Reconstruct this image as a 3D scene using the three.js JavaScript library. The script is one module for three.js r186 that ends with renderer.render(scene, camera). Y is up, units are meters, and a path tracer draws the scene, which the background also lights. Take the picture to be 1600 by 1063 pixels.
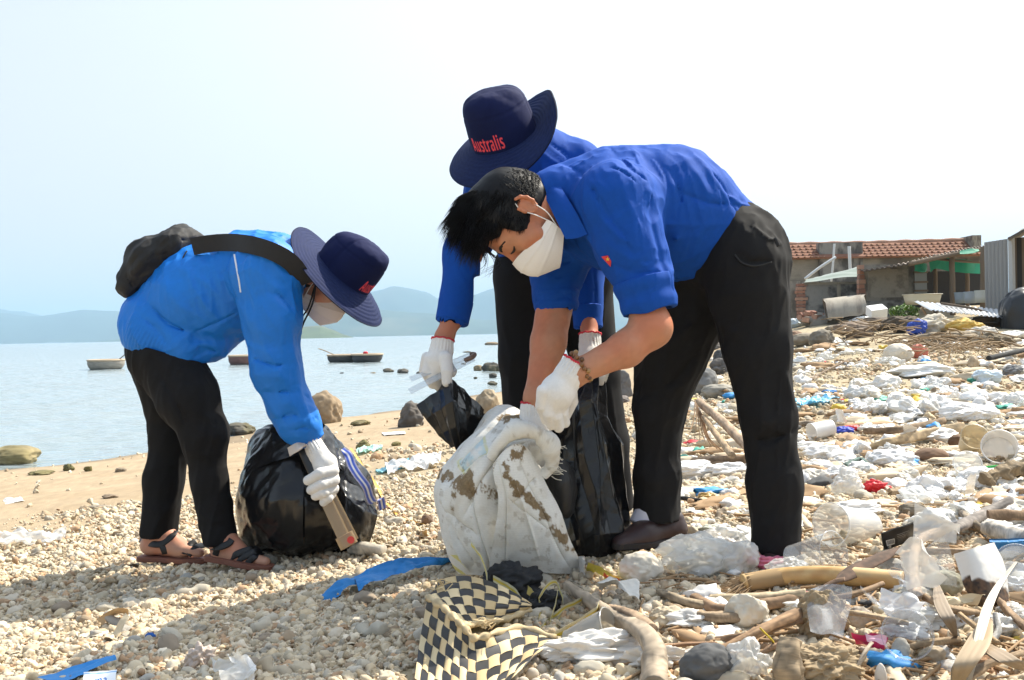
import * as THREE from 'three';
import { mergeGeometries, mergeVertices } from 'three/addons/utils/BufferGeometryUtils.js';

// ---------------------------------------------------------------- camera, sky, sun, exposure
const scene = new THREE.Scene();
const FPX = 1500;                                   // focal length in pixels of the 1600 x 1063 photograph
const camera = new THREE.PerspectiveCamera(2 * Math.atan(531.5 / FPX) * 180 / Math.PI, 1600 / 1063, 0.05, 30000);
camera.rotation.order = 'YXZ';
camera.position.set(0, 0.68, 0);
camera.rotation.set(-0.00727, 0, -0.0205);
camera.updateMatrixWorld(true);
scene.add(camera);
const renderer = new THREE.WebGLRenderer({ antialias: true });
renderer.toneMapping = THREE.LinearToneMapping;
renderer.toneMappingExposure = 1.72;
renderer.shadowMap.enabled = true;

const SUN = new THREE.Vector3(0.70, 1.0, -0.47).normalize();
const sun = new THREE.DirectionalLight(new THREE.Color(1, 0.92, 0.78), 5.0);
sun.position.copy(SUN).multiplyScalar(40);
sun.castShadow = true;
Object.assign(sun.shadow.camera, { left: -14, right: 14, top: 14, bottom: -14, near: 1, far: 120 });
sun.shadow.mapSize.set(4096, 4096);
sun.shadow.radius = 1;
scene.add(sun, sun.target);
{ // hazy bright sky: pale blue away from the sun, almost white on its side and near the horizon
  const w = 1024, h = 512, a = new Float32Array(w * h * 4);
  for (let j = 0; j < h; j++) for (let i = 0; i < w; i++) {
    const lat = ((j + 0.5) / h - 0.5) * Math.PI, lon = ((i + 0.5) / w - 0.5) * 2 * Math.PI;
    const d = [Math.cos(lat) * Math.cos(lon), Math.sin(lat), Math.cos(lat) * Math.sin(lon)];
    const c = d[0] * SUN.x + d[1] * SUN.y + d[2] * SUN.z;
    const up = Math.max(0, d[1]);
    const glow = Math.exp(-(1 - c) * 3.0) * 1.2 + Math.exp(-(1 - c) * 22) * 1.3;
    const hz = Math.exp(-up * 7), zt = Math.min(1, Math.max(0, (up - 0.12) / 0.85)), z = zt * zt * (3 - 2 * zt);   // the deeper blue overhead
    const k = (j * w + i) * 4, L = 0.545;
    a[k] = L * (0.72 + 0.12 * hz) * (1 - 0.72 * z) + glow * 0.98; a[k + 1] = L * (0.80 + 0.05 * hz) * (1 - 0.58 * z) + glow; a[k + 2] = L * (0.95 - 0.05 * hz) * (1 - 0.38 * z) + glow * 0.97; a[k + 3] = 1;
  }
  const sky = new THREE.DataTexture(a, w, h, THREE.RGBAFormat, THREE.FloatType);
  sky.mapping = THREE.EquirectangularReflectionMapping;
  sky.magFilter = THREE.LinearFilter; sky.minFilter = THREE.LinearFilter;
  sky.needsUpdate = true;
  scene.background = sky; scene.environment = sky;
}
scene.fog = new THREE.FogExp2(new THREE.Color(0.50, 0.77, 1.0), 0.00032);

// ---------------------------------------------------------------- numbers
function rng(seed) { let a = seed >>> 0; return () => { a = (a + 0x6D2B79F5) | 0; let t = Math.imul(a ^ (a >>> 15), 1 | a); t = (t + Math.imul(t ^ (t >>> 7), 61 | t)) ^ t; return ((t ^ (t >>> 14)) >>> 0) / 4294967296; }; }
const clamp = (x, a = 0, b = 1) => Math.min(b, Math.max(a, x));
const lerp = (a, b, t) => a + (b - a) * t;
const smooth = (a, b, x) => { const t = clamp((x - a) / (b - a)); return t * t * (3 - 2 * t); };
function hash3(x, y, z) { let h = Math.imul(x, 374761393) ^ Math.imul(y, 668265263) ^ Math.imul(z, 2147483647 - 1274126177); h = Math.imul(h ^ (h >>> 13), 1274126177); h = Math.imul(h ^ (h >>> 15), 2246822519); return ((h ^ (h >>> 16)) >>> 0) / 2147483648 - 1; }
function noise(x, y, z = 0) {                        // smooth value noise, -1..1
  const X = Math.floor(x), Y = Math.floor(y), Z = Math.floor(z); let u = x - X, v = y - Y, w = z - Z;
  u = u * u * (3 - 2 * u); v = v * v * (3 - 2 * v); w = w * w * (3 - 2 * w);
  const a = lerp(hash3(X, Y, Z), hash3(X + 1, Y, Z), u), b = lerp(hash3(X, Y + 1, Z), hash3(X + 1, Y + 1, Z), u);
  const c = lerp(hash3(X, Y, Z + 1), hash3(X + 1, Y, Z + 1), u), d = lerp(hash3(X, Y + 1, Z + 1), hash3(X + 1, Y + 1, Z + 1), u);
  return lerp(lerp(a, b, v), lerp(c, d, v), w);
}
function fbm(x, y, z, n = 4) { let s = 0, a = 0.5; for (let i = 0; i < n; i++) { s += a * noise(x, y, z); x = x * 2.03 + 17; y = y * 2.03 + 5; z = z * 2.03 + 11; a *= 0.5; } return s; }
function facet(x, y, z) {                            // linear over tetrahedra: flat facets with sharp creases, -1..1
  const X = Math.floor(x), Y = Math.floor(y), Z = Math.floor(z), f = [[x - X, 0], [y - Y, 1], [z - Z, 2]].sort((p, q) => q[0] - p[0]);
  const o = [X, Y, Z]; let v = hash3(o[0], o[1], o[2]) * (1 - f[0][0]);
  for (let i = 0; i < 3; i++) { o[f[i][1]]++; v += hash3(o[0], o[1], o[2]) * (f[i][0] - (i < 2 ? f[i + 1][0] : 0)); }
  return v;
}
const add = (a, b) => [a[0] + b[0], a[1] + b[1], a[2] + b[2]], sub = (a, b) => [a[0] - b[0], a[1] - b[1], a[2] - b[2]], mul = (a, s) => [a[0] * s, a[1] * s, a[2] * s];
const dot = (a, b) => a[0] * b[0] + a[1] * b[1] + a[2] * b[2], len = (a) => Math.hypot(a[0], a[1], a[2]), unit = (a) => mul(a, 1 / (len(a) || 1));
const cross = (a, b) => [a[1] * b[2] - a[2] * b[1], a[2] * b[0] - a[0] * b[2], a[0] * b[1] - a[1] * b[0]];
const mix3 = (a, b, t) => [lerp(a[0], b[0], t), lerp(a[1], b[1], t), lerp(a[2], b[2], t)];
const E = camera.matrixWorld.elements;
function P(px, py, d) {                              // a point d metres in front of the lens plane, seen at pixel px, py of the photograph
  const x = (px - 800) / FPX * d, y = -(py - 531.5) / FPX * d, z = -d;
  return [E[0] * x + E[4] * y + E[8] * z + E[12], E[1] * x + E[5] * y + E[9] * z + E[13], E[2] * x + E[6] * y + E[10] * z + E[14]];
}
const CAMR = [E[0], E[1], E[2]], CAMU = [E[4], E[5], E[6]], EYE = [E[12], E[13], E[14]];
const tone = (r, g, b) => new THREE.Color().setRGB(r, g, b);

// ---------------------------------------------------------------- naming
const taken = {};
function numbered(name) { const n = taken[name] = (taken[name] ?? -1) + 1; return n ? name + '_' + String(n).padStart(3, '0') : name; }
function tag(o, label, category, group, kind) { if (label) o.userData.label = label; if (category) o.userData.category = category; if (group) o.userData.group = group; if (kind) o.userData.kind = kind; return o; }
function mesh(name, geo, mat, parent = scene) {
  const m = new THREE.Mesh(geo, mat); m.name = parent === scene ? numbered(name) : name; m.castShadow = m.receiveShadow = true;
  if (parent !== scene) { let n = 0; const used = new Set(parent.children.map((c) => c.name)); while (used.has(m.name)) m.name = name + '_' + String(++n).padStart(3, '0'); }
  parent.add(m); return m;
}
function thing(name, label, category, at = [0, 0, 0], group) { const g = new THREE.Group(); g.name = numbered(name); g.position.set(...at); scene.add(g); tag(g, label, category, group); g.updateMatrixWorld(true); return g; }
function struct(name, geo, mat) { return tag(mesh(name, geo, mat), null, null, null, 'structure'); }
// geometry given in world coordinates, hung under a thing that stands at g.position
function part(name, geo, mat, g) { geo = geo.clone(); geo.translate(-g.position.x, -g.position.y, -g.position.z); return mesh(name, geo, mat, g); }
const std = (color, roughness = 0.85, more = {}) => new THREE.MeshPhysicalMaterial({ color: Array.isArray(color) ? tone(...color) : color, roughness, side: THREE.DoubleSide, ...more });
const vtx = (roughness = 0.9, more = {}) => std([1, 1, 1], roughness, { vertexColors: true, ...more });
function paint(geo, fn) {                            // vertex colours from fn(position, normal)
  const p = geo.attributes.position, n = geo.attributes.normal, c = new Float32Array(p.count * 3);
  for (let i = 0; i < p.count; i++) c.set(fn([p.getX(i), p.getY(i), p.getZ(i)], n ? [n.getX(i), n.getY(i), n.getZ(i)] : [0, 1, 0]), i * 3);
  geo.setAttribute('color', new THREE.BufferAttribute(c, 3)); return geo;
}
const flat = (c) => (g) => paint(g, () => c);

// ---------------------------------------------------------------- terrain height
const SEA = -0.6;
function shore(x, z) { const f = -z; return (x + 5.2) * 0.916 - (f - 9.7) * 0.4 + Math.max(0, f - 24) * 0.25 + 0.45 * noise(x * 0.35, f * 0.35, 3) + 0.15 * noise(x * 1.3, f * 1.3, 7); }
const PROF = [[-60, -9], [-12, -2.6], [-4, -1.25], [-1, -0.74], [0, -0.6], [2, -0.44], [5, -0.27], [6.3, -0.165], [8, 0], [9.5, 0.04], [14, 0.06], [60, 0.4], [4000, 6]];
function prof(s) { if (s <= PROF[0][0]) return PROF[0][1]; for (let i = 1; i < PROF.length; i++) if (s < PROF[i][0]) { const a = PROF[i - 1], b = PROF[i], t = (s - a[0]) / (b[0] - a[0]); return lerp(a[1], b[1], t); } return 6; }
function H(x, z) {
  const f = -z, s = shore(x, z); let h = (prof(s - 0.5) + 2 * prof(s) + prof(s + 0.5)) / 4;
  if (f > 0) h += 1.2 * smooth(4, 28, f) * smooth(0.08, 0.33, x / f);
  const k = smooth(3.2, 6.2, s);
  h += 0.022 * k * fbm(x * 1.4, z * 1.4, 1, 3) + 0.02 * k * fbm(x * 5, z * 5, 2, 3) * smooth(14, 5, f) + 0.008 * fbm(x * 2.2, z * 2.2, 9, 3);
  for (const [mx, mz, r, a] of MOUNDS) { const d = ((x - mx) ** 2 + (z - mz) ** 2) / (r * r); if (d < 6) h += a * Math.exp(-d); }
  return h;
}
const MOUNDS = [[0.45, -3.35, 0.8, 0.085], [0.95, -2.15, 0.42, 0.03], [1.5, -2.6, 0.5, 0.04]];
function G(px, py, up = 0) {                         // where the sight line through a pixel meets the ground (raised by up)
  const a = P(px, py, 1), d = sub(a, EYE); let t = 0.6, q, last = 0.6;
  for (; t < 400;) { q = add(EYE, mul(d, t)); const e = q[1] - H(q[0], q[2]) - up; if (e < 0) break; last = t; t += Math.max(0.012 * t, 0.8 * e / (Math.max(0, -d[1]) + 0.25)); }
  let lo = last, hi = t; for (let i = 0; i < 14; i++) { const m = (lo + hi) / 2; q = add(EYE, mul(d, m)); if (q[1] < H(q[0], q[2]) + up) hi = m; else lo = m; }
  return add(EYE, mul(d, hi));
}
const depthOf = (p) => -(E[8] * (p[0] - EYE[0]) + E[9] * (p[1] - EYE[1]) + E[10] * (p[2] - EYE[2])) ;
const ground = (x, z, up = 0) => [x, H(x, z) + up, z];

// ---------------------------------------------------------------- shapes from distance fields
// a primitive: a capsule from a to b with radii ra, rb; k softens its joint; n, s: the distance along n counts s times (wider along n when s < 1)
function cap(a, b, ra, rb = ra, k = 0.03, n = null, s = 1) { const d = sub(b, a), q = dot(d, d); return { a, d, ra, rb, i: q > 1e-12 ? 1 / q : 0, k, n, s }; }
const ball = (a, r, k = 0.03, n = null, s = 1) => cap(a, a, r, r, k, n, s);
function field(prims) {
  return (x, y, z) => {
    let v = 1e9;
    for (let j = 0; j < prims.length; j++) {
      const p = prims[j]; let ox = x - p.a[0], oy = y - p.a[1], oz = z - p.a[2];
      const t = p.i ? Math.min(1, Math.max(0, (ox * p.d[0] + oy * p.d[1] + oz * p.d[2]) * p.i)) : 0;
      ox -= p.d[0] * t; oy -= p.d[1] * t; oz -= p.d[2] * t;
      if (p.n) { const m = (ox * p.n[0] + oy * p.n[1] + oz * p.n[2]) * (p.s - 1); ox += m * p.n[0]; oy += m * p.n[1]; oz += m * p.n[2]; }
      const e = Math.sqrt(ox * ox + oy * oy + oz * oz) - (p.ra + (p.rb - p.ra) * t), k = p.k;
      if (e >= v + k) continue;
      if (v >= e + k) { v = e; continue; }
      const h = 0.5 + 0.5 * (v - e) / k; v = v + (e - v) * h - k * h * (1 - h);
    }
    return v;
  };
}
function surfaceNet(f, lo, hi, cell, colour) {       // mesh of f = 0, with normals from f
  const n = [0, 1, 2].map((i) => Math.ceil((hi[i] - lo[i]) / cell) + 2), [nx, ny, nz] = n, B = 6;
  const v = new Float32Array(nx * ny * nz), at = (i, j, k) => (k * ny + j) * nx + i;
  for (let bk = 0; bk < nz; bk += B) for (let bj = 0; bj < ny; bj += B) for (let bi = 0; bi < nx; bi += B) {
    const c = f(lo[0] + (bi + B / 2) * cell, lo[1] + (bj + B / 2) * cell, lo[2] + (bk + B / 2) * cell);
    const far = Math.abs(c) > cell * B * 1.35;
    for (let k = bk; k < Math.min(nz, bk + B); k++) for (let j = bj; j < Math.min(ny, bj + B); j++) for (let i = bi; i < Math.min(nx, bi + B); i++)
      v[at(i, j, k)] = far ? c : f(lo[0] + i * cell, lo[1] + j * cell, lo[2] + k * cell);
  }
  const id = new Int32Array(nx * ny * nz).fill(-1), pos = [], idx = [];
  for (let k = 0; k < nz - 1; k++) for (let j = 0; j < ny - 1; j++) for (let i = 0; i < nx - 1; i++) {
    let s = 0; for (let c = 0; c < 8; c++) if (v[at(i + (c & 1), j + (c >> 1 & 1), k + (c >> 2))] < 0) s |= 1 << c;
    if (s === 0 || s === 255) continue;
    let x = 0, y = 0, z = 0, m = 0;
    for (let c = 0; c < 8; c++) for (let b = 0; b < 3; b++) {
      const e = c | 1 << b; if (e === c || (s >> c & 1) === (s >> e & 1)) continue;
      const p = v[at(i + (c & 1), j + (c >> 1 & 1), k + (c >> 2))], q = v[at(i + (e & 1), j + (e >> 1 & 1), k + (e >> 2))], t = p / (p - q);
      x += (c & 1) + (b === 0 ? t : 0); y += (c >> 1 & 1) + (b === 1 ? t : 0); z += (c >> 2) + (b === 2 ? t : 0); m++;
    }
    id[at(i, j, k)] = pos.length / 3; pos.push(lo[0] + (i + x / m) * cell, lo[1] + (j + y / m) * cell, lo[2] + (k + z / m) * cell);
  }
  for (let k = 1; k < nz - 1; k++) for (let j = 1; j < ny - 1; j++) for (let i = 1; i < nx - 1; i++) {
    const a = v[at(i, j, k)] < 0;
    const quad = (p, q, r, s, flip) => { if (p < 0 || q < 0 || r < 0 || s < 0) return; flip ? idx.push(p, q, r, p, r, s) : idx.push(p, r, q, p, s, r); };
    if (a !== v[at(i + 1, j, k)] < 0) quad(id[at(i, j - 1, k - 1)], id[at(i, j, k - 1)], id[at(i, j, k)], id[at(i, j - 1, k)], a);
    if (a !== v[at(i, j + 1, k)] < 0) quad(id[at(i - 1, j, k - 1)], id[at(i - 1, j, k)], id[at(i, j, k)], id[at(i, j, k - 1)], a);
    if (a !== v[at(i, j, k + 1)] < 0) quad(id[at(i - 1, j - 1, k)], id[at(i, j - 1, k)], id[at(i, j, k)], id[at(i - 1, j, k)], a);
  }
  const N = pos.length / 3, po = new Float32Array(pos), nr = new Float32Array(N * 3), co = colour && new Float32Array(N * 3), e = cell * 0.35;
  for (let i = 0; i < N; i++) {
    let x = po[3 * i], y = po[3 * i + 1], z = po[3 * i + 2], gx, gy, gz, g;
    for (let r = 0; r < 3; r++) {
      gx = f(x + e, y, z) - f(x - e, y, z); gy = f(x, y + e, z) - f(x, y - e, z); gz = f(x, y, z + e) - f(x, y, z - e); g = Math.hypot(gx, gy, gz) || 1;
      if (r < 2) { const d = clamp(f(x, y, z) / (g / (2 * e)), -cell * 0.6, cell * 0.6) * 0.8; x -= gx / g * d; y -= gy / g * d; z -= gz / g * d; }
    }
    po.set([x, y, z], 3 * i); nr.set([gx / g, gy / g, gz / g], 3 * i);
    if (co) co.set(colour([x, y, z], [gx / g, gy / g, gz / g]), 3 * i);
  }
  const geo = new THREE.BufferGeometry(); geo.setAttribute('position', new THREE.BufferAttribute(po, 3)); geo.setAttribute('normal', new THREE.BufferAttribute(nr, 3));
  if (co) geo.setAttribute('color', new THREE.BufferAttribute(co, 3));
  geo.setIndex(idx); return geo;
}
const uvFolds = (list) => (u, v) => { let s = 0; for (const [a, b, c, d, w, h] of list) { const x = c - a, y = d - b, t = clamp(((u - a) * x + (v - b) * y) / (x * x + y * y)), r = Math.hypot(u - a - x * t, v - b - y * t) / w; if (r < 4) s += h * Math.exp(-1.6 * r) * Math.min(1, 5 * t + 0.2, 5 * (1 - t) + 0.2); } return s; };
function bounds(prims, pad = 0.03) {
  const lo = [1e9, 1e9, 1e9], hi = [-1e9, -1e9, -1e9];
  for (const p of prims) for (const [q, r] of [[p.a, p.ra], [add(p.a, p.d), p.rb]]) for (let i = 0; i < 3; i++) { const w = r / (p.n ? Math.min(1, p.s) : 1) + pad; lo[i] = Math.min(lo[i], q[i] - w); hi[i] = Math.max(hi[i], q[i] + w); }
  return [lo, hi];
}
function hit(f, px, py, from = 1.5, to = 6) {        // first point of f = 0 on the sight line of a pixel
  const a = P(px, py, 1), d = sub(a, EYE); let t = from;
  for (let i = 0; i < 300 && t < to; i++) { const q = add(EYE, mul(d, t)), v = f(q[0], q[1], q[2]); if (v < 0.0008) return q; t += Math.max(0.001, v * 0.7); }
  return null;
}
function folds(f, list) {                            // fold lines [[px, py, px, py, ...], width, height] laid on the surface of f
  const seg = [];
  for (const [line, w, h] of list) {
    const pts = []; for (let i = 0; i < line.length; i += 2) pts.push(hit(f, line[i], line[i + 1]));
    let last = null; const n = pts.length;
    pts.forEach((p, i) => { if (p && last) seg.push({ a: last[0], d: sub(p, last[0]), i: 1 / (dot(sub(p, last[0]), sub(p, last[0])) + 1e-9), w: 1 / (w * w), m: mix3(last[0], p, 0.5), R: (len(sub(p, last[0])) / 2 + 2.6 * w) ** 2, h, t0: last[1] / (n - 1), t1: i / (n - 1) }); if (p) last = [p, i]; });
  }
  return (x, y, z) => {
    let s = 0;
    for (const q of seg) {
      const mx = x - q.m[0], my = y - q.m[1], mz = z - q.m[2]; if (mx * mx + my * my + mz * mz > q.R) continue;
      const ox = x - q.a[0], oy = y - q.a[1], oz = z - q.a[2], t = clamp((ox * q.d[0] + oy * q.d[1] + oz * q.d[2]) * q.i);
      const r = ((ox - q.d[0] * t) ** 2 + (oy - q.d[1] * t) ** 2 + (oz - q.d[2] * t) ** 2) * q.w;
      if (r < 6) { const u = lerp(q.t0, q.t1, t), c = Math.min(1, 4 * u, 4 * (1 - u)) * 0.75 + 0.25; const g = q.h * c * 1.25 * Math.exp(-1.5 * Math.sqrt(r + 0.015)); if (Math.abs(g) > Math.abs(s) || g * s < 0) s = g * s < 0 ? s + g : g; }
    }
    return s;
  };
}
// wrinkles that run along dir: coordinates across dir vary fast
function wrinkle(dir, across, along, seed) {
  const u = unit(dir);
  return (x, y, z) => { const m = x * u[0] + y * u[1] + z * u[2], a = 1 / across, b = 1 / along - a; const n = noise((x + u[0] * m * b / a) * a, (y + u[1] * m * b / a) * a + seed, (z + u[2] * m * b / a) * a); return 0.5 - Math.abs(n) * 1.2; };
}
// ---------------------------------------------------------------- sheets, tubes and loose shapes
function bspline(P0, P1, P2, P3, t) { const a = (1 - t) ** 3 / 6, b = (3 * t ** 3 - 6 * t * t + 4) / 6, c = (-3 * t ** 3 + 3 * t * t + 3 * t + 1) / 6, d = t ** 3 / 6; return [0, 1, 2].map((i) => a * P0[i] + b * P1[i] + c * P2[i] + d * P3[i]); }
function crom(P0, P1, P2, P3, t) { return [0, 1, 2].map((i) => 0.5 * (2 * P1[i] + (P2[i] - P0[i]) * t + (2 * P0[i] - 5 * P1[i] + 4 * P2[i] - P3[i]) * t * t + (3 * P1[i] - P0[i] - 3 * P2[i] + P3[i]) * t ** 3)); }
function curve(pts, t) { const n = pts.length - 1, s = clamp(t) * n, i = Math.min(n - 1, Math.floor(s)), ext = (a, b) => sub(mul(a, 2), b); return crom(i ? pts[i - 1] : ext(pts[0], pts[1]), pts[i], pts[i + 1], i + 2 <= n ? pts[i + 2] : ext(pts[n], pts[n - 1]), s - i); }
const line = (pts, t) => { const n = pts.length - 1, s = clamp(t) * n, i = Math.min(n - 1, Math.floor(s)); return mix3(pts[i], pts[i + 1], s - i); };
function sheet(rows, nu, nv, bump, thick = 0, tint, path = curve) { // rows of world points -> smooth sheet; bump(u, v, p) moves it along its normal
  const pos = [], N = (nu + 1) * (nv + 1), uv = [];
  for (let j = 0; j <= nv; j++) { const v = j / nv; const c = rows.map((r) => r); for (let i = 0; i <= nu; i++) { const u = i / nu; pos.push(path(c.map((r) => path(r, u)), v)); uv.push(u, v); } }
  const at = (i, j) => pos[clamp(j, 0, nv) * (nu + 1) + clamp(i, 0, nu)], nor = [];
  const normals = () => { for (let j = 0; j <= nv; j++) for (let i = 0; i <= nu; i++) nor[j * (nu + 1) + i] = unit(cross(sub(at(i + 1, j), at(i - 1, j)), sub(at(i, j + 1), at(i, j - 1)))); };
  normals();
  if (bump) { const q = pos.map((p, k) => add(p, mul(nor[k], bump(uv[2 * k], uv[2 * k + 1], p)))); q.forEach((p, k) => { pos[k] = p; }); normals(); }
  const idx = [], W1 = nu + 1;
  for (let j = 0; j < nv; j++) for (let i = 0; i < nu; i++) { const a = j * W1 + i; idx.push(a, a + 1, a + W1 + 1, a, a + W1 + 1, a + W1); }
  let all = pos, an = nor, auv = uv;
  if (thick) {
    all = [...pos, ...pos.map((p, k) => sub(p, mul(nor[k], thick)))]; an = [...nor, ...nor.map((n) => mul(n, -1))]; auv = [...uv, ...uv];
    for (let q = idx.length / 3, t = 0; t < q; t++) idx.push(idx[3 * t] + N, idx[3 * t + 2] + N, idx[3 * t + 1] + N);
    const rim = []; for (let i = 0; i < nu; i++) rim.push([i, i + 1], [nv * W1 + i + 1, nv * W1 + i]); for (let j = 0; j < nv; j++) rim.push([(j + 1) * W1, j * W1], [j * W1 + nu, (j + 1) * W1 + nu]);
    for (const [a, b] of rim) idx.push(a, b, b + N, a, b + N, a + N);
  }
  const g = new THREE.BufferGeometry(); g.setAttribute('position', new THREE.Float32BufferAttribute(all.flat(), 3)); g.setAttribute('normal', new THREE.Float32BufferAttribute(an.flat(), 3)); g.setAttribute('uv', new THREE.Float32BufferAttribute(auv, 2)); g.setIndex(idx);
  if (tint) { const c = []; all.forEach((p, k) => c.push(...tint(auv[2 * k], auv[2 * k + 1], p))); g.setAttribute('color', new THREE.Float32BufferAttribute(c, 3)); }
  return g;
}
// a rod through points with a radius along it; bump(t, angle, p) adds to the radius; flatn squashes it
function rod(pts, rad, seg = 24, sides = 8, bump, flatn, flats = 1, tint) {
  const pos = [], idx = [], col = [], L = []; for (let i = 0; i <= seg; i++) L.push(curve(pts, i / seg));
  let n = null;
  for (let i = 0; i <= seg; i++) {
    const t = unit(sub(L[Math.min(seg, i + 1)], L[Math.max(0, i - 1)]));
    n = n ? unit(sub(n, mul(t, dot(n, t)))) : flatn ? unit(sub(flatn, mul(t, dot(flatn, t)))) : unit(cross(t, Math.abs(t[1]) < 0.8 ? [0, 1, 0] : [1, 0, 0]));
    if (flatn) n = unit(sub(flatn, mul(t, dot(flatn, t))));
    const b = cross(t, n), r0 = typeof rad === 'function' ? rad(i / seg) : rad;
    for (let j = 0; j < sides; j++) { const a = j / sides * 2 * Math.PI; const r = r0 * (1 + (bump ? bump(i / seg, a, L[i]) : 0)); const q = add(L[i], add(mul(n, Math.cos(a) * r * flats), mul(b, Math.sin(a) * r))); pos.push(...q); if (tint) col.push(...tint(i / seg, a, q)); }
  }
  for (let i = 0; i < seg; i++) for (let j = 0; j < sides; j++) { const a = i * sides + j, b = i * sides + (j + 1) % sides; idx.push(a, b, b + sides, a, b + sides, a + sides); }
  for (const i of [0, seg]) { const c = pos.length / 3; pos.push(...L[i]); if (tint) col.push(...tint(i / seg, 0, L[i])); for (let j = 0; j < sides; j++) { const a = i * sides + j, b = i * sides + (j + 1) % sides; i ? idx.push(a, b, c) : idx.push(b, a, c); } }
  const g = new THREE.BufferGeometry(); g.setAttribute('position', new THREE.Float32BufferAttribute(pos, 3)); g.setIndex(idx); g.computeVertexNormals(); if (tint) g.setAttribute('color', new THREE.Float32BufferAttribute(col, 3)); return g;
}
function shape(geo, fn) {                            // moves every vertex by fn(point) and recomputes normals
  const p = geo.attributes.position; for (let i = 0; i < p.count; i++) { const q = fn([p.getX(i), p.getY(i), p.getZ(i)]); p.setXYZ(i, q[0], q[1], q[2]); }
  geo.computeVertexNormals(); return geo;
}
function sphere(detail) { const g = new THREE.IcosahedronGeometry(1, detail); g.deleteAttribute('uv'); g.deleteAttribute('normal'); const m = mergeVertices(g, 1e-5); m.computeVertexNormals(); return m; }
function rock(size, seed, detail = 6, rough = 0.28, sharp = 0.5) {
  const g = sphere(detail);
  return shape(g, (p) => { const f = facet(p[0] * 0.9 + seed, p[1] * 0.9, p[2] * 0.9), s = 1 + rough * (sharp * f + (1 - sharp) * fbm(p[0] * 1.5 + seed, p[1] * 1.5, p[2] * 1.5, 3)) + rough * 0.26 * facet(p[0] * 2.7, p[1] * 2.7 + seed, p[2] * 2.7) + rough * 0.30 * fbm(p[0] * 5, p[1] * 5 + seed, p[2] * 5, 3); return [p[0] * s * size[0], p[1] * s * size[1], p[2] * s * size[2]]; });
}
function crumple(size, seed, detail = 14, amp = 0.3, freq = 1.6) {  // a crumpled hollow skin
  const g = sphere(detail);
  return shape(g, (p) => { const a = facet(p[0] * freq + seed, p[1] * freq, p[2] * freq), b = facet(p[0] * freq * 2.3, p[1] * freq * 2.3 + seed, p[2] * freq * 2.3), c = facet(p[0] * freq * 5, p[1] * freq * 5, p[2] * freq * 5 + seed); const s = 1 + amp * (a + 0.55 * b + 0.22 * c); return [p[0] * s * size[0], p[1] * s * size[1], p[2] * s * size[2]]; });
}
function place(geo, at, turn = [0, 0, 0], s = 1) { geo.applyMatrix4(new THREE.Matrix4().compose(new THREE.Vector3(...at), new THREE.Quaternion().setFromEuler(new THREE.Euler(...turn, 'YXZ')), new THREE.Vector3(s, s, s))); return geo; }
function box(w, h, d, at = [0, 0, 0], turn) { const g = new THREE.BoxGeometry(w, h, d); return place(g, at, turn); }
function frame(geo, o, x, y, z) { geo.applyMatrix4(new THREE.Matrix4().makeBasis(new THREE.Vector3(...x), new THREE.Vector3(...y), new THREE.Vector3(...z)).setPosition(...o)); return geo; }
function join(list) { return mergeGeometries(list.map((g) => { const q = g.index ? g.toNonIndexed() : g; for (const k of Object.keys(q.attributes)) if (!['position', 'normal', 'color'].includes(k)) q.deleteAttribute(k); return q; })); }

// ---------------------------------------------------------------- the ground, one sheet to the horizon
function polar(R, A, y, colour) {
  const pos = [], col = [], idx = [], na = A.length;
  for (const r of R) for (const a of A) { const x = Math.sin(a) * r, z = -Math.cos(a) * r, p = [x, y(x, z, r), z]; pos.push(...p); if (colour) col.push(...colour(p, r)); }
  for (let i = 0; i < R.length - 1; i++) for (let j = 0; j < na - 1; j++) { const a = i * na + j; idx.push(a, a + 1, a + na + 1, a, a + na + 1, a + na); }
  const g = new THREE.BufferGeometry(); g.setAttribute('position', new THREE.Float32BufferAttribute(pos, 3)); if (colour) g.setAttribute('color', new THREE.Float32BufferAttribute(col, 3)); g.setIndex(idx); g.computeVertexNormals(); return g;
}
const ANG = []; for (let a = -180; a < -38; a += 5) ANG.push(a); for (let a = -38; a < 38; a += 0.2) ANG.push(a); for (let a = 38; a <= 180; a += 5) ANG.push(a);
const RAD = ANG.map((a) => a * Math.PI / 180); RAD[RAD.length - 1] = Math.PI; RAD[0] = -Math.PI;
const GR = [0.02]; { let r = 0.5; while (r < 6000) { GR.push(r); r *= r < 60 ? 1.0125 : 1.09; } }
const groundMat = vtx(0.95);
{ // fine grain for the sand between the stones
  const n = 512, b = new Uint8Array(n * n * 4), rnd = rng(5);
  for (let i = 0; i < n * n; i++) { const v = 90 + rnd() * 120; b.set([v, v, v, 255], 4 * i); }
  const t = new THREE.DataTexture(b, n, n); t.wrapS = t.wrapT = THREE.RepeatWrapping; t.magFilter = THREE.LinearFilter; t.needsUpdate = true;
  groundMat.bumpMap = t; groundMat.bumpScale = 0.004;
}
function sandColour(p) {
  const [x, , z] = p, s = shore(x, z), n = fbm(x * 3, z * 3, 4, 4), m = noise(x * 31, z * 31, 8);
  let c = mix3([0.375, 0.285, 0.18], [0.31, 0.23, 0.14], smooth(-0.3, 0.4, n));             // beach sand
  c = mix3(c, [0.35, 0.285, 0.18], smooth(4.4, 6.5, s));                                       // mixed with broken coral
  c = mix3([0.17, 0.125, 0.075], c, smooth(-0.1, 1.0, s + 0.4 * n));                          // wet at the water
  c = mix3([0.15, 0.17, 0.13], c, smooth(-5, -0.2, s));
  return mul(c, 1 + 0.16 * m + 0.12 * n);
}
const groundGeo = polar(GR, RAD, (x, z, r) => H(x, z) - (r > 500 ? 0 : 0), sandColour);
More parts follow.
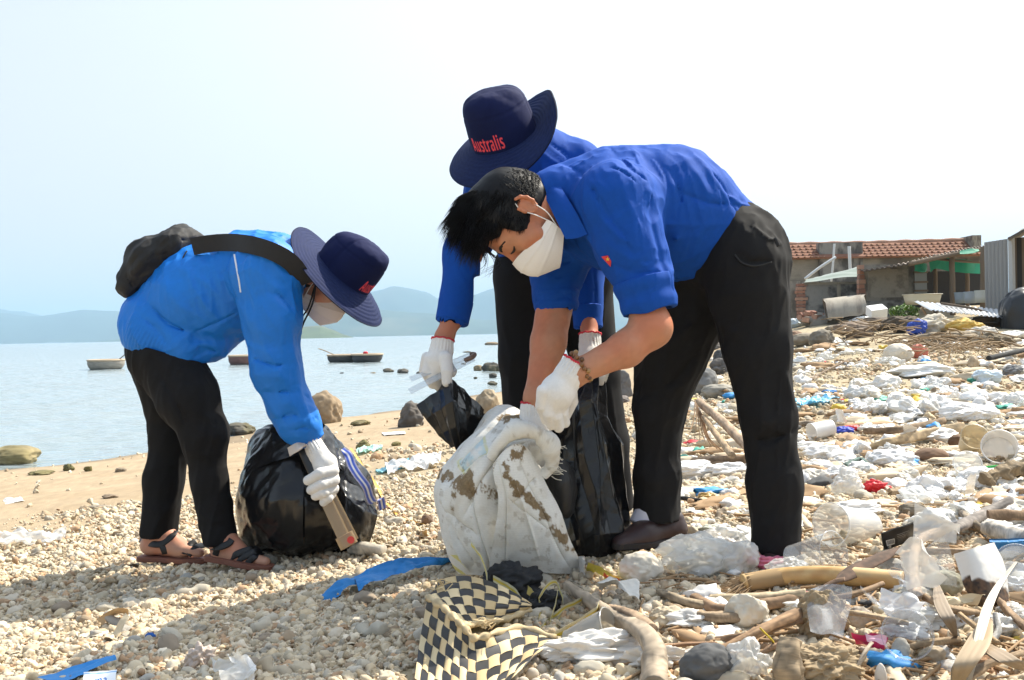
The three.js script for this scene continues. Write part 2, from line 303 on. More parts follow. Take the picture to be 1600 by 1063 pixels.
{ const p = groundGeo.attributes.position, uv = []; for (let i = 0; i < p.count; i++) uv.push(p.getX(i) * 2.3, p.getZ(i) * 2.3); groundGeo.setAttribute('uv', new THREE.Float32BufferAttribute(uv, 2)); }
const groundMesh = struct('ground', groundGeo, groundMat);

// ---------------------------------------------------------------- the sea
{
  const R = []; { let r = 5; while (r < 5500) { R.push(r); r *= r < 120 ? 1.008 : 1.06; } }
  const A = []; for (let a = -90; a < -36; a += 3) A.push(a); for (let a = -36; a < 22; a += 0.2) A.push(a); for (let a = 22; a <= 60; a += 2) A.push(a);
  const g = polar(R, A.map((a) => a * Math.PI / 180), (x, z, r) => {
    const k = smooth(150, 30, r) * smooth(0.3, -2.5, shore(x, z));
    return SEA + k * (0.022 * noise(x * 1.1 + z * 0.25, z * 1.9) + 0.016 * noise(x * 2.3, z * 3.6, 4) + 0.008 * noise(x * 5, z * 8, 2)) + 0.012 * smooth(-1.6, -0.2, shore(x, z)) * noise(x * 0.8, shore(x, z) * 5, 5);
  });
  const p = g.attributes.position, uv = []; for (let i = 0; i < p.count; i++) uv.push(p.getX(i) / 4, p.getZ(i) / 4); g.setAttribute('uv', new THREE.Float32BufferAttribute(uv, 2));
  const n = 512, b = new Uint8Array(n * n * 4);
  for (let j = 0; j < n; j++) for (let i = 0; i < n; i++) { let s = 0, a = 0; for (let q = 0; q < 26; q++) { const kx = Math.round(hash3(q, 1, 1) * 9), ky = Math.round(6 + (hash3(q, 2, 2) + 1) * 16); s += Math.sin((kx * i + ky * j) / n * 2 * Math.PI + q * 2.1) / (4 + ky); a += 1 / (4 + ky); } const v = 128 + s / a * 260; b.set([v, v, v, 255].map((q) => clamp(q, 0, 255)), 4 * (j * n + i)); }
  const t = new THREE.DataTexture(b, n, n); t.wrapS = t.wrapT = THREE.RepeatWrapping; t.magFilter = THREE.LinearFilter; t.needsUpdate = true;
  struct('sea', g, std([0.55, 0.65, 0.68], 0.13, { transmission: 0.62, ior: 1.33, bumpMap: t, bumpScale: 0.03 }));
}
// ---------------------------------------------------------------- hills over the bay
function hill(name, D, thick, top, seed, colour) {    // top: [px, height in pixels above the horizon]
  const pos = [], idx = [], col = [], nu = 260, nv = 26, x0 = top[0][0], x1 = top[top.length - 1][0];
  for (let j = 0; j <= nv; j++) for (let i = 0; i <= nu; i++) {
    const px = lerp(x0, x1, i / nu), v = j / nv; let k = 0; while (k < top.length - 2 && top[k + 1][0] < px) k++;
    const t = (px - top[k][0]) / (top[k + 1][0] - top[k][0]), hp = lerp(top[k][1], top[k + 1][1], t * t * (3 - 2 * t) * 0.5 + t * 0.5);
    const d = D + thick * v, ang = Math.atan((px - 800) / FPX), x = Math.tan(ang) * d, z = -d;
    const up = Math.sin(Math.min(1, v / 0.6) * Math.PI / 2) * (v > 0.6 ? 1 - (v - 0.6) / 0.8 : 1);
    const h = hp / FPX * (D + thick * 0.6), n = fbm(x / D * 14 + seed, z / D * 14, seed, 5), e = fbm(x / D * 60 + seed, z / D * 60, seed, 3);
    pos.push(x, SEA - 0.4 + Math.max(0, h * up * (1 + 0.30 * n * (1 - up * 0.6)) + h * 0.035 * e + hp * 0.002 * D / FPX * n), z);
    col.push(...mul(mix3(colour, [0.12, 0.11, 0.07], smooth(0.1, 0.45, n) * 0.5), 1 + 0.5 * e));
  }
  for (let j = 0; j < nv; j++) for (let i = 0; i < nu; i++) { const a = j * (nu + 1) + i; idx.push(a, a + 1, a + nu + 2, a, a + nu + 2, a + nu + 1); }
  const g = new THREE.BufferGeometry(); g.setAttribute('position', new THREE.Float32BufferAttribute(pos, 3)); g.setAttribute('color', new THREE.Float32BufferAttribute(col, 3)); g.setIndex(idx); g.computeVertexNormals();
  struct(name, g, vtx(0.95));
}
hill('hills', 4300, 1300, [[-420, 45], [-250, 62], [-60, 44], [0, 53], [20, 49], [38, 49], [50, 46], [70, 42]], 3, [0.03, 0.052, 0.042]);
hill('hills', 3300, 1300, [[-420, 30], [-120, 38], [0, 47], [50, 41], [80, 44], [131, 51], [190, 47], [260, 46], [330, 41], [420, 37], [500, 50], [560, 62], [622, 80], [665, 69], [690, 55], [730, 58], [780, 70], [850, 72], [930, 60], [1010, 40], [1080, 22], [1140, 4]], 9, [0.03, 0.052, 0.04]);
hill('hills', 2300, 700, [[150, 1], [230, 8], [330, 14], [420, 24], [500, 42], [560, 46], [620, 40], [700, 32], [760, 22], [840, 18], [920, 10], [1000, 1]], 5, [0.035, 0.06, 0.038]);
hill('headland', 1000, 160, [[400, 1], [440, 10], [475, 18], [500, 19], [520, 13], [538, 5], [552, 1]], 2, [0.06, 0.085, 0.03]);

// ---------------------------------------------------------------- people
const C = (a, b, ra, rb = ra, k = 0.03, n = null, s = 1) => cap(P(...a), P(...b), ra * a[2] / FPX, rb * b[2] / FPX, k, n, s);
function chain(pts, k = 0.03, n = null, s = 1) { const o = []; for (let i = 0; i + 1 < pts.length; i++) o.push(C(pts[i].slice(0, 3), pts[i + 1].slice(0, 3), pts[i][3], pts[i + 1][3], k, n, s)); return o; }
const plane = (q, n) => { n = unit(n); const d = dot(q, n); return (x, y, z) => x * n[0] + y * n[1] + z * n[2] - d; };
const camDir = (x, y, z) => unit(add(add(mul(CAMR, x), mul(CAMU, y)), mul([E[8], E[9], E[10]], z)));   // right, up, towards the lens
function garment(name, prims, o, parent) {
  const base = field(prims), fl = o.folds ? folds(base, o.folds.map(([l, w, h]) => [l, w, h * (o.gain || 1.4)])) : null, ws = o.wr || [], cuts = o.cut || [], keep = (o.carve || []).map((c) => typeof c === 'function' ? c : field([c]));
  const f = (x, y, z) => {
    let v = base(x, y, z);
    if (Math.abs(v) < 0.045) { if (fl) v -= fl(x, y, z); for (const [w, a, m] of ws) v -= a * w(x, y, z) * (m ? m(x, y, z) : 1); }
    for (const c of cuts) v = Math.max(v, c(x, y, z));
    for (const c of keep) v = Math.max(v, -c(x, y, z));
    return v;
  };
  const [lo, hi] = bounds(prims), g = surfaceNet(f, lo, hi, o.cell || 0.007, o.tint);
  const m = part(name, g, o.mat, parent); m.userData.f = undefined; return { mesh: m, f };
}
const cloth = (c, a = 0.10) => (p) => mul(c, 1 + a * fbm(p[0] * 9, p[1] * 9, p[2] * 9, 3) + a * 0.6 * noise(p[0] * 160, p[1] * 160, p[2] * 160));
const M = {
  fabric: vtx(0.80, { specularIntensity: 0.4 }), nylon: vtx(0.58, { specularIntensity: 0.8 }),
  black: vtx(0.85, { specularIntensity: 0.45 }), skin: vtx(0.52, { specularIntensity: 0.6 }), knit: vtx(0.95), leather: vtx(0.45), mask: std([0.80, 0.77, 0.74], 0.85),
};
const ROYAL = [0.0042, 0.062, 0.335], AZURE = [0.004, 0.17, 0.62], NAVY = [0.009, 0.018, 0.072], INK = [0.0100, 0.0096, 0.0102], SKIN = [0.46, 0.215, 0.125], WHITE = [0.74, 0.72, 0.69];
const skinTint = (base) => (p) => mul(mix3(base, [base[0] * 1.05, base[1] * 0.82, base[2] * 0.75], smooth(-0.3, 0.4, fbm(p[0] * 14, p[1] * 14, p[2] * 14, 3))), 1 + 0.07 * noise(p[0] * 120, p[1] * 120, p[2] * 120) + 0.08 * fbm(p[0] * 40, p[1] * 40, p[2] * 40, 2));

// a head: o its middle, f where the face looks, u towards the crown, s its size
function headFrame(o, f, u, s = 1) { u = unit(u); f = unit(sub(f, mul(u, dot(f, u)))); const r = cross(u, f); return { o, f, u, r, s, at: (x, y, z) => add(o, add(add(mul(r, x * s), mul(u, y * s)), mul(f, z * s))) }; }
function headPrims(h) {
  const q = h.at, s = h.s, c = (a, b, ra, rb, k = 0.018, n = null, m = 1) => cap(q(...a), q(...b), ra * s, rb * s, k * s, n, m);
  const o = [c([0, 0.035, -0.030], [0, 0.035, 0.020], 0.088, 0.084, 0.03, h.r, 1.14), c([0, -0.01, 0.035], [0, -0.075, 0.052], 0.066, 0.047, 0.03, h.r, 1.0), c([0, -0.085, 0.075], [0, -0.097, 0.078], 0.020, 0.019, 0.03, h.r, 0.8)];
  o.push(c([-0.036, 0.032, 0.082], [0.036, 0.032, 0.082], 0.015, 0.015, 0.02), c([0, 0.018, 0.098], [0, -0.026, 0.116], 0.0085, 0.013, 0.012), c([-0.012, -0.030, 0.104], [0.012, -0.030, 0.104], 0.009, 0.009, 0.01), c([-0.018, -0.062, 0.094], [0.018, -0.062, 0.094], 0.009, 0.009, 0.012));
  for (const e of [-1, 1]) {
    o.push(c([e * 0.046, -0.022, 0.066], [e * 0.05, -0.05, 0.04], 0.022, 0.026, 0.02), c([e * 0.031, 0.010, 0.079], [e * 0.031, 0.010, 0.080], 0.0155, 0.0155, 0.006));
    const rim = []; for (let i = 0; i < 9; i++) { const t = 0.6 + i / 8 * 4.9, t2 = 0.6 + (i + 1) / 8 * 4.9, e1 = (q) => [0.080 + 0.007 * Math.max(0, Math.sin(q + 0.4)), 0.004 + 0.030 * Math.cos(q), -0.022 - 0.019 * Math.sin(q)]; if (i < 8) rim.push([e1(t - 0.3), e1(t2 - 0.3), 0.0045]); }
    o.push(cap(q(e * 0.079, 0.004, -0.022), q(e * 0.079, 0.004, -0.022), 0.021 * s, 0.021 * s, 0.004, h.r, 3.2), cap(q(e * 0.079, -0.022, -0.014), q(e * 0.081, -0.020, -0.018), 0.008 * s, 0.008 * s, 0.004, h.r, 1.6));
    for (const [a, b, r] of rim) o.push(c([e * a[0], a[1], a[2]], [e * b[0], b[1], b[2]], r, r, 0.004));
  }
  return o;
}
function eyes(h, parent) {                           // lids looking down, lashes, brows, laid on the skin
  const hf = field(headPrims(h)), on = (x, y, out = 0.0008) => { for (let z = 0.14; z > 0.02; z -= 0.0008) { const p = h.at(x, y, z); if (hf(...p) < out * h.s) return p; } return h.at(x, y, 0.09); };
  for (const e of [-1, 1]) {
    part('eyelid', rod([on(e * 0.016, 0.002), on(e * 0.026, -0.002), on(e * 0.038, -0.003), on(e * 0.049, 0.001)], (t) => (0.0014 + 0.0024 * Math.sin(t * 3.1)) * h.s, 10, 6), std([0.02, 0.012, 0.01], 0.6), parent);
    part('eyebrow', rod([on(e * 0.014, 0.027), on(e * 0.026, 0.032), on(e * 0.042, 0.034), on(e * 0.057, 0.028)], (t) => (0.0016 + 0.0032 * Math.sin(0.4 + t * 2.5)) * h.s, 22, 6, (t, q) => 0.4 * noise(t * 26, q * 2), h.f, 0.45), std([0.012, 0.010, 0.009], 0.8), parent);
  }
}
function maskOn(h, parent, tintMat = M.mask) {
  const half = [[[0.074, -0.064, -0.002], [0.059, -0.040, 0.068], [0.027, -0.016, 0.112], [0, -0.010, 0.128]], [[0.078, -0.078, 0.002], [0.064, -0.062, 0.074], [0.031, -0.044, 0.124], [0, -0.040, 0.143]], [[0.077, -0.094, 0.008], [0.060, -0.090, 0.078], [0.031, -0.084, 0.124], [0, -0.082, 0.143]], [[0.069, -0.118, 0.018], [0.052, -0.128, 0.060], [0.027, -0.136, 0.090], [0, -0.139, 0.102]]];
  const rows = half.map((r) => [...r, ...r.slice(0, 3).reverse().map(([x, y, z]) => [-x, y, z])]).map((r) => r.map((p) => h.at(...p)));
  const m = part('face_mask', sheet(rows, 48, 30, (u, v, p) => 0.0022 * Math.exp(-(((v - 0.34) / 0.025) ** 2)) + 0.002 * Math.exp(-(((v - 0.70) / 0.025) ** 2)) + 0.0007 * facet(p[0] * 40, p[1] * 40, p[2] * 40), 0.0016), tintMat, parent);
  for (const e of [-1, 1]) for (const l of [[[0.074, -0.066, 0.0], [0.084, -0.030, -0.002], [0.080, 0.010, -0.004], [0.083, 0.030, -0.016]], [[0.074, -0.092, 0.006], [0.083, -0.058, -0.018], [0.084, -0.020, -0.030]]]) mesh('ear_loop', rod(l.map(([x, y, z]) => h.at(e * x, y, z)), 0.0016, 14, 6).translate(-parent.position.x, -parent.position.y, -parent.position.z), std([0.82, 0.8, 0.78], 0.8), m);
  return m;
}
// a cloth hat with a wide brim: lift(angle) bends the brim up (angle 0 in front, growing to the wearer's left)
function textTexture(w, h, paintIt) { const c = document.createElement('canvas'); c.width = w; c.height = h; const x = c.getContext('2d'); paintIt(x, w, h); const t = new THREE.CanvasTexture(c); t.colorSpace = THREE.SRGBColorSpace; t.anisotropy = 8; return t; }
const hatText = textTexture(2048, 512, (x, w, h) => {
  x.fillStyle = '#101942'; x.fillRect(0, 0, w, h);
  for (let i = 0; i < 26000; i++) { const r = hash3(i, 1, 2), s = hash3(i, 3, 4); x.fillStyle = i % 2 ? 'rgba(10,16,40,0.25)' : 'rgba(40,56,110,0.16)'; x.fillRect((r + 1) / 2 * w, (s + 1) / 2 * h, 5, 2); }
  x.fillStyle = '#f0525c'; x.font = 'bold 132px sans-serif'; x.textAlign = 'center'; x.textBaseline = 'middle';
  x.fillText('Australis', w / 2, h * 0.70);
});
function hat(h, name, parent, o) {
  const s = h.s * (o.s || 1), q = (x, y, z) => add(h.o, add(add(mul(h.r, x * s), mul(h.u, y * s)), mul(h.f, z * s))), base = o.base ?? 0.045;
  // crown: u around from the back over the left, front, right to the back again
  const rows = []; const prof = [[-0.008, 1.005], [0, 1.0], [0.03, 1.0], [0.056, 0.985], [0.078, 0.955], [0.094, 0.90], [0.106, 0.81], [0.115, 0.66], [0.121, 0.46], [0.125, 0.24], [0.126, 0.02]];
  const crownPts = (a, k, y) => q(Math.sin(a) * 0.092 * k, base + y * 1.12 + 0.016 * Math.cos(a) * (y / 0.11) * k, Math.cos(a) * 0.110 * k);
  for (const [y, k] of prof.slice().reverse()) { const r = []; for (let i = 0; i <= 32; i++) r.push(crownPts(Math.PI - i / 32 * 2 * Math.PI, k, y)); rows.push(r); }
  const g = sheet(rows, 128, 48, (u, v, p) => -(0.0030 * facet(p[0] * 22 + o.seed, p[1] * 22, p[2] * 22) + 0.0045 * smooth(0.75, 0.3, v) * fbm(p[0] * 26, p[1] * 26, p[2] * 26 + o.seed, 3)) * smooth(0.02, 0.14, v) - (Math.abs(v - 0.60) < 0.016 ? 0.0022 : 0) - 0.0028 * Math.exp(-(((u - 0.22) / 0.006) ** 2)) - 0.0028 * Math.exp(-(((u - 0.78) / 0.006) ** 2)), 0);
  const uv = g.attributes.uv; for (let i = 0; i < uv.count; i++) uv.setXY(i, (o.textShift || 0) - (uv.getX(i) - 0.5) * 1.55 + 0.5, 1 - (uv.getY(i) - 0.42) / 0.58);
  const crownMat = std([1, 1, 1], 0.85, { map: hatText, specularIntensity: 0.4 });
  const top = part(name, g, crownMat, parent);
  const br = []; const W = o.brim || 0.083;
  for (let j = 0; j <= 6; j++) { const t = j / 6, r = []; for (let i = 0; i <= 48; i++) { const a = Math.PI - i / 48 * 2 * Math.PI, l = o.lift(a), e = W * t; r.push(q(Math.sin(a) * (0.090 + e * Math.cos(l) * 0.98), base - 0.002 + e * Math.sin(l) * (0.55 + 0.45 * t) - 0.004 * t, Math.cos(a) * (0.108 + e * Math.cos(l)))); } br.push(r); }
  const brim = sheet(br, 160, 42, (u, v, p) => 0.0007 * Math.sin(v * 2 * Math.PI * 8) + 0.0025 * fbm(p[0] * 20 + o.seed, p[1] * 20, p[2] * 20, 2) * v, 0.0035, (u, v, p) => mul(NAVY, (v > 0.965 ? 0.6 : 1) * (1 + 0.25 * noise(p[0] * 300, p[1] * 300, p[2] * 300))));
  mesh('brim', brim.translate(-parent.position.x, -parent.position.y, -parent.position.z), M.fabric, top);
  return top;
}
// a knitted glove: palm and fingers as chains of [px, py, depth, radius in px]
function glove(parent, palm, fingers, cuff, label, hem = [0.55, 0.03, 0.05], tint = WHITE) {
  const prims = [...chain(palm, 0.012)]; for (const f of fingers) prims.push(...chain(f, 0.0035)); prims.push(...chain(cuff, 0.01));
  const a = P(...cuff[0].slice(0, 3)), b = P(...cuff[cuff.length - 1].slice(0, 3)), ax = unit(sub(b, a)), L = len(sub(b, a));
  const e1 = unit(cross(ax, [0.3, 0.2, 1])), e2 = cross(ax, e1), base = field(prims);
  const f = (x, y, z) => { let v = base(x, y, z); if (v < 0.01 && v > -0.01) { const o = [x - a[0], y - a[1], z - a[2]], t = dot(o, ax); const ang = Math.atan2(dot(o, e1), dot(o, e2)); if (t < L) v -= 0.0011 * Math.sin(ang * 22) * smooth(L, L * 0.85, t); v -= 0.0011 * fbm(x * 75, y * 75, z * 75, 2); } return Math.max(v, -(dot([x - a[0], y - a[1], z - a[2]], ax))); };
  const [lo, hi] = bounds(prims, 0.015);
  const g = part('glove', surfaceNet(f, lo, hi, 0.0034, (p) => mul(tint, 1 + 0.05 * noise(p[0] * 420, p[1] * 420, p[2] * 420) - 0.10 * smooth(0.1, 0.5, fbm(p[0] * 22, p[1] * 22, p[2] * 22, 3)))), M.knit, parent);
  if (label) g.userData.label = label;
  const r = cuff[0][3] * cuff[0][2] / FPX * 1.02, ring = []; for (let i = 0; i <= 26; i++) { const t = i / 26 * 2 * Math.PI; ring.push(add(a, add(mul(e1, Math.cos(t) * r), add(mul(e2, Math.sin(t) * r), mul(ax, 0.0016 * Math.sin(i * 2.4)))))); }
  mesh('hem', rod(ring, 0.0026, 110, 6, (t) => 0.5 * Math.sin(t * 260)).translate(-parent.position.x, -parent.position.y, -parent.position.z), std(hem, 0.9), g);
  return g;
}
function shoe(parent, heel, toe, w, h, mat, upto = 0.9) {  // a low leather shoe on its sole
  const d = unit(sub(toe, heel)), side = unit(cross(d, [0, 1, 0])), L = len(sub(toe, heel)), at = (t, y, x = 0) => add(add(add(heel, mul(d, t * L)), [0, y, 0]), mul(side, x));
  const pr = [cap(at(0.12, h * 0.55), at(0.12, h * 0.95), w * 0.36, w * 0.3, 0.03), cap(at(0.12, h * 0.45), at(0.62, h * 0.42), w * 0.36, w * 0.46, 0.03), cap(at(0.6, h * 0.40), at(0.9, h * 0.30), w * 0.46, w * 0.33, 0.03), cap(at(0.3, h * 0.8), at(0.6, h * 0.55), w * 0.28, w * 0.3, 0.03)];
  const f = field(pr), low = plane(heel, [0, -1, 0]); const g = (x, y, z) => Math.max(f(x, y, z), low(x, y - 0.012, z));
  const [lo, hi] = bounds(pr, 0.01);
  const s = part('shoe', surfaceNet(g, lo, hi, 0.006, (p) => mul([0.034, 0.016, 0.015], 1 + 0.3 * fbm(p[0] * 30, p[1] * 30, p[2] * 30, 3))), M.leather, parent);
  const sole = surfaceNet((x, y, z) => Math.max(f(x, clamp(y, heel[1] + h * 0.35, 9), z) - 0.004, Math.abs(y - heel[1] - 0.006) - 0.010), lo.map((v) => v - 0.01), hi, 0.006);
  mesh('sole', sole.translate(-parent.position.x, -parent.position.y, -parent.position.z), std([0.02, 0.016, 0.015], 0.7), s); return s;
}

// ---- the young man in front, bent over from the right
{
  const base = G(1100, 880), man = thing('person', 'bareheaded person in royal blue shirt and white face mask bending over the white sack', 'person', base);
  const h = headFrame(P(814, 342, 2.72), camDir(-0.25, -0.95, 0.10), camDir(-0.95, 0.27, 0.08), 1.03);
  const torso = [...chain([[1124, 380, 2.85, 79], [1045, 332, 2.84, 97], [958, 326, 2.83, 92], [900, 320, 2.82, 66]], 0.05), C([965, 322, 2.66], [900, 330, 2.98], 66, 58, 0.06)];
  const nearArm = chain([[962, 318, 2.63, 59], [986, 385, 2.60, 51], [1010, 452, 2.57, 42]], 0.04), farArm = chain([[895, 340, 2.98, 56], [872, 415, 2.93, 40], [868, 462, 2.90, 35]], 0.04);
  const foreNear = chain([[1013, 494, 2.56, 30], [1018, 512, 2.55, 31], [978, 546, 2.53, 27], [905, 580, 2.51, 19]], 0.02), foreFar = chain([[868, 470, 2.90, 29], [857, 535, 2.86, 27], [838, 622, 2.80, 18]], 0.02);
  const hips = [C([1158, 400, 2.78], [1132, 408, 2.93], 70, 70, 0.05)];
  const legNear = chain([[1162, 425, 2.76, 66], [1184, 545, 2.73, 49], [1203, 650, 2.71, 40], [1211, 760, 2.70, 37], [1212, 874, 2.70, 35.5]], 0.03), legFar = chain([[1108, 430, 2.94, 72], [1050, 545, 2.95, 54], [1030, 640, 2.96, 38], [1026, 740, 2.96, 32], [1028, 812, 2.96, 34]], 0.03);
  { // one continuous body, a little inside its clothes
    const thin = (list, m) => list.map((p) => ({ ...p, ra: Math.max(0.012, p.ra - m), rb: Math.max(0.012, p.rb - m) }));
    const hand = [C([900, 582, 2.51], [862, 636, 2.52], 17, 14), C([838, 620, 2.80], [834, 665, 2.80], 16, 13)];
    const feet = [C([1212, 860, 2.70], [1150, 884, 2.66], 20, 14), C([1030, 825, 2.96], [960, 850, 2.92], 20, 13)];
    const prims = [...thin(torso, 0.048), ...thin(hips, 0.045), ...thin(nearArm, 0.022), ...thin(farArm, 0.02), ...foreNear, ...foreFar, ...thin(legNear, 0.03), ...thin(legFar, 0.042), ...hand, ...feet, ...headPrims(h), cap(h.at(0, -0.05, -0.035), P(905, 322, 2.80), 0.060, 0.068, 0.03)];
    const f = field(prims), [lo, hi] = bounds(prims), neck = plane(P(878, 312, 2.78), camDir(0.95, -0.30, 0)), hp = bounds([ball(h.o, 0.17)]);
    const body = surfaceNet((x, y, z) => Math.max(f(x, y, z) + 0.0008 * noise(x * 60, y * 60, z * 60), -neck(x, y, z) - 0.003), lo, hi, 0.0078, skinTint(SKIN));
    const top = surfaceNet((x, y, z) => Math.max(f(x, y, z), neck(x, y, z)), hp[0], hp[1], 0.0034, skinTint(SKIN));
    part('body', mergeGeometries([body, top]), M.skin, man);
  }
  eyes(h, man); maskOn(h, man);
  // shirt
  const shirtPr = [...torso, ...nearArm, ...farArm, C([1006, 440, 2.57], [1016, 478, 2.565], 45, 41, 0.006), C([868, 455, 2.90], [869, 476, 2.895], 35, 33, 0.006), cap(P(905, 322, 2.81), P(868, 310, 2.77), 0.085, 0.088, 0.03)];
  const F = [
    [[952, 230, 985, 262, 1012, 286], 0.010, -0.007], [[1012, 277, 1020, 350, 1044, 440], 0.012, -0.010], [[989, 234, 1003, 262, 1014, 300, 1018, 345], 0.008, 0.008], [[1059, 240, 1085, 270, 1105, 302], 0.010, 0.007], [[1086, 246, 1118, 285, 1140, 322], 0.010, 0.008],
    [[1105, 262, 1130, 292, 1150, 330], 0.009, -0.006], [[1066, 312, 1058, 370, 1050, 430], 0.012, 0.007], [[1100, 330, 1090, 370, 1075, 415], 0.010, 0.006], [[1140, 358, 1120, 390, 1090, 415], 0.010, 0.007], [[1160, 340, 1150, 368, 1130, 395], 0.010, -0.005],
    [[1060, 300, 1110, 318, 1160, 322], 0.010, -0.005], [[1040, 350, 1090, 352, 1150, 350], 0.010, 0.005], [[880, 255, 905, 268, 930, 300, 940, 330], 0.007, -0.005], [[900, 262, 925, 285, 945, 300], 0.006, 0.004],
    [[935, 305, 945, 330, 960, 352], 0.008, -0.006], [[940, 340, 968, 372, 1000, 385], 0.009, 0.006], [[950, 380, 985, 405, 1025, 405], 0.009, 0.006], [[960, 415, 990, 428, 1035, 425], 0.008, -0.005], [[975, 300, 990, 340, 992, 390], 0.012, 0.006],
    [[905, 350, 925, 380, 950, 410], 0.010, 0.006], [[890, 360, 905, 395, 940, 420], 0.010, -0.006], [[1030, 240, 1050, 290, 1055, 340], 0.012, 0.006], [[1130, 300, 1155, 318, 1180, 325], 0.005, 0.006], [[1110, 372, 1128, 352, 1138, 320], 0.005, 0.006], [[1080, 400, 1102, 375, 1112, 340], 0.005, 0.005], [[1058, 425, 1072, 385, 1080, 345], 0.005, 0.006], [[1150, 345, 1166, 352, 1180, 340], 0.004, -0.005], [[1020, 250, 1035, 275, 1040, 310], 0.005, 0.005], [[968, 245, 985, 255, 1000, 278], 0.005, 0.006], [[955, 262, 975, 270, 992, 284], 0.004, -0.005], [[925, 258, 935, 285, 950, 300], 0.005, 0.005], [[985, 320, 1000, 355, 1005, 400], 0.006, 0.005], [[955, 345, 975, 365, 985, 395], 0.005, -0.005], [[990, 410, 1010, 415, 1035, 400], 0.005, 0.005], [[1110, 268, 1122, 300, 1128, 330], 0.005, 0.005], [[1040, 262, 1062, 300, 1070, 350], 0.005, -0.004], [[850, 430, 870, 438, 895, 432], 0.006, 0.004], [[855, 405, 872, 412, 892, 408], 0.006, -0.004],
  ];
  const w1 = wrinkle(camDir(0.75, 0.62, 0.1), 0.05, 0.30, 3), w2 = wrinkle(camDir(0.25, -1, 0.1), 0.030, 0.18, 8);
  const hem = plane(P(1158, 392, 2.85), camDir(0.80, -0.02, 0).map((v, i) => v * 0.8 + camDir(0.72, -0.62, 0)[i] * 0.6));
  const armOpen = [cap(P(1012, 470, 2.566), P(1030, 540, 2.55), 0.063, 0.065), cap(P(868, 472, 2.896), P(868, 530, 2.88), 0.060, 0.060)];
  const keepIn = (x, y, z) => Math.max(plane(P(1017, 492, 2.56), camDir(0.35, -0.94, 0))(x, y, z), -9);
  const { mesh: shirt, f: sf } = garment('shirt', shirtPr, { gain: 1.6, folds: F, wr: [[w1, 0.006], [w2, 0.0035]], cut: [hem, keepIn, plane(P(869, 488, 2.89), camDir(0.1, -1, 0))], carve: armOpen, cell: 0.0058, tint: cloth(ROYAL), mat: M.fabric }, man);
  const rel = (g) => g.translate(-man.position.x, -man.position.y, -man.position.z);
  const collar = sheet([[[836, 276, 2.79], [848, 300, 2.70], [864, 334, 2.645], [884, 374, 2.62]], [[846, 268, 2.80], [862, 292, 2.69], [880, 330, 2.625], [902, 372, 2.60]], [[856, 266, 2.81], [876, 292, 2.685], [898, 328, 2.61], [918, 366, 2.59]]].map((r) => r.map((p) => P(...p))), 30, 14, (u, v, p) => 0.0015 * fbm(p[0] * 40, p[1] * 40, p[2] * 40), 0.005, (u, v, p) => mul(cloth(ROYAL)(p), v > 0.93 && v < 0.955 ? 0.7 : 1));
  mesh('collar', rel(collar), M.fabric, shirt);
  for (const [a, b, r, ra] of [[[1004, 438, 2.57], [1015, 480, 2.565], 46.5, 43.5], [[868, 456, 2.90], [869, 480, 2.895], 36, 34]]) { // rolled cuffs
    const A = P(...a), B = P(...b), d = unit(sub(B, A)), pr = [cap(A, B, r * a[2] / FPX, ra * b[2] / FPX, 0.01)], f = field(pr), n1 = wrinkle(d, 0.03, 0.2, 5), q = dot(A, d), L = dot(B, d) - q;
    const g = surfaceNet((x, y, z) => { const t = x * d[0] + y * d[1] + z * d[2] - q; return Math.max(f(x, y, z) - 0.004 * n1(x, y, z) - 0.002 * Math.sin(t / L * 9), -t - 0.004, t - L - 0.012 * (1 + fbm(x * 14, y * 14, z * 14, 2)), -(f(x, y, z) + 0.016)); }, ...bounds(pr, 0.02), 0.005, cloth(ROYAL));
    mesh('cuff', rel(g), M.fabric, shirt);
  }
  { // red enamel pin with a yellow star on the chest
    const o = hit(sf, 950, 407) || P(950, 407, 2.62), n = camDir(-0.25, -0.1, 1), x = unit(cross([0, 1, 0], n)), y = cross(n, x), s = new THREE.Shape(); s.moveTo(-0.016, 0.010); s.lineTo(0.012, 0.014); s.lineTo(0.006, -0.016); s.closePath();
    const e = frame(new THREE.ExtrudeGeometry(s, { depth: 0.003, bevelSize: 0.001, bevelThickness: 0.001, bevelSegments: 1 }), o, x, y, n); const pin = mesh('badge', rel(e), std([0.62, 0.02, 0.02], 0.35), shirt);
    const t = new THREE.Shape(); for (let i = 0; i < 10; i++) { const r = i % 2 ? 0.0022 : 0.0058, a = i * Math.PI / 5; t[i ? 'lineTo' : 'moveTo'](Math.sin(a) * r, 0.003 + Math.cos(a) * r); } t.closePath();
    pin.userData.label = 'small red triangular badge with a yellow star';
    const st = frame(new THREE.ExtrudeGeometry(t, { depth: 0.0015, bevelEnabled: false }), add(o, mul(n, 0.0042)), x, y, n); pin.geometry = join([paint(pin.geometry, () => [0.62, 0.02, 0.02]), paint(rel(st), () => [0.8, 0.5, 0.03])]); pin.material = vtx(0.35);
  }
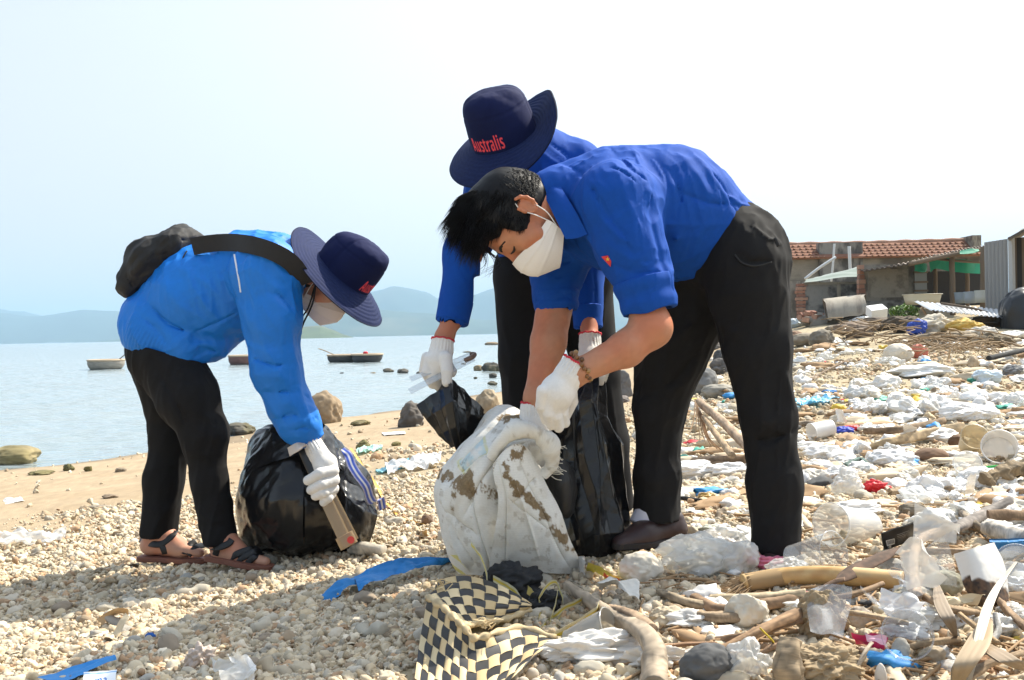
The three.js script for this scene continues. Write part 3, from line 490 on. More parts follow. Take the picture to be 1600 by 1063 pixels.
  // trousers
  const TF = [[[1150, 395, 1170, 410, 1205, 408], 0.007, -0.007], [[1175, 352, 1200, 372, 1222, 380], 0.006, 0.004], [[1120, 500, 1150, 520, 1205, 500], 0.016, 0.006], [[1110, 470, 1070, 520, 1010, 560], 0.016, 0.007], [[1100, 540, 1060, 590, 1000, 625], 0.014, -0.006], [[1236, 520, 1222, 580, 1240, 640], 0.014, 0.006], [[1168, 640, 1200, 662, 1245, 640], 0.012, 0.006], [[1165, 680, 1200, 690, 1240, 672], 0.012, -0.006],
    [[1170, 800, 1200, 822, 1248, 810], 0.014, 0.006], [[1178, 850, 1205, 862, 1246, 845], 0.011, 0.007], [[995, 735, 1020, 752, 1060, 735], 0.012, 0.006], [[992, 765, 1025, 775, 1062, 770], 0.010, -0.006], [[993, 790, 1030, 795, 1062, 785], 0.010, 0.006], [[995, 650, 1020, 660, 1062, 648], 0.012, 0.005], [[1225, 545, 1215, 640, 1216, 760], 0.006, 0.003]];
  const belt = plane(P(1110, 366, 2.85), camDir(-0.80, 0.62, 0));
  const pants = garment('trousers', [...hips, ...legNear, ...legFar, C([1124, 382, 2.85], [1145, 390, 2.85], 79, 74, 0.04)], { gain: 2.2, folds: TF, wr: [[wrinkle([0.1, 1, 0], 0.075, 0.26, 4), 0.014], [wrinkle([0.3, 1, 0.2], 0.028, 0.16, 14), 0.005]], cut: [belt, plane(P(1212, 876, 2.70), [0, -1, 0]), (x, y, z) => z < -2.85 ? plane(P(1027, 812, 2.96), [0, -1, 0])(x, y, z) : -1], cell: 0.0082, tint: cloth(INK, 0.2), mat: M.black }, man).mesh;
  // waistband, pocket edge
  mesh('pocket', rel(rod([[1148, 398], [1160, 411], [1180, 416], [1206, 410]].map(([x, y]) => hit(field([...hips, ...legNear]), x, y) || P(x, y, 2.6)), 0.003, 20, 5)), std(INK, 0.8), pants);
  mesh('belt_loop', rel(rod([P(1211, 372, 2.655), P(1217, 385, 2.65)], 0.006, 6, 6, null, camDir(0, 0, 1), 0.5)), std(INK, 0.8), pants);
  shoe(man, add(P(1066, 840, 2.97), [0.004, -0.005, 0]), P(960, 864, 2.86), 0.088, 0.072);
  shoe(man, P(1240, 884, 2.76), P(1196, 889, 2.62), 0.075, 0.045);
  part('sock', rod([P(1020, 800, 2.96), P(1008, 826, 2.95)], 0.054, 8, 14), std([0.62, 0.60, 0.66], 0.9), man);
  // gloves
  glove(man, [[893, 580, 2.51, 19], [872, 612, 2.51, 27], [864, 628, 2.52, 24]], [
    [[850, 612, 2.49, 12], [846, 634, 2.50, 9.5], [853, 656, 2.53, 8]], [[860, 625, 2.50, 13], [858, 646, 2.50, 9.5], [862, 664, 2.53, 8.5]], [[870, 630, 2.51, 12], [869, 650, 2.51, 9.5], [873, 668, 2.54, 8.5]], [[880, 626, 2.53, 11], [879, 646, 2.53, 9], [883, 661, 2.55, 8]], [[888, 602, 2.55, 14], [893, 628, 2.58, 10], [884, 648, 2.60, 9]]],
    [[902, 567, 2.51, 22.5], [890, 586, 2.51, 24]]);
  glove(man, [[832, 640, 2.80, 18], [834, 662, 2.81, 22], [838, 680, 2.82, 20]], [[[820, 675, 2.80, 9], [818, 692, 2.82, 8], [824, 706, 2.84, 7]], [[832, 684, 2.80, 9], [831, 704, 2.82, 8], [834, 716, 2.85, 7]], [[842, 684, 2.81, 9], [843, 702, 2.83, 8], [842, 714, 2.86, 7]], [[850, 676, 2.83, 8], [852, 690, 2.85, 7], [849, 702, 2.87, 7]], [[848, 664, 2.86, 9], [856, 680, 2.89, 8], [852, 694, 2.91, 7]]],
    [[832, 629, 2.80, 17], [832, 652, 2.80, 18.5]]);
  { // wooden bead bracelet
    const c = P(908, 573, 2.512), ax = unit(sub(P(940, 556, 2.52), P(895, 582, 2.51))), e1 = unit(cross(ax, camDir(0, 0, 1))), e2 = cross(ax, e1), br = thing('bracelet', 'bracelet of brown wooden beads around the wrist of the bareheaded person', 'bracelet', c), n = 22, r = 0.0415;
    const bead = new THREE.SphereGeometry(0.0066, 10, 8), ms = [[0.20, 0.09, 0.03], [0.34, 0.19, 0.07], [0.11, 0.05, 0.02]].map((q) => std(q, 0.35));
    for (let i = 0; i < n; i++) { const a = i / n * 2 * Math.PI, m = mesh('bead', bead, ms[i % 5 === 0 ? 2 : i % 3 ? 0 : 1], br); m.position.set(...add(mul(e1, Math.cos(a) * r), add(mul(e2, Math.sin(a) * r), mul(ax, 0.005 * Math.sin(i * 2.2))))); }
  }
  { // hair: a scalp and some thousand tapering strands, swept forward over the brow
    const q = h.at, s = h.s, rnd = rng(77), geos = [];
    const scalp = [cap(q(0, 0.050, -0.038), q(0, 0.052, 0.014), 0.092 * s, 0.088 * s, 0.03, h.r, 1.12), cap(q(0, 0.098, 0.035), q(0, 0.118, 0.02), 0.046 * s, 0.058 * s, 0.05), cap(q(0, 0.01, -0.075), q(0, -0.015, -0.07), 0.052 * s, 0.05 * s, 0.03), cap(q(0, 0.004, -0.03), q(0, 0.004, 0.03), 0.0755 * s, 0.0755 * s, 0.02)];
    const sfld = field(scalp), cutF = plane(q(0, 0.050, 0.080), unit(add(mul(h.f, 0.85), mul(h.u, -0.52))));
    const cutS = (x, y, z) => { const d = sub([x, y, z], h.o), a = dot(d, h.u) / s + 0.006 * noise(x * 70, y * 70, z * 70), b = dot(d, h.f) / s, c = Math.abs(dot(d, h.r)) / s; const side = Math.min(Math.max(b - 0.054, -0.018 - a), 0.046 - a, Math.max(b + 0.030, -0.05 - a)); return (c > 0.045 ? side : lerp(Math.max(-0.05 - a, -9), side, smooth(0.03, 0.045, c))) * s * 0.8; };
    const sc = surfaceNet((x, y, z) => Math.max(sfld(x, y, z) - 0.002 * fbm(x * 40, y * 40, z * 40, 2), cutF(x, y, z), cutS(x, y, z)), ...bounds(scalp, 0.02), 0.0045);
    geos.push(sc);
    const grad = (p) => { const e = 0.003; return unit([sfld(p[0] + e, p[1], p[2]) - sfld(p[0] - e, p[1], p[2]), sfld(p[0], p[1] + e, p[2]) - sfld(p[0], p[1] - e, p[2]), sfld(p[0], p[1], p[2] + e) - sfld(p[0], p[1], p[2] - e)]); };
    for (let i = 0; i < 9000; i++) {
      const y = rnd() * 1.5 - 0.45, a = rnd() * 2 * Math.PI, r = Math.sqrt(Math.max(0, 1 - Math.min(1, y * y))), dir = unit(add(add(mul(h.u, y), mul(h.r, Math.cos(a) * r)), mul(h.f, Math.sin(a) * r)));
      let o = add(q(0, 0.045, -0.01), mul(dir, 0.16 * s)); for (let k = 0; k < 6; k++) o = sub(o, mul(grad(o), sfld(...o)));
      if (cutF(...o) > -0.002 || cutS(...o) > -0.004) continue;
      const loc = sub(o, h.o), up = dot(loc, h.u) / s, fw = dot(loc, h.f) / s, topness = smooth(0.03, 0.12, up) * smooth(-0.09, 0.0, fw);
      const n = grad(o), jit = [rnd() - 0.5, rnd() - 0.5, rnd() - 0.5], lock = [noise(o[0] * 42, o[1] * 42, o[2] * 42), noise(o[0] * 42 + 9, o[1] * 42, o[2] * 42), noise(o[0] * 42, o[1] * 42 + 7, o[2] * 42)];
      let t = unit(add(add(mul(n, 0.05 + 0.42 * topness), mul(h.f, 0.95)), add(add(mul(jit, 0.22), mul(lock, 0.50)), mul(h.u, -0.25 + 0.40 * topness)))); if (fw < -0.05) t = unit(add(mul(n, 0.14), add(mul(h.u, -0.8), mul(jit, 0.35))));
      const L = (0.014 + 0.040 * topness * (0.6 + 0.4 * rnd()) + (fw > 0.03 && up > 0.07 ? 0.022 * rnd() : 0)) * s * (rnd() < 0.02 ? 1.3 : 1);
      const mid = add(o, mul(t, L * 0.5)), end = add(add(mid, mul(t, L * 0.4)), add(mul(h.f, L * 0.22), [0, -L * 0.16, 0])), w = (0.0007 + 0.0009 * rnd()) * s;
      geos.push(rod([sub(o, mul(n, 0.004)), mid, end], (k) => w * (1 - k * 0.94), 3, 3));
    }
    for (let i = 0; i < 14; i++) { const a = P(758 + rnd() * 26, 405 + rnd() * 10, 2.66 + rnd() * 0.1), dx = rnd() * 14; geos.push(rod([P(750 + dx, 388, 2.68), a, P(740 + dx * 2.6, 425 + rnd() * 12, 2.66 + rnd() * 0.05)], (k) => 0.0014 * (1 - k * 0.9), 8, 3)); }
    const g = join(geos.map((q2) => { q2.deleteAttribute('color'); return q2; }));
    part('hair', g, std([0.006, 0.0055, 0.006], 0.5, { specularIntensity: 0.45 }), man);
  }
}

// ---- the person behind in the wide hat
{
  const base = G(900, 830), man = thing('person', 'person in navy hat and royal blue shirt behind, holding the black bag open', 'person', base);
  const h = headFrame(P(792, 225, 3.04), camDir(-0.30, -0.62, 0.72), camDir(-0.30, 0.78, 0.55), 1.0);
  const torso = [C([870, 400, 3.42], [860, 330, 3.36], 88, 92, 0.05, camDir(0, 0, 1), 1.1), C([860, 330, 3.36], [838, 268, 3.24], 92, 72, 0.05)];
  const shR = [C([838, 285, 3.22], [772, 292, 3.18], 62, 42, 0.04), ...chain([[772, 300, 3.18, 44], [728, 395, 3.14, 33], [707, 500, 3.08, 24]], 0.03)], shL = [C([838, 285, 3.22], [900, 262, 3.2], 62, 44, 0.04), ...chain([[905, 282, 3.20, 45], [916, 400, 3.14, 32], [919, 508, 3.08, 21]], 0.03)];
  const hips = [C([832, 420, 3.45], [905, 420, 3.45], 60, 56, 0.05)];
  const legs = [...chain([[824, 440, 3.43, 54], [824, 560, 3.40, 42], [824, 680, 3.40, 35], [822, 812, 3.40, 33]], 0.03), ...chain([[908, 440, 3.45, 50], [930, 580, 3.42, 36], [948, 690, 3.42, 32], [962, 795, 3.42, 30]], 0.03)];
  const fore = [...chain([[707, 495, 3.08, 16], [694, 528, 3.04, 13]], 0.02), ...chain([[920, 505, 3.06, 15], [922, 535, 3.02, 12]], 0.02)];
  { const thin = (l, m) => l.map((p) => ({ ...p, ra: Math.max(0.012, p.ra - m), rb: Math.max(0.012, p.rb - m) }));
    const prims = [...thin(torso, 0.03), ...thin(hips, 0.03), ...thin(shR, 0.02), ...thin(shL, 0.02), ...thin(legs, 0.025), ...fore, C([694, 528, 3.04], [686, 572, 3.01], 12, 10), C([922, 535, 3.02], [925, 575, 3.0], 11, 9), ...headPrims(h), cap(h.at(0, -0.05, -0.03), P(835, 275, 3.2), 0.055, 0.065, 0.03)];
    part('body', surfaceNet(field(prims), ...bounds(prims), 0.012, skinTint(SKIN)), M.skin, man); }
  eyes(h, man);
  part('hair', surfaceNet((x, y, z) => Math.max(field([cap(h.at(0, 0.04, -0.035), h.at(0, 0.0, -0.06), 0.092, 0.07, 0.03)])(x, y, z), dot(sub([x, y, z], h.o), h.f) - 0.01), sub(h.o, [0.2, 0.2, 0.2]), add(h.o, [0.2, 0.2, 0.2]), 0.009), std([0.008, 0.007, 0.007], 0.6), man);
  const F = [[[700, 470, 712, 480, 732, 472], 0.007, 0.004], [[712, 420, 725, 440, 735, 470], 0.007, 0.005], [[908, 420, 918, 450, 914, 490], 0.006, 0.004], [[926, 410, 930, 450, 930, 500], 0.006, -0.004], [[840, 235, 860, 250, 880, 262], 0.01, 0.006], [[860, 225, 885, 242, 900, 260], 0.01, -0.006]];
  const cuts = [plane(P(705, 507, 3.08), camDir(-0.15, -1, 0)), plane(P(870, 402, 3.42), [0, -1, 0])];
  const shirt = garment('shirt', [...torso, ...shR, ...shL], { folds: F, wr: [[wrinkle(camDir(0.3, -1, 0), 0.045, 0.16, 5), 0.005]], cut: [(x, y, z) => x < -0.1 ? cuts[0](x, y, z) : x > 0.16 ? plane(P(919, 515, 3.08), camDir(0.05, -1, 0))(x, y, z) : cuts[1](x, y, z)], carve: [cap(P(706, 500, 3.08), P(700, 530, 3.06), 0.040), cap(P(919, 506, 3.08), P(921, 540, 3.06), 0.036)], cell: 0.0082, tint: cloth(ROYAL), mat: M.fabric }, man).mesh;
  const rel = (g) => g.translate(-man.position.x, -man.position.y, -man.position.z);
  for (const [a, b, r, r2] of [[[713, 470, 3.10], [706, 504, 3.08], 27.5, 26], [[918, 478, 3.09], [919, 512, 3.08], 24, 23]]) { const A = P(...a), B = P(...b), f = field([cap(A, B, r * a[2] / FPX, r2 * b[2] / FPX)]), d = unit(sub(B, A)), q = dot(A, d), L = dot(B, d) - q; mesh('cuff', rel(surfaceNet((x, y, z) => { const t = x * d[0] + y * d[1] + z * d[2] - q; return Math.max(f(x, y, z) - 0.002 * fbm(x * 40, y * 40, z * 40, 2), -t, t - L, -(f(x, y, z) + 0.013)); }, ...bounds([cap(A, B, 0.06, 0.06)]), 0.005, cloth(ROYAL))), M.fabric, shirt); }
  garment('trousers', [...hips, ...legs, C([870, 402, 3.43], [870, 420, 3.43], 84, 84, 0.04, camDir(0, 0, 1), 1.2)], { folds: [[[785, 500, 800, 560, 795, 620], 0.014, 0.004], [[940, 560, 955, 620, 965, 680], 0.012, 0.005], [[945, 470, 938, 520, 930, 560], 0.012, 0.005]], wr: [[wrinkle([0.2, 1, 0], 0.08, 0.25, 9), 0.006]], cut: [plane(P(870, 395, 3.43), [0, 1, 0])], cell: 0.011, tint: cloth(INK, 0.2), mat: M.black }, man);
  shoe(man, P(968, 812, 3.46), P(950, 840, 3.24), 0.10, 0.08); shoe(man, P(826, 832, 3.44), P(812, 860, 3.2), 0.10, 0.08);
  hat(h, 'hat', man, { s: 1.12, seed: 4, base: 0.028, brim: 0.098, textShift: 0.02, lift: (a) => { const l = Math.abs(a); const w = Math.atan2(Math.sin(a - 2.0), Math.cos(a - 2.0)); return -0.40 - 0.14 * Math.cos(a) + 1.10 * Math.exp(-((w / 1.05) ** 2)); } });
  part('chin_cord', rod([h.at(0.08, 0.03, 0.02), h.at(0.07, -0.05, 0.05), h.at(0.02, -0.13, 0.06)], 0.003, 12, 6), std([0.01, 0.01, 0.012], 0.8), man);
  glove(man, [[690, 548, 3.02, 17], [684, 566, 3.01, 20], [684, 580, 3.01, 17]], [
    [[696, 560, 2.98, 11], [698, 580, 2.96, 9], [698, 597, 2.96, 8]], [[672, 562, 3.0, 10], [668, 582, 2.99, 9], [676, 600, 3.01, 8]], [[680, 572, 2.99, 10], [676, 592, 2.99, 9], [686, 604, 3.02, 8]], [[700, 572, 3.05, 9], [706, 580, 3.04, 7.5], [706, 583, 3.02, 7]], [[668, 560, 3.04, 10], [664, 578, 3.05, 9], [672, 594, 3.06, 8]]],
    [[692, 531, 3.03, 17], [689, 552, 3.02, 18]]);
  glove(man, [[922, 540, 3.02, 15], [924, 560, 3.0, 19], [926, 578, 3.0, 17]], [[[914, 570, 2.98, 9], [912, 588, 2.97, 8], [918, 600, 2.99, 7]], [[926, 578, 2.98, 9], [925, 596, 2.98, 8], [930, 606, 3.0, 7]], [[936, 574, 2.99, 9], [938, 590, 2.99, 8], [936, 602, 3.01, 7]], [[942, 566, 3.0, 8], [945, 580, 3.0, 7.5], [941, 594, 3.02, 7]], [[910, 558, 3.02, 9], [904, 572, 3.0, 8], [908, 584, 2.99, 7]]],
    [[922, 522, 3.03, 16.5], [922, 546, 3.02, 17]]);
}

// ---- the person on the left in the azure jacket
{
  const base = G(330, 880), man = thing('person', 'person in azure jacket, navy hat and sandals stooping by the filled black bag', 'person', base);
  const h = headFrame(P(506, 440, 3.58), camDir(0.74, -0.64, 0.12), camDir(0.64, 0.75, 0.16), 0.96);
  const torso = [...chain([[252, 505, 3.66, 60], [320, 466, 3.66, 80], [392, 436, 3.65, 72], [440, 420, 3.64, 52]], 0.05), C([330, 520, 3.66], [300, 512, 3.66], 38, 40, 0.05), C([415, 425, 3.46], [425, 420, 3.82], 52, 48, 0.05)];
  const nearArm = chain([[418, 432, 3.46, 54], [424, 500, 3.43, 43], [430, 575, 3.42, 36], [452, 635, 3.44, 31], [468, 662, 3.45, 30], [484, 686, 3.46, 19]], 0.035), farArm = chain([[420, 430, 3.82, 46], [428, 520, 3.84, 36], [432, 590, 3.82, 28], [452, 650, 3.78, 20]], 0.03);
  const hips = [C([250, 548, 3.60], [252, 546, 3.74], 49, 47, 0.05)];
  const legNear = chain([[258, 560, 3.60, 50], [295, 622, 3.55, 45], [320, 680, 3.54, 34], [327, 750, 3.55, 28], [342, 838, 3.56, 25]], 0.03), legFar = chain([[250, 562, 3.74, 46], [266, 622, 3.77, 38], [266, 680, 3.78, 30], [256, 750, 3.79, 28], [248, 828, 3.80, 27]], 0.03);
  // feet: heel, ball and toes on the ground
  const foot = (heel, ball, toes, ank, s) => [C(ank, heel, 20, 15, 0.02), C(heel, ball, 15, 14, 0.02, [0, 1, 0], 1.15), C(ank, ball, 20, 11, 0.02), ...toes.map(([a, b, r]) => C(a, b, r + 1, r, 0.004))];
  const feet = [...foot([346, 862, 3.56], [388, 874, 3.52], [[[390, 872, 3.50], [415, 878, 3.48], 7.5], [[388, 876, 3.53], [413, 874, 3.54], 5.5], [[386, 870, 3.56], [408, 870, 3.58], 5]], [342, 835, 3.56]), ...foot([236, 852, 3.80], [286, 860, 3.76], [[[286, 860, 3.74], [312, 864, 3.72], 7], [[284, 860, 3.78], [308, 861, 3.79], 5.5]], [246, 828, 3.80])];
  { const thin = (l, m) => l.map((p) => ({ ...p, ra: Math.max(0.012, p.ra - m), rb: Math.max(0.012, p.rb - m) }));
    const prims = [...thin(torso, 0.035), ...thin(hips, 0.03), ...thin(nearArm, 0.03), ...thin(farArm, 0.03), ...thin(legNear, 0.025), ...thin(legFar, 0.025), C([484, 686, 3.46], [510, 740, 3.42], 12, 11), C([452, 650, 3.78], [466, 690, 3.74], 11, 10), ...feet, ...headPrims(h), cap(h.at(0, -0.05, -0.03), P(448, 418, 3.62), 0.052, 0.062, 0.03)];
    const bf2 = field(prims), brimCut = plane(P(534, 430, 3.58), camDir(0.66, 0.72, 0.20)); part('body', surfaceNet((x, y, z) => { const v = bf2(x, y, z); return Math.hypot(x - h.o[0], y - h.o[1], z - h.o[2]) < 0.19 ? Math.max(v, brimCut(x, y, z) + 0.004) : v; }, ...bounds(prims), 0.0075, skinTint([0.50, 0.27, 0.18])), M.skin, man); }
  eyes(h, man); maskOn(h, man, std([0.72, 0.62, 0.58], 0.85));
  part('hair', surfaceNet((x, y, z) => Math.max(field([cap(h.at(0, 0.035, -0.03), h.at(0, -0.05, -0.06), 0.09, 0.06, 0.03)])(x, y, z), dot(sub([x, y, z], h.o), h.f) - 0.005, dot(sub([x, y, z], P(522, 432, 3.58)), unit(camDir(0.66, 0.72, 0.20))) - 0.012), sub(h.o, [0.2, 0.2, 0.2]), add(h.o, [0.2, 0.2, 0.2]), 0.009), std([0.008, 0.007, 0.007], 0.6), man);
  const F = [[[369, 464, 374, 500, 384, 545], 0.007, -0.007], [[300, 520, 335, 506, 372, 488], 0.006, -0.005], [[278, 418, 320, 440, 350, 470], 0.012, 0.007], [[250, 440, 285, 480, 330, 505], 0.012, 0.006], [[228, 470, 262, 505, 300, 522], 0.012, -0.006], [[264, 548, 285, 530, 298, 520], 0.008, 0.009], [[296, 548, 310, 538, 345, 540], 0.008, 0.008], [[300, 560, 325, 548, 352, 550], 0.008, -0.006],
    [[400, 420, 430, 450, 470, 470], 0.012, 0.008], [[425, 470, 448, 488, 472, 500], 0.008, 0.007], [[430, 455, 455, 480, 474, 492], 0.007, -0.006], [[385, 440, 400, 480, 405, 530], 0.012, 0.006], [[390, 540, 420, 552, 462, 545], 0.010, 0.008], [[395, 560, 430, 572, 468, 565], 0.009, -0.007], [[400, 585, 435, 588, 470, 600], 0.010, 0.007], [[412, 612, 445, 612, 482, 622], 0.009, -0.006], [[418, 632, 450, 630, 492, 640], 0.008, 0.008], [[428, 655, 455, 648, 496, 655], 0.008, -0.007], [[440, 668, 465, 660, 498, 668], 0.007, 0.008], [[455, 672, 475, 668, 496, 676], 0.006, -0.005], [[330, 400, 345, 440, 352, 490], 0.012, 0.005], [[215, 490, 245, 515, 262, 540], 0.010, -0.005]];
  const hem = plane(P(250, 558, 3.60), camDir(-0.30, -0.95, 0)), elastic = (x, y, z) => { const t = plane(P(285, 545, 3.66), camDir(-0.45, -0.89, 0))(x, y, z); return smooth(P(205, 500, 3.6)[0], P(222, 500, 3.6)[0], x) * smooth(P(285, 500, 3.6)[0], P(268, 500, 3.6)[0], x) * smooth(-0.045, -0.02, t) * Math.sin((x * 0.9 - y * 0.45) * 420 + z * 60) * 0.6; };
  const jacket = garment('jacket', [...torso, ...nearArm, ...farArm, C([246, 514, 3.62], [300, 528, 3.62], 52, 38, 0.04), C([246, 514, 3.73], [300, 528, 3.73], 49, 36, 0.04), ...chain([[244, 528, 3.585, 44], [282, 542, 3.57, 36], [330, 541, 3.60, 24]], 0.03), ...chain([[244, 528, 3.755, 42], [282, 542, 3.76, 34], [330, 541, 3.74, 22]], 0.03), cap(P(440, 418, 3.64), P(478, 424, 3.60), 0.085, 0.08, 0.03)], { folds: F, wr: [[wrinkle(camDir(0.6, -0.8, 0), 0.055, 0.32, 3), 0.009], [wrinkle(camDir(0.15, -1, 0), 0.032, 0.18, 12), 0.005], [wrinkle(camDir(0.9, 0.3, 0.2), 0.022, 0.12, 22), 0.0018], [elastic, 0.003]], gain: 1.9, cut: [(x, y, z) => z < -3.28 && x < P(384, 500, 3.6)[0] ? Math.max(hem(x, y, z), plane(P(300, 570, 3.66), camDir(0.1, -1, 0))(x, y, z)) : -1, plane(P(486, 690, 3.46), camDir(0.45, -0.9, 0))], cell: 0.0072, tint: cloth(AZURE, 0.07), mat: M.nylon }, man);
  const rel = (g) => g.translate(-man.position.x, -man.position.y, -man.position.z);
  mesh('reflective_piping', rel(rod([[366, 398], [369, 415], [373, 437], [376, 457]].map(([x, y]) => hit(jacket.f, x, y) || P(x, y, 3.4)), 0.0035, 16, 6)), std([0.78, 0.8, 0.84], 0.5), jacket.mesh);
  { // gathered elastic cuff
    const A = P(470, 668, 3.45), B = P(488, 692, 3.46), d = unit(sub(B, A)), e1 = unit(cross(d, [0, 0, 1])), e2 = cross(d, e1), f = field([cap(A, B, 0.056, 0.046)]), q = dot(A, d), L = dot(B, d) - q;
    mesh('cuff', rel(surfaceNet((x, y, z) => { const o = [x - A[0], y - A[1], z - A[2]], t = x * d[0] + y * d[1] + z * d[2] - q; return Math.max(f(x, y, z) - 0.0032 * Math.sin(Math.atan2(dot(o, e1), dot(o, e2)) * 20 + t * 60), -t, t - L); }, ...bounds([cap(A, B, 0.07)]), 0.0045, cloth(AZURE, 0.1))), M.nylon, jacket.mesh); }
  { // stand-up collar
    const c = P(474, 424, 3.60), u = h.u, ax = unit(sub(P(500, 425, 3.58), P(440, 418, 3.64))), e1 = unit(cross(ax, [0, 1, 0])), e2 = cross(ax, e1), rows = [];
    for (let j = 0; j <= 3; j++) { const r = []; for (let i = 0; i <= 12; i++) { const a = i / 12 * 2 * Math.PI; r.push(add(add(c, mul(ax, j * 0.018 - 0.02)), add(mul(e1, Math.cos(a) * 0.066), mul(e2, Math.sin(a) * 0.078)))); } rows.push(r); }
    mesh('collar', rel(sheet(rows, 60, 12, (x, v, p) => 0.002 * fbm(p[0] * 30, p[1] * 30, p[2] * 30), 0.006, (x, v, p) => cloth([0.008, 0.09, 0.42])(p))), M.nylon, jacket.mesh); }
  garment('trousers', [...hips, ...legNear, ...legFar], { folds: [[[300, 640, 325, 655, 350, 650], 0.012, 0.006], [[290, 700, 320, 712, 350, 705], 0.012, 0.005], [[310, 800, 335, 815, 358, 808], 0.010, 0.005], [[225, 790, 250, 800, 275, 792], 0.010, 0.005], [[235, 560, 270, 620, 290, 660], 0.012, -0.006], [[330, 580, 310, 640, 330, 700], 0.006, -0.002]], wr: [[wrinkle([0.2, 1, 0], 0.07, 0.22, 6), 0.012], [wrinkle([0.3, 1, 0.2], 0.028, 0.16, 19), 0.004]], gain: 2, cut: [plane(P(250, 541, 3.66), camDir(0.26, 0.97, 0)), (x, y, z) => z > -3.66 ? plane(P(340, 850, 3.56), [0.1, -1, 0])(x, y, z) : plane(P(248, 838, 3.80), [0, -1, 0])(x, y, z)], cell: 0.0082, tint: cloth(INK, 0.2), mat: M.black }, man);
  // sandals
  const SOLE = std([0.20, 0.075, 0.045], 0.7), BAND = vtx(0.5), ff = field(feet);
  const sandal = (outline, bands, up) => {
    const heel = P(...outline[0]), toe = P(...outline[1]), d = unit(sub(toe, heel)), side = unit(cross([0, 1, 0], d)), L = len(sub(toe, heel)), sh = new THREE.Shape(), wd = [0.028, 0.034, 0.030, 0.036, 0.043, 0.036, 0.016];
    const pts = []; wd.forEach((w, i) => pts.push(new THREE.Vector2(i / 6 * L, w))); [...wd].reverse().forEach((w, i) => pts.push(new THREE.Vector2((6 - i) / 6 * L, -w * 0.92))); sh.setFromPoints(new THREE.CatmullRomCurve3([...pts, pts[0]].map((q) => new THREE.Vector3(q.x, q.y, 0))).getPoints(80).map((q) => new THREE.Vector2(q.x, q.y)));
    const g = frame(new THREE.ExtrudeGeometry(sh, { depth: 0.016, bevelSize: 0.002, bevelThickness: 0.002, bevelSegments: 2 }), sub(heel, [0, 0.018, 0]), d, side, unit(cross(d, side)));
    const s = part('sandal', g, SOLE, man);
    for (const b of bands) { const pts2 = b.map(([x, y, dd]) => { const q = hit(ff, x, y); return q ? sub(q, mul(unit(sub(q, EYE)), 0.003)) : P(x, y, dd + 0.03); }); mesh('strap', rel(rod(pts2, 0.0125, 24, 8, null, camDir(0, 0.35, 1), 0.22, () => INK)), BAND, s); }
  };
  sandal([[326, 866, 3.56], [424, 884, 3.46]], [[[334, 838, 3.52], [338, 858, 3.505], [336, 868, 3.53]], [[322, 850, 3.55], [338, 856, 3.51], [356, 850, 3.50], [362, 843, 3.53]], [[352, 878, 3.47], [370, 866, 3.455], [392, 858, 3.47], [402, 856, 3.52]], [[360, 880, 3.46], [378, 872, 3.445], [398, 862, 3.46], [408, 862, 3.51]], [[372, 884, 3.455], [388, 878, 3.435], [400, 868, 3.45], [410, 866, 3.50]]]);
  sandal([[220, 868, 3.80], [322, 872, 3.72]], [[[219, 843, 3.80], [236, 850, 3.755], [252, 850, 3.75], [268, 838, 3.76], [274, 830, 3.79]], [[252, 850, 3.75], [256, 860, 3.745], [258, 866, 3.75]], [[288, 866, 3.71], [296, 852, 3.70], [306, 846, 3.74]], [[294, 868, 3.70], [306, 856, 3.69], [318, 852, 3.73]]]);
  hat(headFrame(P(534, 430, 3.58), camDir(0.68, -0.70, 0.16), camDir(0.66, 0.72, 0.20), 1.0), 'hat', man, { s: 1.10, seed: 9, base: 0.012, brim: 0.112, textShift: -0.01, lift: (a) => -0.30 - 0.14 * Math.cos(a) + 0.30 * Math.exp(-(((Math.PI - Math.abs(a)) / 0.9) ** 2)) });
  part('chin_cord', join([rod([P(494, 440, 3.47), P(488, 475, 3.46), P(474, 505, 3.46), P(468, 524, 3.46)], 0.0035, 20, 6), rod([P(492, 446, 3.48), P(482, 480, 3.47), P(470, 500, 3.47), P(470, 522, 3.465)], 0.003, 20, 6)]), std([0.01, 0.01, 0.011], 0.8), man);
  glove(man, [[494, 704, 3.43, 14], [508, 726, 3.42, 18], [512, 744, 3.43, 17]], [
    [[520, 736, 3.40, 10], [500, 740, 3.365, 8.5], [481, 751, 3.385, 7.5]], [[521, 750, 3.40, 10], [504, 757, 3.365, 8.5], [486, 766, 3.385, 7.5]], [[520, 764, 3.41, 9.5], [506, 770, 3.37, 8], [493, 775, 3.39, 7.5]], [[516, 772, 3.42, 9], [512, 778, 3.385, 8], [506, 785, 3.39, 7]], [[498, 718, 3.45, 9], [490, 732, 3.48, 8], [488, 746, 3.48, 7]]],
    [[487, 692, 3.445, 15], [497, 710, 3.43, 15.5]], null, [0.60, 0.36, 0.36]);
  glove(man, [[472, 668, 3.77, 13], [474, 684, 3.76, 16]], [[[466, 690, 3.74, 7], [464, 704, 3.74, 6]], [[474, 694, 3.74, 7], [473, 708, 3.74, 6]], [[481, 692, 3.75, 7], [481, 705, 3.75, 6]], [[486, 686, 3.77, 7], [488, 698, 3.77, 6]], [[462, 680, 3.78, 7], [457, 692, 3.78, 6]]], [[470, 656, 3.78, 14], [472, 672, 3.77, 14]]);
  // backpack: a thing of its own, worn on the back
  const bp = thing('backpack', 'soft black backpack riding on the back of the stooping person in azure', 'backpack', P(250, 415, 3.66));
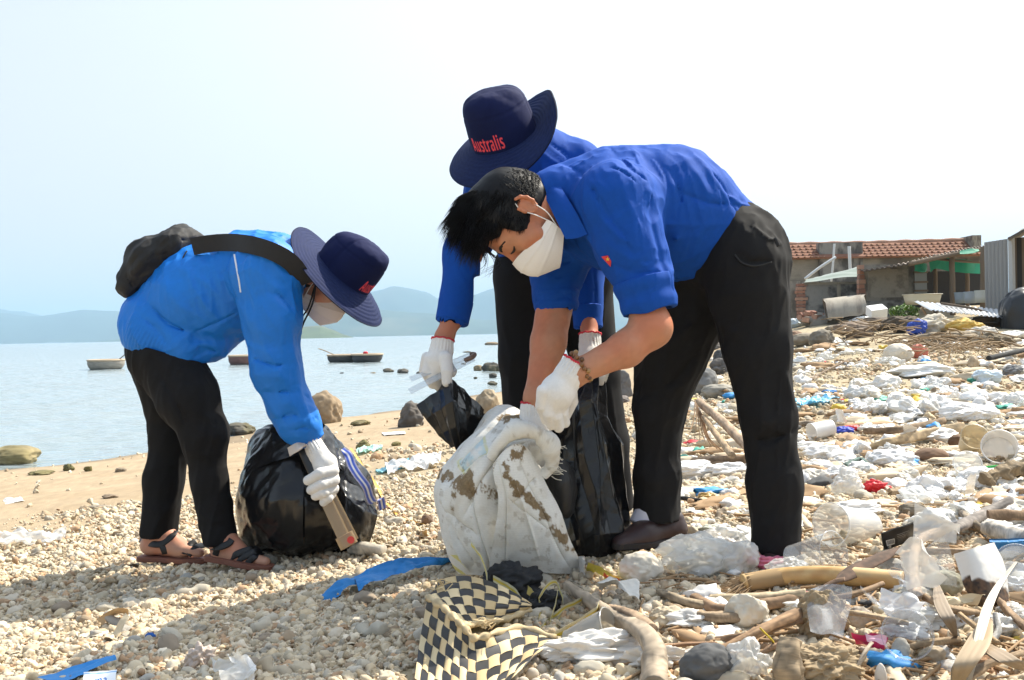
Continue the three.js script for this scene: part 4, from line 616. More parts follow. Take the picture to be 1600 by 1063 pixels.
  const bpr = [...chain([[208, 440, 3.66, 22], [240, 408, 3.66, 34], [284, 382, 3.66, 28], [306, 378, 3.66, 12]], 0.03, [0, 0, 1], 0.62), C([262, 372, 3.66], [284, 362, 3.66], 12, 8, 0.02), C([200, 446, 3.62], [214, 452, 3.70], 15, 13, 0.02)];
  const bf = field(bpr), packFold = wrinkle(camDir(0.75, 0.66, 0), 0.035, 0.20, 2), packSeam = folds(bf, [[[200, 438, 232, 428, 268, 408, 300, 384], 0.004, 0.007], [[236, 376, 250, 392, 256, 416], 0.004, 0.006], [[196, 425, 206, 446, 222, 452], 0.004, -0.005], [[262, 372, 284, 376, 304, 374], 0.004, -0.005], [[215, 412, 240, 400, 262, 396], 0.005, -0.006]]);
  part('pack', surfaceNet((x, y, z) => bf(x, y, z) - 0.010 * facet(x * 10, y * 10, z * 8) - 0.003 * facet(x * 31, y * 31, z * 31) - 0.007 * packFold(x, y, z) - packSeam(x, y, z), ...bounds(bpr, 0.05), 0.0065, cloth([0.012, 0.0115, 0.0115], 0.3)), vtx(0.75), bp);
  const strapPx = [[300, 386], [330, 380], [370, 379], [410, 387], [444, 402], [464, 420], [474, 442]].map(([x, y]) => [x, y, 0]), strapLine = []; for (let i = 0; i <= 24; i++) { const [x, y] = curve(strapPx, i / 24); let best = null; for (const o of [-12, -6, 0, 6, 12]) { const s = hit(jacket.f, x, y + o); if (s) best = Math.min(best ?? 9, depthOf(s)); } strapLine.push(P(x, y, (best ?? 3.5) - 0.012)); }
  for (let k = 0; k < 3; k++) for (let i = 1; i < 24; i++) strapLine[i] = mix3(strapLine[i], mix3(strapLine[i - 1], strapLine[i + 1], 0.5), 0.5);
  const edge = (o) => strapLine.map((q, i) => { const t = unit(sub(strapLine[Math.min(24, i + 1)], strapLine[Math.max(0, i - 1)])), v = unit(sub(q, EYE)), n = unit(cross(t, v)); return add(add(q, mul(n, -o * 0.0024)), mul(v, 0.0)); }), W2 = 13;
  part('shoulder_strap', sheet([edge(-W2), edge(-W2 * 0.3), edge(W2 * 0.4), edge(W2)], 60, 12, (u, v, p) => 0.001 * fbm(p[0] * 90, p[1] * 90, p[2] * 90, 2), 0.010, (u, v, p) => mul([0.017, 0.016, 0.016], v < 0.08 || v > 0.92 ? 0.7 : 1)), vtx(0.75), bp);
  part('zip_pull', rod([P(292, 392, 3.52), P(286, 402, 3.51), P(283, 416, 3.53)], 0.0025, 8, 6), std([0.03, 0.03, 0.03], 0.5), bp);
}

// ---------------------------------------------------------------- the bags the people fill
const FILM = std([0.010, 0.0098, 0.0105], 0.24, { specularIntensity: 0.9 });
const crease = (a, f, s, st = [1, 0.45, 1]) => (u, v, p) => a * (facet(p[0] * f * st[0] + s, p[1] * f * st[1], p[2] * f * st[2]) + 0.30 * facet(p[0] * f * 2.4 * st[0], p[1] * f * 2.4 * st[1] + s, p[2] * f * 2.4 * st[2]) + 0.12 * facet(p[0] * f * 5.5, p[1] * f * 5.5, p[2] * f * 5.5 + s));
const grid = (rows, dd = 0) => rows.map((r) => r.map(([x, y, d]) => P(x, y, d + dd)));
function rings(spec, n = 14) {                       // [cx, cy, depth, half width px, half depth m, tilt px]
  return spec.map(([cx, cy, d, rx, rz, tilt = 0]) => { const r = []; for (let i = 0; i <= n; i++) { const a = i / n * 2 * Math.PI - Math.PI / 2 + Math.PI; r.push(P(cx + Math.cos(a) * rx, cy + Math.sin(a) * tilt, d - Math.sin(a) * rz)); } return r; });
}
{
  const bag = thing('rubbish_bag', 'bulging glossy black rubbish bag standing full beside the sandals of the azure jacket wearer', 'rubbish bag', G(475, 860));
  const body = sheet(rings([[470, 868, 3.70, 30, 0.10], [474, 858, 3.70, 82, 0.21], [476, 812, 3.70, 106, 0.28], [474, 760, 3.70, 104, 0.28], [466, 714, 3.70, 86, 0.23], [458, 684, 3.70, 66, 0.17, 5], [462, 668, 3.70, 52, 0.13, 10], [468, 664, 3.70, 40, 0.10, 12]]), 260, 190, crease(0.032, 6.0, 4, [1, 0.7, 1]), 0);
  part('film', body, FILM, bag);
  part('bag_rim', sheet(grid([[[400, 690, 3.66], [425, 668, 3.58], [455, 664, 3.52], [490, 670, 3.52], [522, 676, 3.6], [536, 700, 3.66]], [[396, 705, 3.62], [424, 690, 3.52], [456, 684, 3.47], [492, 690, 3.47], [526, 700, 3.55], [542, 728, 3.62]], [[384, 740, 3.58], [424, 722, 3.47], [458, 712, 3.43], [496, 716, 3.43], [536, 732, 3.5], [560, 765, 3.58]]]), 70, 30, crease(0.012, 10, 8), 0, null, line), FILM, bag);
  part('bag_skirt', sheet(grid([[[530, 700, 3.60], [545, 740, 3.56], [568, 772, 3.56], [584, 792, 3.62]], [[520, 740, 3.52], [540, 775, 3.46], [566, 800, 3.48], [588, 806, 3.58]], [[516, 790, 3.47], [540, 815, 3.44], [562, 832, 3.48], [578, 842, 3.58]], [[500, 835, 3.5], [525, 852, 3.5], [550, 860, 3.55], [572, 856, 3.62]]]), 50, 50, crease(0.014, 9, 2), 0, null, line), FILM, bag);
  // things that stick out of it
  const cloth1 = tag(mesh('paper_scrap', sheet(grid([[[432, 668, 3.55], [445, 664, 3.5], [458, 668, 3.5]], [[438, 676, 3.5], [447, 676, 3.46], [454, 676, 3.5]]]), 12, 8, crease(0.006, 20, 3)), std([0.72, 0.68, 0.62], 0.9)), 'white scrap peeping out of the mouth of the full black bag', 'paper scrap');
  tag(mesh('paper_scrap', sheet(grid([[[448, 700, 3.42], [462, 690, 3.4], [474, 682, 3.42]], [[452, 714, 3.40], [466, 704, 3.37], [478, 696, 3.4]], [[460, 702, 3.4], [474, 698, 3.37], [484, 690, 3.4]]]), 14, 14, crease(0.007, 20, 5)), std([0.62, 0.53, 0.45], 0.9)), 'crumpled beige paper at the mouth of the full black bag under the azure cuff', 'paper scrap');
  const ribbon = [[532, 702, 3.62], [544, 712, 3.57], [550, 728, 3.53], [560, 744, 3.50], [572, 760, 3.5], [578, 778, 3.54], [584, 786, 3.56], [594, 780, 3.6], [598, 796, 3.62]], edgeR = (o) => ribbon.map(([x, y, d]) => P(x + o, y - o * 0.55, d));
  tag(mesh('ribbon', sheet([edgeR(-6), edgeR(-2), edgeR(2), edgeR(6)], 60, 14, (u, v, p) => 0.004 * noise(p[0] * 40, p[1] * 40, p[2] * 40), 0.001, (u, v) => (Math.abs(v - 0.5) < 0.10 ? [0.75, 0.75, 0.8] : Math.abs(v - 0.5) < 0.3 ? [0.06, 0.12, 0.55] : v < 0.12 || v > 0.88 ? [0.55, 0.52, 0.7] : [0.18, 0.24, 0.62])), vtx(0.6)), 'blue ribbon with white stripe spilling from the right of the full black bag', 'ribbon');
  const yl = [[548, 700, 3.75], [566, 728, 3.72], [584, 752, 3.70], [600, 780, 3.70], [618, 802, 3.70], [640, 814, 3.68], [664, 820, 3.66]].map(([x, y]) => G(x, y, 0.012 + 0.10 * smooth(600, 548, x)));
  tag(mesh('strap', sheet([yl.map((p) => add(p, [-0.012, 0.004, -0.012])), yl, yl.map((p) => add(p, [0.012, 0, 0.012]))], 60, 8, (u, v, p) => 0.004 * noise(p[0] * 30, 1, p[2] * 30), 0.001), std([0.62, 0.36, 0.05], 0.5)), 'flat yellow packing strap trailing over the rubble right of the full black bag', 'strap');
}
{
  const bag = thing('rubbish_bag', 'open black rubbish bag held up by both hands of the person behind the white sack', 'rubbish bag', G(930, 866));
  part('film', sheet(grid([[[651, 633, 3.02], [680, 612, 2.99], [701, 588, 2.96], [724, 608, 3.03], [757, 640, 3.1]], [[664, 655, 3.0], [684, 640, 2.93], [708, 624, 2.90], [730, 640, 2.98], [756, 658, 3.1]], [[682, 684, 3.0], [696, 674, 2.93], [714, 668, 2.90], [734, 674, 2.98], [754, 678, 3.1]], [[698, 698, 3.02], [708, 702, 2.96], [722, 706, 2.95], [738, 704, 3.0], [756, 702, 3.1]]]), 150, 110, (u, v, p) => 0.016 * (1 - Math.abs(((u * 5.3 + 0.25 * v) % 1) * 2 - 1)) * (0.3 + 0.7 * v) + crease(0.006, 12, 3)(u, v, p), 0.0012, null, line), FILM, bag);
  part('film', sheet(grid([[[885, 604, 3.02], [905, 594, 2.97], [924, 584, 2.95], [936, 588, 2.97], [946, 600, 3.02]], [[868, 665, 3.02], [893, 640, 2.93], [920, 622, 2.89], [946, 640, 2.94], [962, 662, 3.02]], [[864, 732, 3.02], [893, 715, 2.91], [930, 700, 2.87], [962, 690, 2.93], [984, 692, 3.02]], [[868, 790, 3.0], [898, 780, 2.90], [936, 762, 2.85], [966, 780, 2.91], [987, 792, 3.02]], [[878, 848, 2.98], [905, 845, 2.89], [938, 836, 2.84], [970, 832, 2.89], [992, 836, 3.0]], [[886, 868, 3.0], [910, 870, 2.92], [938, 868, 2.88], [968, 858, 2.91], [990, 850, 3.0]]]), 190, 220, (u, v, p) => 0.022 * (1 - Math.abs(((u * 4.3 + 0.35 * Math.sin(v * 5)) % 1) * 2 - 1)) * smooth(1.1, 0.5, v) + crease(0.014, 7, 6, [1.5, 0.5, 1.2])(u, v, p), 0.0012, null, line), FILM, bag);
  part('film', sheet(grid([[[750, 645, 3.12], [800, 660, 3.16], [850, 640, 3.14], [890, 606, 3.06]], [[750, 720, 3.1], [800, 730, 3.14], [850, 720, 3.12], [880, 700, 3.04]], [[730, 790, 3.08], [800, 800, 3.1], [850, 800, 3.08], [880, 790, 3.02]], [[694, 800, 3.05], [720, 850, 3.0], [850, 862, 3.0], [890, 865, 3.0]]]), 50, 50, crease(0.018, 7, 9), 0.0012), FILM, bag);
  part('film', sheet(grid([[[852, 728, 2.86], [868, 716, 2.80], [884, 720, 2.80], [898, 736, 2.86]], [[850, 755, 2.84], [868, 752, 2.76], [888, 754, 2.76], [902, 762, 2.84]], [[862, 790, 2.85], [876, 796, 2.78], [890, 794, 2.79], [900, 786, 2.86]], [[872, 806, 2.88], [880, 812, 2.82], [892, 808, 2.83], [898, 800, 2.88]]]), 40, 40, (u, v, p) => 0.004 * wrinkle(camDir(0.6, 0.7, 0), 0.02, 0.12, 3)(...p)), std([0.017, 0.017, 0.018], 0.5), bag);
}
{ // woven plastic sack, muddy, its mouth rolled open
  const sack = thing('sack', 'dirty white woven sack with rolled mouth and mud stains between the two blue shirts', 'sack', G(800, 900));
  const mud = (u, v, p, a) => {
    const n = fbm(p[0] * 22, p[1] * 22, p[2] * 22, 4), f = noise(p[0] * 260, p[1] * 260, p[2] * 260), d1 = noise(p[0] * 55, p[1] * 55, p[2] * 55 + 3);
    let c = mul([0.74, 0.725, 0.67], 1 + 0.05 * f + 0.03 * Math.sin(p[1] * 900)); c = mix3(c, [0.56, 0.50, 0.40], smooth(0.0, 0.5, n) * 0.4);
    const m = smooth(0.0, 0.10, a(u, v) - 0.06 + 0.42 * n + 0.22 * d1 + 0.10 * f);
    c = mix3(c, mul([0.21, 0.145, 0.075], 1 + 0.3 * f), m); return mix3(c, [0.30, 0.24, 0.16], 0.40 * smooth(0.46, 0.66, d1 + 0.35 * f));
  };
  const blob = (u, v, x, y, rx, ry, rot = 0) => { const c = Math.cos(rot), s = Math.sin(rot), dx = u - x, dy = v - y; return 0.35 - Math.hypot((dx * c + dy * s) / rx, (-dx * s + dy * c) / ry) * 0.35; };
  const weave = (u, v, p) => 0.013 * facet(p[0] * 9, p[1] * 7, p[2] * 9) + 0.0045 * facet(p[0] * 23, p[1] * 17, p[2] * 23) + 0.0012 * facet(p[0] * 60, p[1] * 60, p[2] * 60);
  const K = 0.2;
  const sf1 = uvFolds([[0.85, 0.16, 0.1, 0.42, 0.03, 0.022], [0.75, 0.22, 0.3, 0.62, 0.025, 0.018], [0.1, 0.36, 0.22, 0.95, 0.025, -0.018], [0.45, 0.05, 0.15, 0.3, 0.03, 0.016], [0.35, 0.45, 0.5, 0.98, 0.03, 0.020], [0.05, 0.55, 0.4, 0.72, 0.025, 0.014], [0.6, 0.12, 0.35, 0.4, 0.025, -0.016], [0.15, 0.62, 0.3, 0.9, 0.02, 0.014]]), sf2 = uvFolds([[0.1, 0.05, 0.2, 0.98, 0.03, 0.016], [0.5, 0.1, 0.85, 0.95, 0.025, 0.014], [0.3, 0.2, 0.55, 0.9, 0.02, -0.012], [0.8, 0.25, 0.3, 0.5, 0.02, 0.012], [0.2, 0.45, 0.7, 0.7, 0.018, 0.010]]);
  part('sack_body', sheet(grid([
    [[752, 660, 2.78], [768, 642, 2.74], [786, 636, 2.71], [812, 644, 2.68], [836, 660, 2.66], [856, 678, 2.67]],
    [[724, 692, 2.70], [746, 678, 2.63], [776, 668, 2.58], [812, 668, 2.55], [846, 684, 2.56], [866, 712, 2.62]],
    [[692, 738, 2.68], [716, 728, 2.57], [748, 716, 2.50], [786, 712, 2.50], [826, 724, 2.56], [858, 738, 2.66]],
    [[680, 772, 2.68], [702, 770, 2.55], [738, 764, 2.48], [774, 764, 2.49], [814, 772, 2.56], [850, 776, 2.66]],
    [[688, 818, 2.68], [708, 824, 2.56], [742, 826, 2.49], [776, 828, 2.50], [826, 828, 2.54], [872, 822, 2.66]],
    [[706, 868, 2.68], [724, 872, 2.58], [752, 872, 2.53], [782, 872, 2.53], [836, 870, 2.57], [890, 866, 2.68]],
    [[718, 895, 2.70], [732, 898, 2.64], [756, 899, 2.60], [790, 898, 2.60], [850, 899, 2.62], [905, 898, 2.70]]], K), 170, 190, (u, v, p) => 0.8 * weave(u, v, p) + 0.75 * sf1(u, v), 0.002,
    (u, v, p) => { let c = mud(u, v, p, (a, b) => Math.max(blob(a, b, 0.26, 0.44, 0.34, 0.07, 0.25), blob(a, b, 0.5, 0.10, 0.2, 0.05), -0.3)); const t = Math.max(Math.abs(u - 0.30) / 0.16 + Math.abs(v - 0.30) / 0.11, 0); if (t < 1) c = mix3(c, t > 0.82 ? [0.62, 0.60, 0.22] : [0.36, 0.58, 0.66], 0.55 * smooth(-0.35, 0.15, fbm(p[0] * 40, p[1] * 40, p[2] * 40, 3))); if (v > 0.82 && u < 0.2 && Math.abs(((v * 3 - u * 2.2) % 0.5) - 0.25) < 0.11) c = mix3(c, [0.68, 0.60, 0.12], 0.8); return c; }), vtx(0.85), sack);
  part('sack_flap', sheet(grid([
    [[770, 726, 2.46], [788, 704, 2.44], [808, 694, 2.45], [826, 702, 2.48], [844, 730, 2.53]],
    [[772, 748, 2.45], [792, 742, 2.42], [815, 738, 2.44], [836, 744, 2.48], [852, 760, 2.53]],
    [[778, 786, 2.45], [798, 788, 2.43], [826, 786, 2.45], [850, 786, 2.49], [872, 798, 2.54]],
    [[772, 836, 2.47], [798, 838, 2.46], [832, 838, 2.48], [862, 838, 2.51], [892, 846, 2.56]],
    [[764, 886, 2.53], [796, 892, 2.53], [836, 894, 2.54], [876, 896, 2.56], [916, 898, 2.61]]], K), 120, 150, (u, v, p) => weave(u, v, p) * 0.6 + 0.75 * sf2(u, v), 0.002,
    (u, v, p) => mud(u, v, p, (a, b) => Math.max(blob(a, b, 0.45, 0.42, 0.62, 0.075, 0.62), blob(a, b, 0.88, 0.74, 0.12, 0.06, 0.4), blob(a, b, 0.3, 0.10, 0.36, 0.09, -0.2)))), vtx(0.85), sack);
  part('rolled_rim', rod([[768, 716, 2.48], [782, 690, 2.46], [806, 672, 2.46], [838, 676, 2.47], [860, 698, 2.50], [862, 728, 2.53], [848, 742, 2.54]].map(([x, y, d]) => P(x, y, d + K)), (t) => 0.013 + 0.013 * Math.sin(t * 3.1), 110, 26, (t, a, p) => 0.55 * facet(p[0] * 20, p[1] * 20, p[2] * 20) + 0.2 * facet(p[0] * 50, p[1] * 50 + a, p[2] * 50), null, 1, (t, a, p) => mud(0.9, 0.9, p, () => -0.25 + 0.1 * Math.sin(a))), vtx(0.85), sack);
  part('sack_lining', sheet(grid([[[800, 690, 2.58], [825, 690, 2.62], [850, 700, 2.66]], [[800, 720, 2.56], [828, 722, 2.62], [854, 728, 2.66]], [[812, 745, 2.55], [836, 748, 2.60], [856, 748, 2.66]]], K), 20, 20, weave, 0, (u, v, p) => mul([0.45, 0.36, 0.14], 1 + 0.5 * fbm(p[0] * 30, p[1] * 30, p[2] * 30))), vtx(0.85), sack);
  const rnd = rng(31);
  for (let i = 0; i < 26; i++) { const t = rnd(), q = P(lerp(858, 868, rnd()), lerp(690, 745, t), 2.50 + K + 0.04 * rnd()); part('loose_thread', rod([q, add(q, [0.012 + 0.012 * rnd(), -0.004 + 0.01 * (rnd() - 0.5), 0.01 * (rnd() - 0.5)]), add(q, [0.02 + 0.016 * rnd(), -0.016 * rnd(), 0.012 * (rnd() - 0.5)])], 0.0009, 5, 4), std([0.7, 0.66, 0.55], 0.9), sack); }
}
// ---- tongs
const CLEARP = std([0.86, 0.88, 0.90], 0.10, { transmission: 0.82, ior: 1.45 }), CLOUDY = std([0.84, 0.84, 0.82], 0.34, { transmission: 0.62, ior: 1.4 }), WHITEP = std([0.80, 0.79, 0.77], 0.45, { transmission: 0.30 }), AMBER = std([0.62, 0.47, 0.28], 0.15, { transmission: 0.55, ior: 1.45 });
function blade(a, b, w, th, nrm) { return rod([P(...a), P(...mix3(a, b, 0.5)), P(...b)], w, 18, 10, null, nrm, th); }
{
  const t = thing('tongs', 'long brown clear tongs with black grip held by the azure jacket wearer', 'tongs', P(545, 850, 3.36));
  const n = camDir(0.2, 0.1, 1);
  part('blade', blade([489, 738, 3.41], [542, 850, 3.36], 0.023, 0.16, n), AMBER, t);
  part('blade', blade([496, 736, 3.45], [552, 846, 3.42], 0.022, 0.16, n), AMBER, t);
  part('grip', blade([474, 702, 3.43], [492, 742, 3.41], 0.022, 0.42, n), std([0.012, 0.012, 0.013], 0.3), t);
  part('grip', blade([480, 704, 3.46], [497, 738, 3.45], 0.020, 0.42, n), std([0.012, 0.012, 0.013], 0.3), t);
  part('blade_tip', blade([537, 836, 3.355], [546, 854, 3.35], 0.034, 0.25, n), AMBER, t);
  const o = P(548, 844, 3.335), st = new THREE.CylinderGeometry(0.013, 0.013, 0.002, 20); frame(st, o, camDir(1, 0, 0), n, cross(camDir(1, 0, 0), n)); part('sticker', st, std([0.62, 0.05, 0.04], 0.5), t).userData.label = 'small round red sticker';
}
{
  const t = thing('tongs', 'clear plastic tongs in the glove of the person behind, against the sea', 'tongs', P(700, 585, 3.0)), n = camDir(0.1, 0.75, 0.6);
  part('blade', blade([641, 593, 2.96], [738, 554, 3.02], 0.012, 0.16, n), CLEARP, t);
  part('blade', blade([640, 612, 2.94], [740, 560, 3.0], 0.013, 0.16, n), CLEARP, t);
  part('hinge', rod([P(726, 564, 3.0), P(738, 558, 3.0), P(741, 554, 3.02), P(734, 554, 3.02)], 0.008, 16, 8), std([0.16, 0.10, 0.07], 0.4), t);
}

// ---------------------------------------------------------------- boats, rocks, the yard on the right
function bobbing(px, py, rpx, hpx, col, label, group, seed) { // a round basket boat, its waterline at px, py
  const d = (EYE[1] - SEA) * FPX / (py - (537 - 0.0205 * px)), c = P(px, py, d), r = rpx * d / FPX, h = hpx * d / FPX, b = thing('basket_boat', label, 'boat', [c[0], SEA, c[2]], group);
  const prof = [[0.02, -0.25], [0.45, -0.22], [0.78, -0.05], [0.93, 0.25], [1.0, 0.6], [1.0, 1.0]].map(([x, y]) => new THREE.Vector2(x * r, y * h));
  const hull = new THREE.LatheGeometry(new THREE.SplineCurve(prof).getPoints(18), 40); const w = shape(hull, (p) => [p[0] * (1 + 0.02 * Math.sin(p[2] * 3 + seed)), p[1] + 0.02 * p[0] / r, p[2]]);
  mesh('hull', paint(w, (p) => mul(mix3([0.05, 0.045, 0.04], col, smooth(-0.1, 0.25, p[1] / h + 0.2 * fbm(p[0] * 6, p[1] * 6, p[2] * 6))), 1 + 0.3 * noise(p[0] * 12, p[1] * 30, p[2] * 12))), vtx(0.85), b);
  const rim = new THREE.TorusGeometry(r, 0.045, 8, 44); rim.rotateX(Math.PI / 2); rim.translate(0, h, 0); mesh('rim', rim, std(mul([0.42, 0.32, 0.22], 1), 0.8), b);
  for (let i = 0; i < 3; i++) { const a = seed + i * 0.9 - 0.9, z = Math.sin(a) * r * 0.55, x = r * 0.9 * Math.sqrt(1 - Math.min(0.9, (z / r) ** 2)); mesh('thwart', rod([[-x, h * 0.85, z], [x, h * 0.85, z]], 0.03, 4, 6), std([0.2, 0.14, 0.09], 0.9), b); }
  return { b, c, d, r, h };
}
{
  const g = 'basket boats moored on the bay';
  const a = bobbing(166, 577, 27, 14, [0.26, 0.235, 0.20], 'pale grey round basket boat with a pole, alone at the left on the water', g, 1);
  mesh('pole', rod([[a.r * 0.7, a.h, 0], [a.r * 1.15, a.h + 0.25, 0.1], [a.r * 1.7, a.h + 0.62, 0.2]], 0.022, 8, 6), std([0.13, 0.09, 0.06], 0.9), a.b);
  bobbing(380, 570, 22, 14, [0.14, 0.07, 0.06], 'dark reddish round basket boat half hidden behind the azure sleeve', g, 2);
  const c = bobbing(536, 566, 24, 11, [0.05, 0.047, 0.045], 'black round basket boat with a raised oar, left one of the touching pair', g, 3);
  mesh('oar', rod([[-c.r * 0.5, c.h, 0], [-c.r * 1.2, c.h + 0.25, 0.1], [-c.r * 1.55, c.h + 0.35, 0.15]], 0.028, 8, 6), std([0.36, 0.27, 0.18], 0.9), c.b);
  const e = bobbing(574, 566, 24, 12, [0.045, 0.042, 0.042], 'black basket boat with red cloth on its rim, right of the touching pair', g, 4);
  mesh('red_cloth', rock([0.12, 0.1, 0.1], 4, 3).translate(-0.05, e.h + 0.06, 0.3), std([0.55, 0.03, 0.04], 0.8), e.b);
}
const STONE = vtx(0.9);
function stoneColour(base, moss, seed) { return (p, n) => mul(mix3(mix3(base, mul(base, 0.6), smooth(-0.1, 0.5, fbm(p[0] * 3 + seed, p[1] * 3, p[2] * 3))), [0.16, 0.135, 0.05], moss * smooth(0.1, -0.25, fbm(p[0] * 4, p[1] * 4 + seed, p[2] * 4) + p[1] * 0.0)), 1 + 0.22 * noise(p[0] * 28, p[1] * 28, p[2] * 28)); }
function boulder(px, py, wpx, hpx, col, label, o = {}) {   // foot at px, py; width and height in pixels
  const g0 = o.sea ? P(px, py, (EYE[1] - SEA) * FPX / (py - (537 - 0.0205 * px))) : G(px, py), d = depthOf(g0), k = d / FPX, w = wpx * k / 2, h = hpx * k;
  const gm = rock([w, h * 0.62, w * (o.deep || 0.8)], o.seed || px, o.detail || 14, o.rough || 0.46, o.sharp ?? 0.85);
  paint(gm, stoneColour(col, o.moss || 0, o.seed || px)); const b = mesh('rock', gm, STONE); b.position.set(g0[0], g0[1] + h * 0.36, g0[2] - w * 0.4); b.rotation.y = o.turn || 0; b.rotation.z = o.roll || 0;
  return tag(b, label, 'rock', o.group);
}
const BROWN = [0.20, 0.145, 0.085], GREY = [0.19, 0.185, 0.175], DARK = [0.085, 0.078, 0.065], CORAL = [0.46, 0.42, 0.34];
boulder(508, 662, 52, 46, [0.27, 0.20, 0.125], 'rounded brown boulder at the water edge right behind the azure cuff', { seed: 3, rough: 0.34 });
boulder(398, 668, 60, 22, BROWN, 'low brown rock at the water edge seen past the azure sleeve', { seed: 5, moss: 0.4 });
boulder(375, 680, 44, 18, DARK, 'dark flat rock at the shoreline left of the full black bag', { seed: 7, moss: 0.5 });
boulder(642, 667, 46, 36, [0.13, 0.115, 0.10], 'dark angular rock on the sand below the lifted black film', { seed: 11, rough: 0.45, sharp: 1 });
boulder(8, 726, 88, 26, [0.24, 0.195, 0.10], 'large mossy tan rock cut by the left edge of the picture', { sea: true, seed: 13, moss: 0.5, rough: 0.25 });
boulder(163, 711, 26, 12, DARK, 'small dark mossy rock at the waterline, left one of three', { seed: 15, moss: 0.6 });
boulder(199, 704, 24, 8, [0.06, 0.055, 0.045], 'flat black rock at the waterline, middle one of three', { seed: 17 });
boulder(234, 699, 20, 12, [0.04, 0.038, 0.035], 'black rock at the waterline touching the black trousers', { seed: 19 });
boulder(97, 722, 14, 8, DARK, 'small dark rock near the mossy tan rock at the waterline', { seed: 21 });
boulder(106, 736, 14, 10, [0.12, 0.11, 0.04], 'small greenish stone on the wet sand, left one', { seed: 23, moss: 0.8 });
boulder(137, 737, 12, 9, [0.13, 0.12, 0.04], 'small greenish stone on the wet sand, right one', { seed: 25, moss: 0.8 });
boulder(60, 742, 40, 5, [0.22, 0.19, 0.09], 'flat weedy slab at the waterline in front of the mossy tan rock', { seed: 27, moss: 0.7 });
boulder(186, 738, 16, 6, [0.2, 0.16, 0.11], 'flat brown stone on the smooth sand left of the trousers', { seed: 29 });
boulder(170, 779, 22, 6, [0.24, 0.18, 0.12], 'flat tan stone on the sand half way to the sandals', { seed: 31 });
boulder(152, 796, 34, 6, [0.40, 0.33, 0.24], 'pale flat stone on the sand left of the sandals', { seed: 33 });
boulder(565, 665, 26, 8, [0.16, 0.13, 0.07], 'low mossy stone on the sand right of the brown boulder', { seed: 35, moss: 0.8 });
boulder(568, 704, 24, 14, [0.17, 0.15, 0.06], 'mossy clump of rock on the sand over the yellow strap', { seed: 37, moss: 0.9 });
boulder(618, 697, 16, 6, [0.15, 0.13, 0.05], 'tiny mossy stone on the sand above the pale scraps', { seed: 39, moss: 0.9 });
for (const [x, y, w, h, s, c, lab] of [[607, 582, 18, 6, 1, DARK, 'flat dark rock in the bay under the two black boats, left one of three'], [627, 583, 18, 7, 2, DARK, 'flat dark rock in the bay under the two black boats, middle one of three'], [655, 584, 10, 3, 3, DARK, 'tiny dark rock in the bay right of the two flat ones'], [534, 584, 6, 2, 4, DARK, 'speck of dark rock breaking the water below the left black boat'], [583, 584, 8, 2, 5, BROWN, 'speck of brown rock breaking the water below the right black boat'], [768, 539, 22, 4, 6, BROWN, 'long low brown rock in the bay touching the trousers behind the gloved tongs'], [747, 579, 14, 8, 7, [0.3, 0.23, 0.14], 'small tan rock in the bay left of the largest dark one'], [768, 581, 26, 14, 8, DARK, 'largest dark rock in the bay beside the trousers behind the tongs'], [770, 590, 14, 6, 9, DARK, 'small dark rock in the bay just under the largest one'], [770, 602, 14, 6, 10, DARK, 'lowest dark rock in the bay beside the trousers behind the tongs'], [724, 570, 8, 3, 11, DARK, 'tiny dark rock in the bay behind the tongs tip'], [730, 551, 14, 2, 12, DARK, 'thin dark rock line in the bay above the tongs tip'], [743, 592, 6, 3, 13, DARK, 'tiny dark rock in the bay below the tan one']]) boulder(x, y, w, h, c, lab, { sea: true, seed: s + 40, moss: 0.3, group: 'small rocks standing in the bay', detail: 6 });
boulder(762, 650, 42, 40, [0.34, 0.27, 0.18], 'tan boulder at the water edge behind the rolled sack', { seed: 57 });
boulder(736, 648, 20, 16, DARK, 'dark boulder at the water edge left of the tan one behind the sack', { seed: 58 });
boulder(972, 622, 40, 44, [0.14, 0.135, 0.13], 'grey boulder showing between the two pairs of black trousers, upper one', { seed: 59, sharp: 1 });
boulder(968, 630, 34, 14, [0.15, 0.13, 0.12], 'grey slab under the boulder between the two pairs of black trousers', { seed: 60, sharp: 1 });
boulder(1096, 616, 58, 40, [0.19, 0.19, 0.185], 'large grey angular boulder seen between the legs of the bareheaded person', { seed: 61, sharp: 1, rough: 0.4 });
boulder(1124, 622, 52, 22, [0.26, 0.24, 0.20], 'pale elongated boulder seen between the legs in front of the grey one', { seed: 62 });
boulder(1085, 598, 40, 22, [0.27, 0.23, 0.17], 'tan boulder behind the large grey one between the legs', { seed: 63 });
boulder(1128, 585, 40, 22, [0.12, 0.11, 0.10], 'dark wedge shaped rock behind the grey boulder between the legs', { seed: 64, sharp: 1 });
boulder(1126, 566, 24, 18, [0.10, 0.10, 0.10], 'dark rock at the far end of the sand between the legs', { seed: 65 });
boulder(1108, 550, 34, 16, [0.13, 0.12, 0.11], 'far dark rock on the shore between the legs, left one', { seed: 66 });
boulder(1134, 540, 30, 18, [0.15, 0.14, 0.12], 'far dark rock on the shore between the legs, right one', { seed: 67 });
boulder(1240, 535, 36, 18, [0.27, 0.17, 0.11], 'reddish rock right of the trousers at the yard edge', { seed: 68 });
boulder(1262, 540, 44, 20, [0.36, 0.30, 0.22], 'pale flat rock right of the trousers below the fallen slab', { seed: 69, rough: 0.25 });
boulder(1290, 541, 34, 26, [0.24, 0.21, 0.165], 'upright brown rock below the fallen slab with a white ring beside it', { seed: 70, sharp: 0.9 });
boulder(1306, 518, 26, 10, [0.28, 0.23, 0.17], 'small tan rock behind the upright brown rock', { seed: 71 });
boulder(1240, 580, 32, 14, [0.20, 0.20, 0.19], 'grey rock against the right trouser leg on the sand', { seed: 72 });
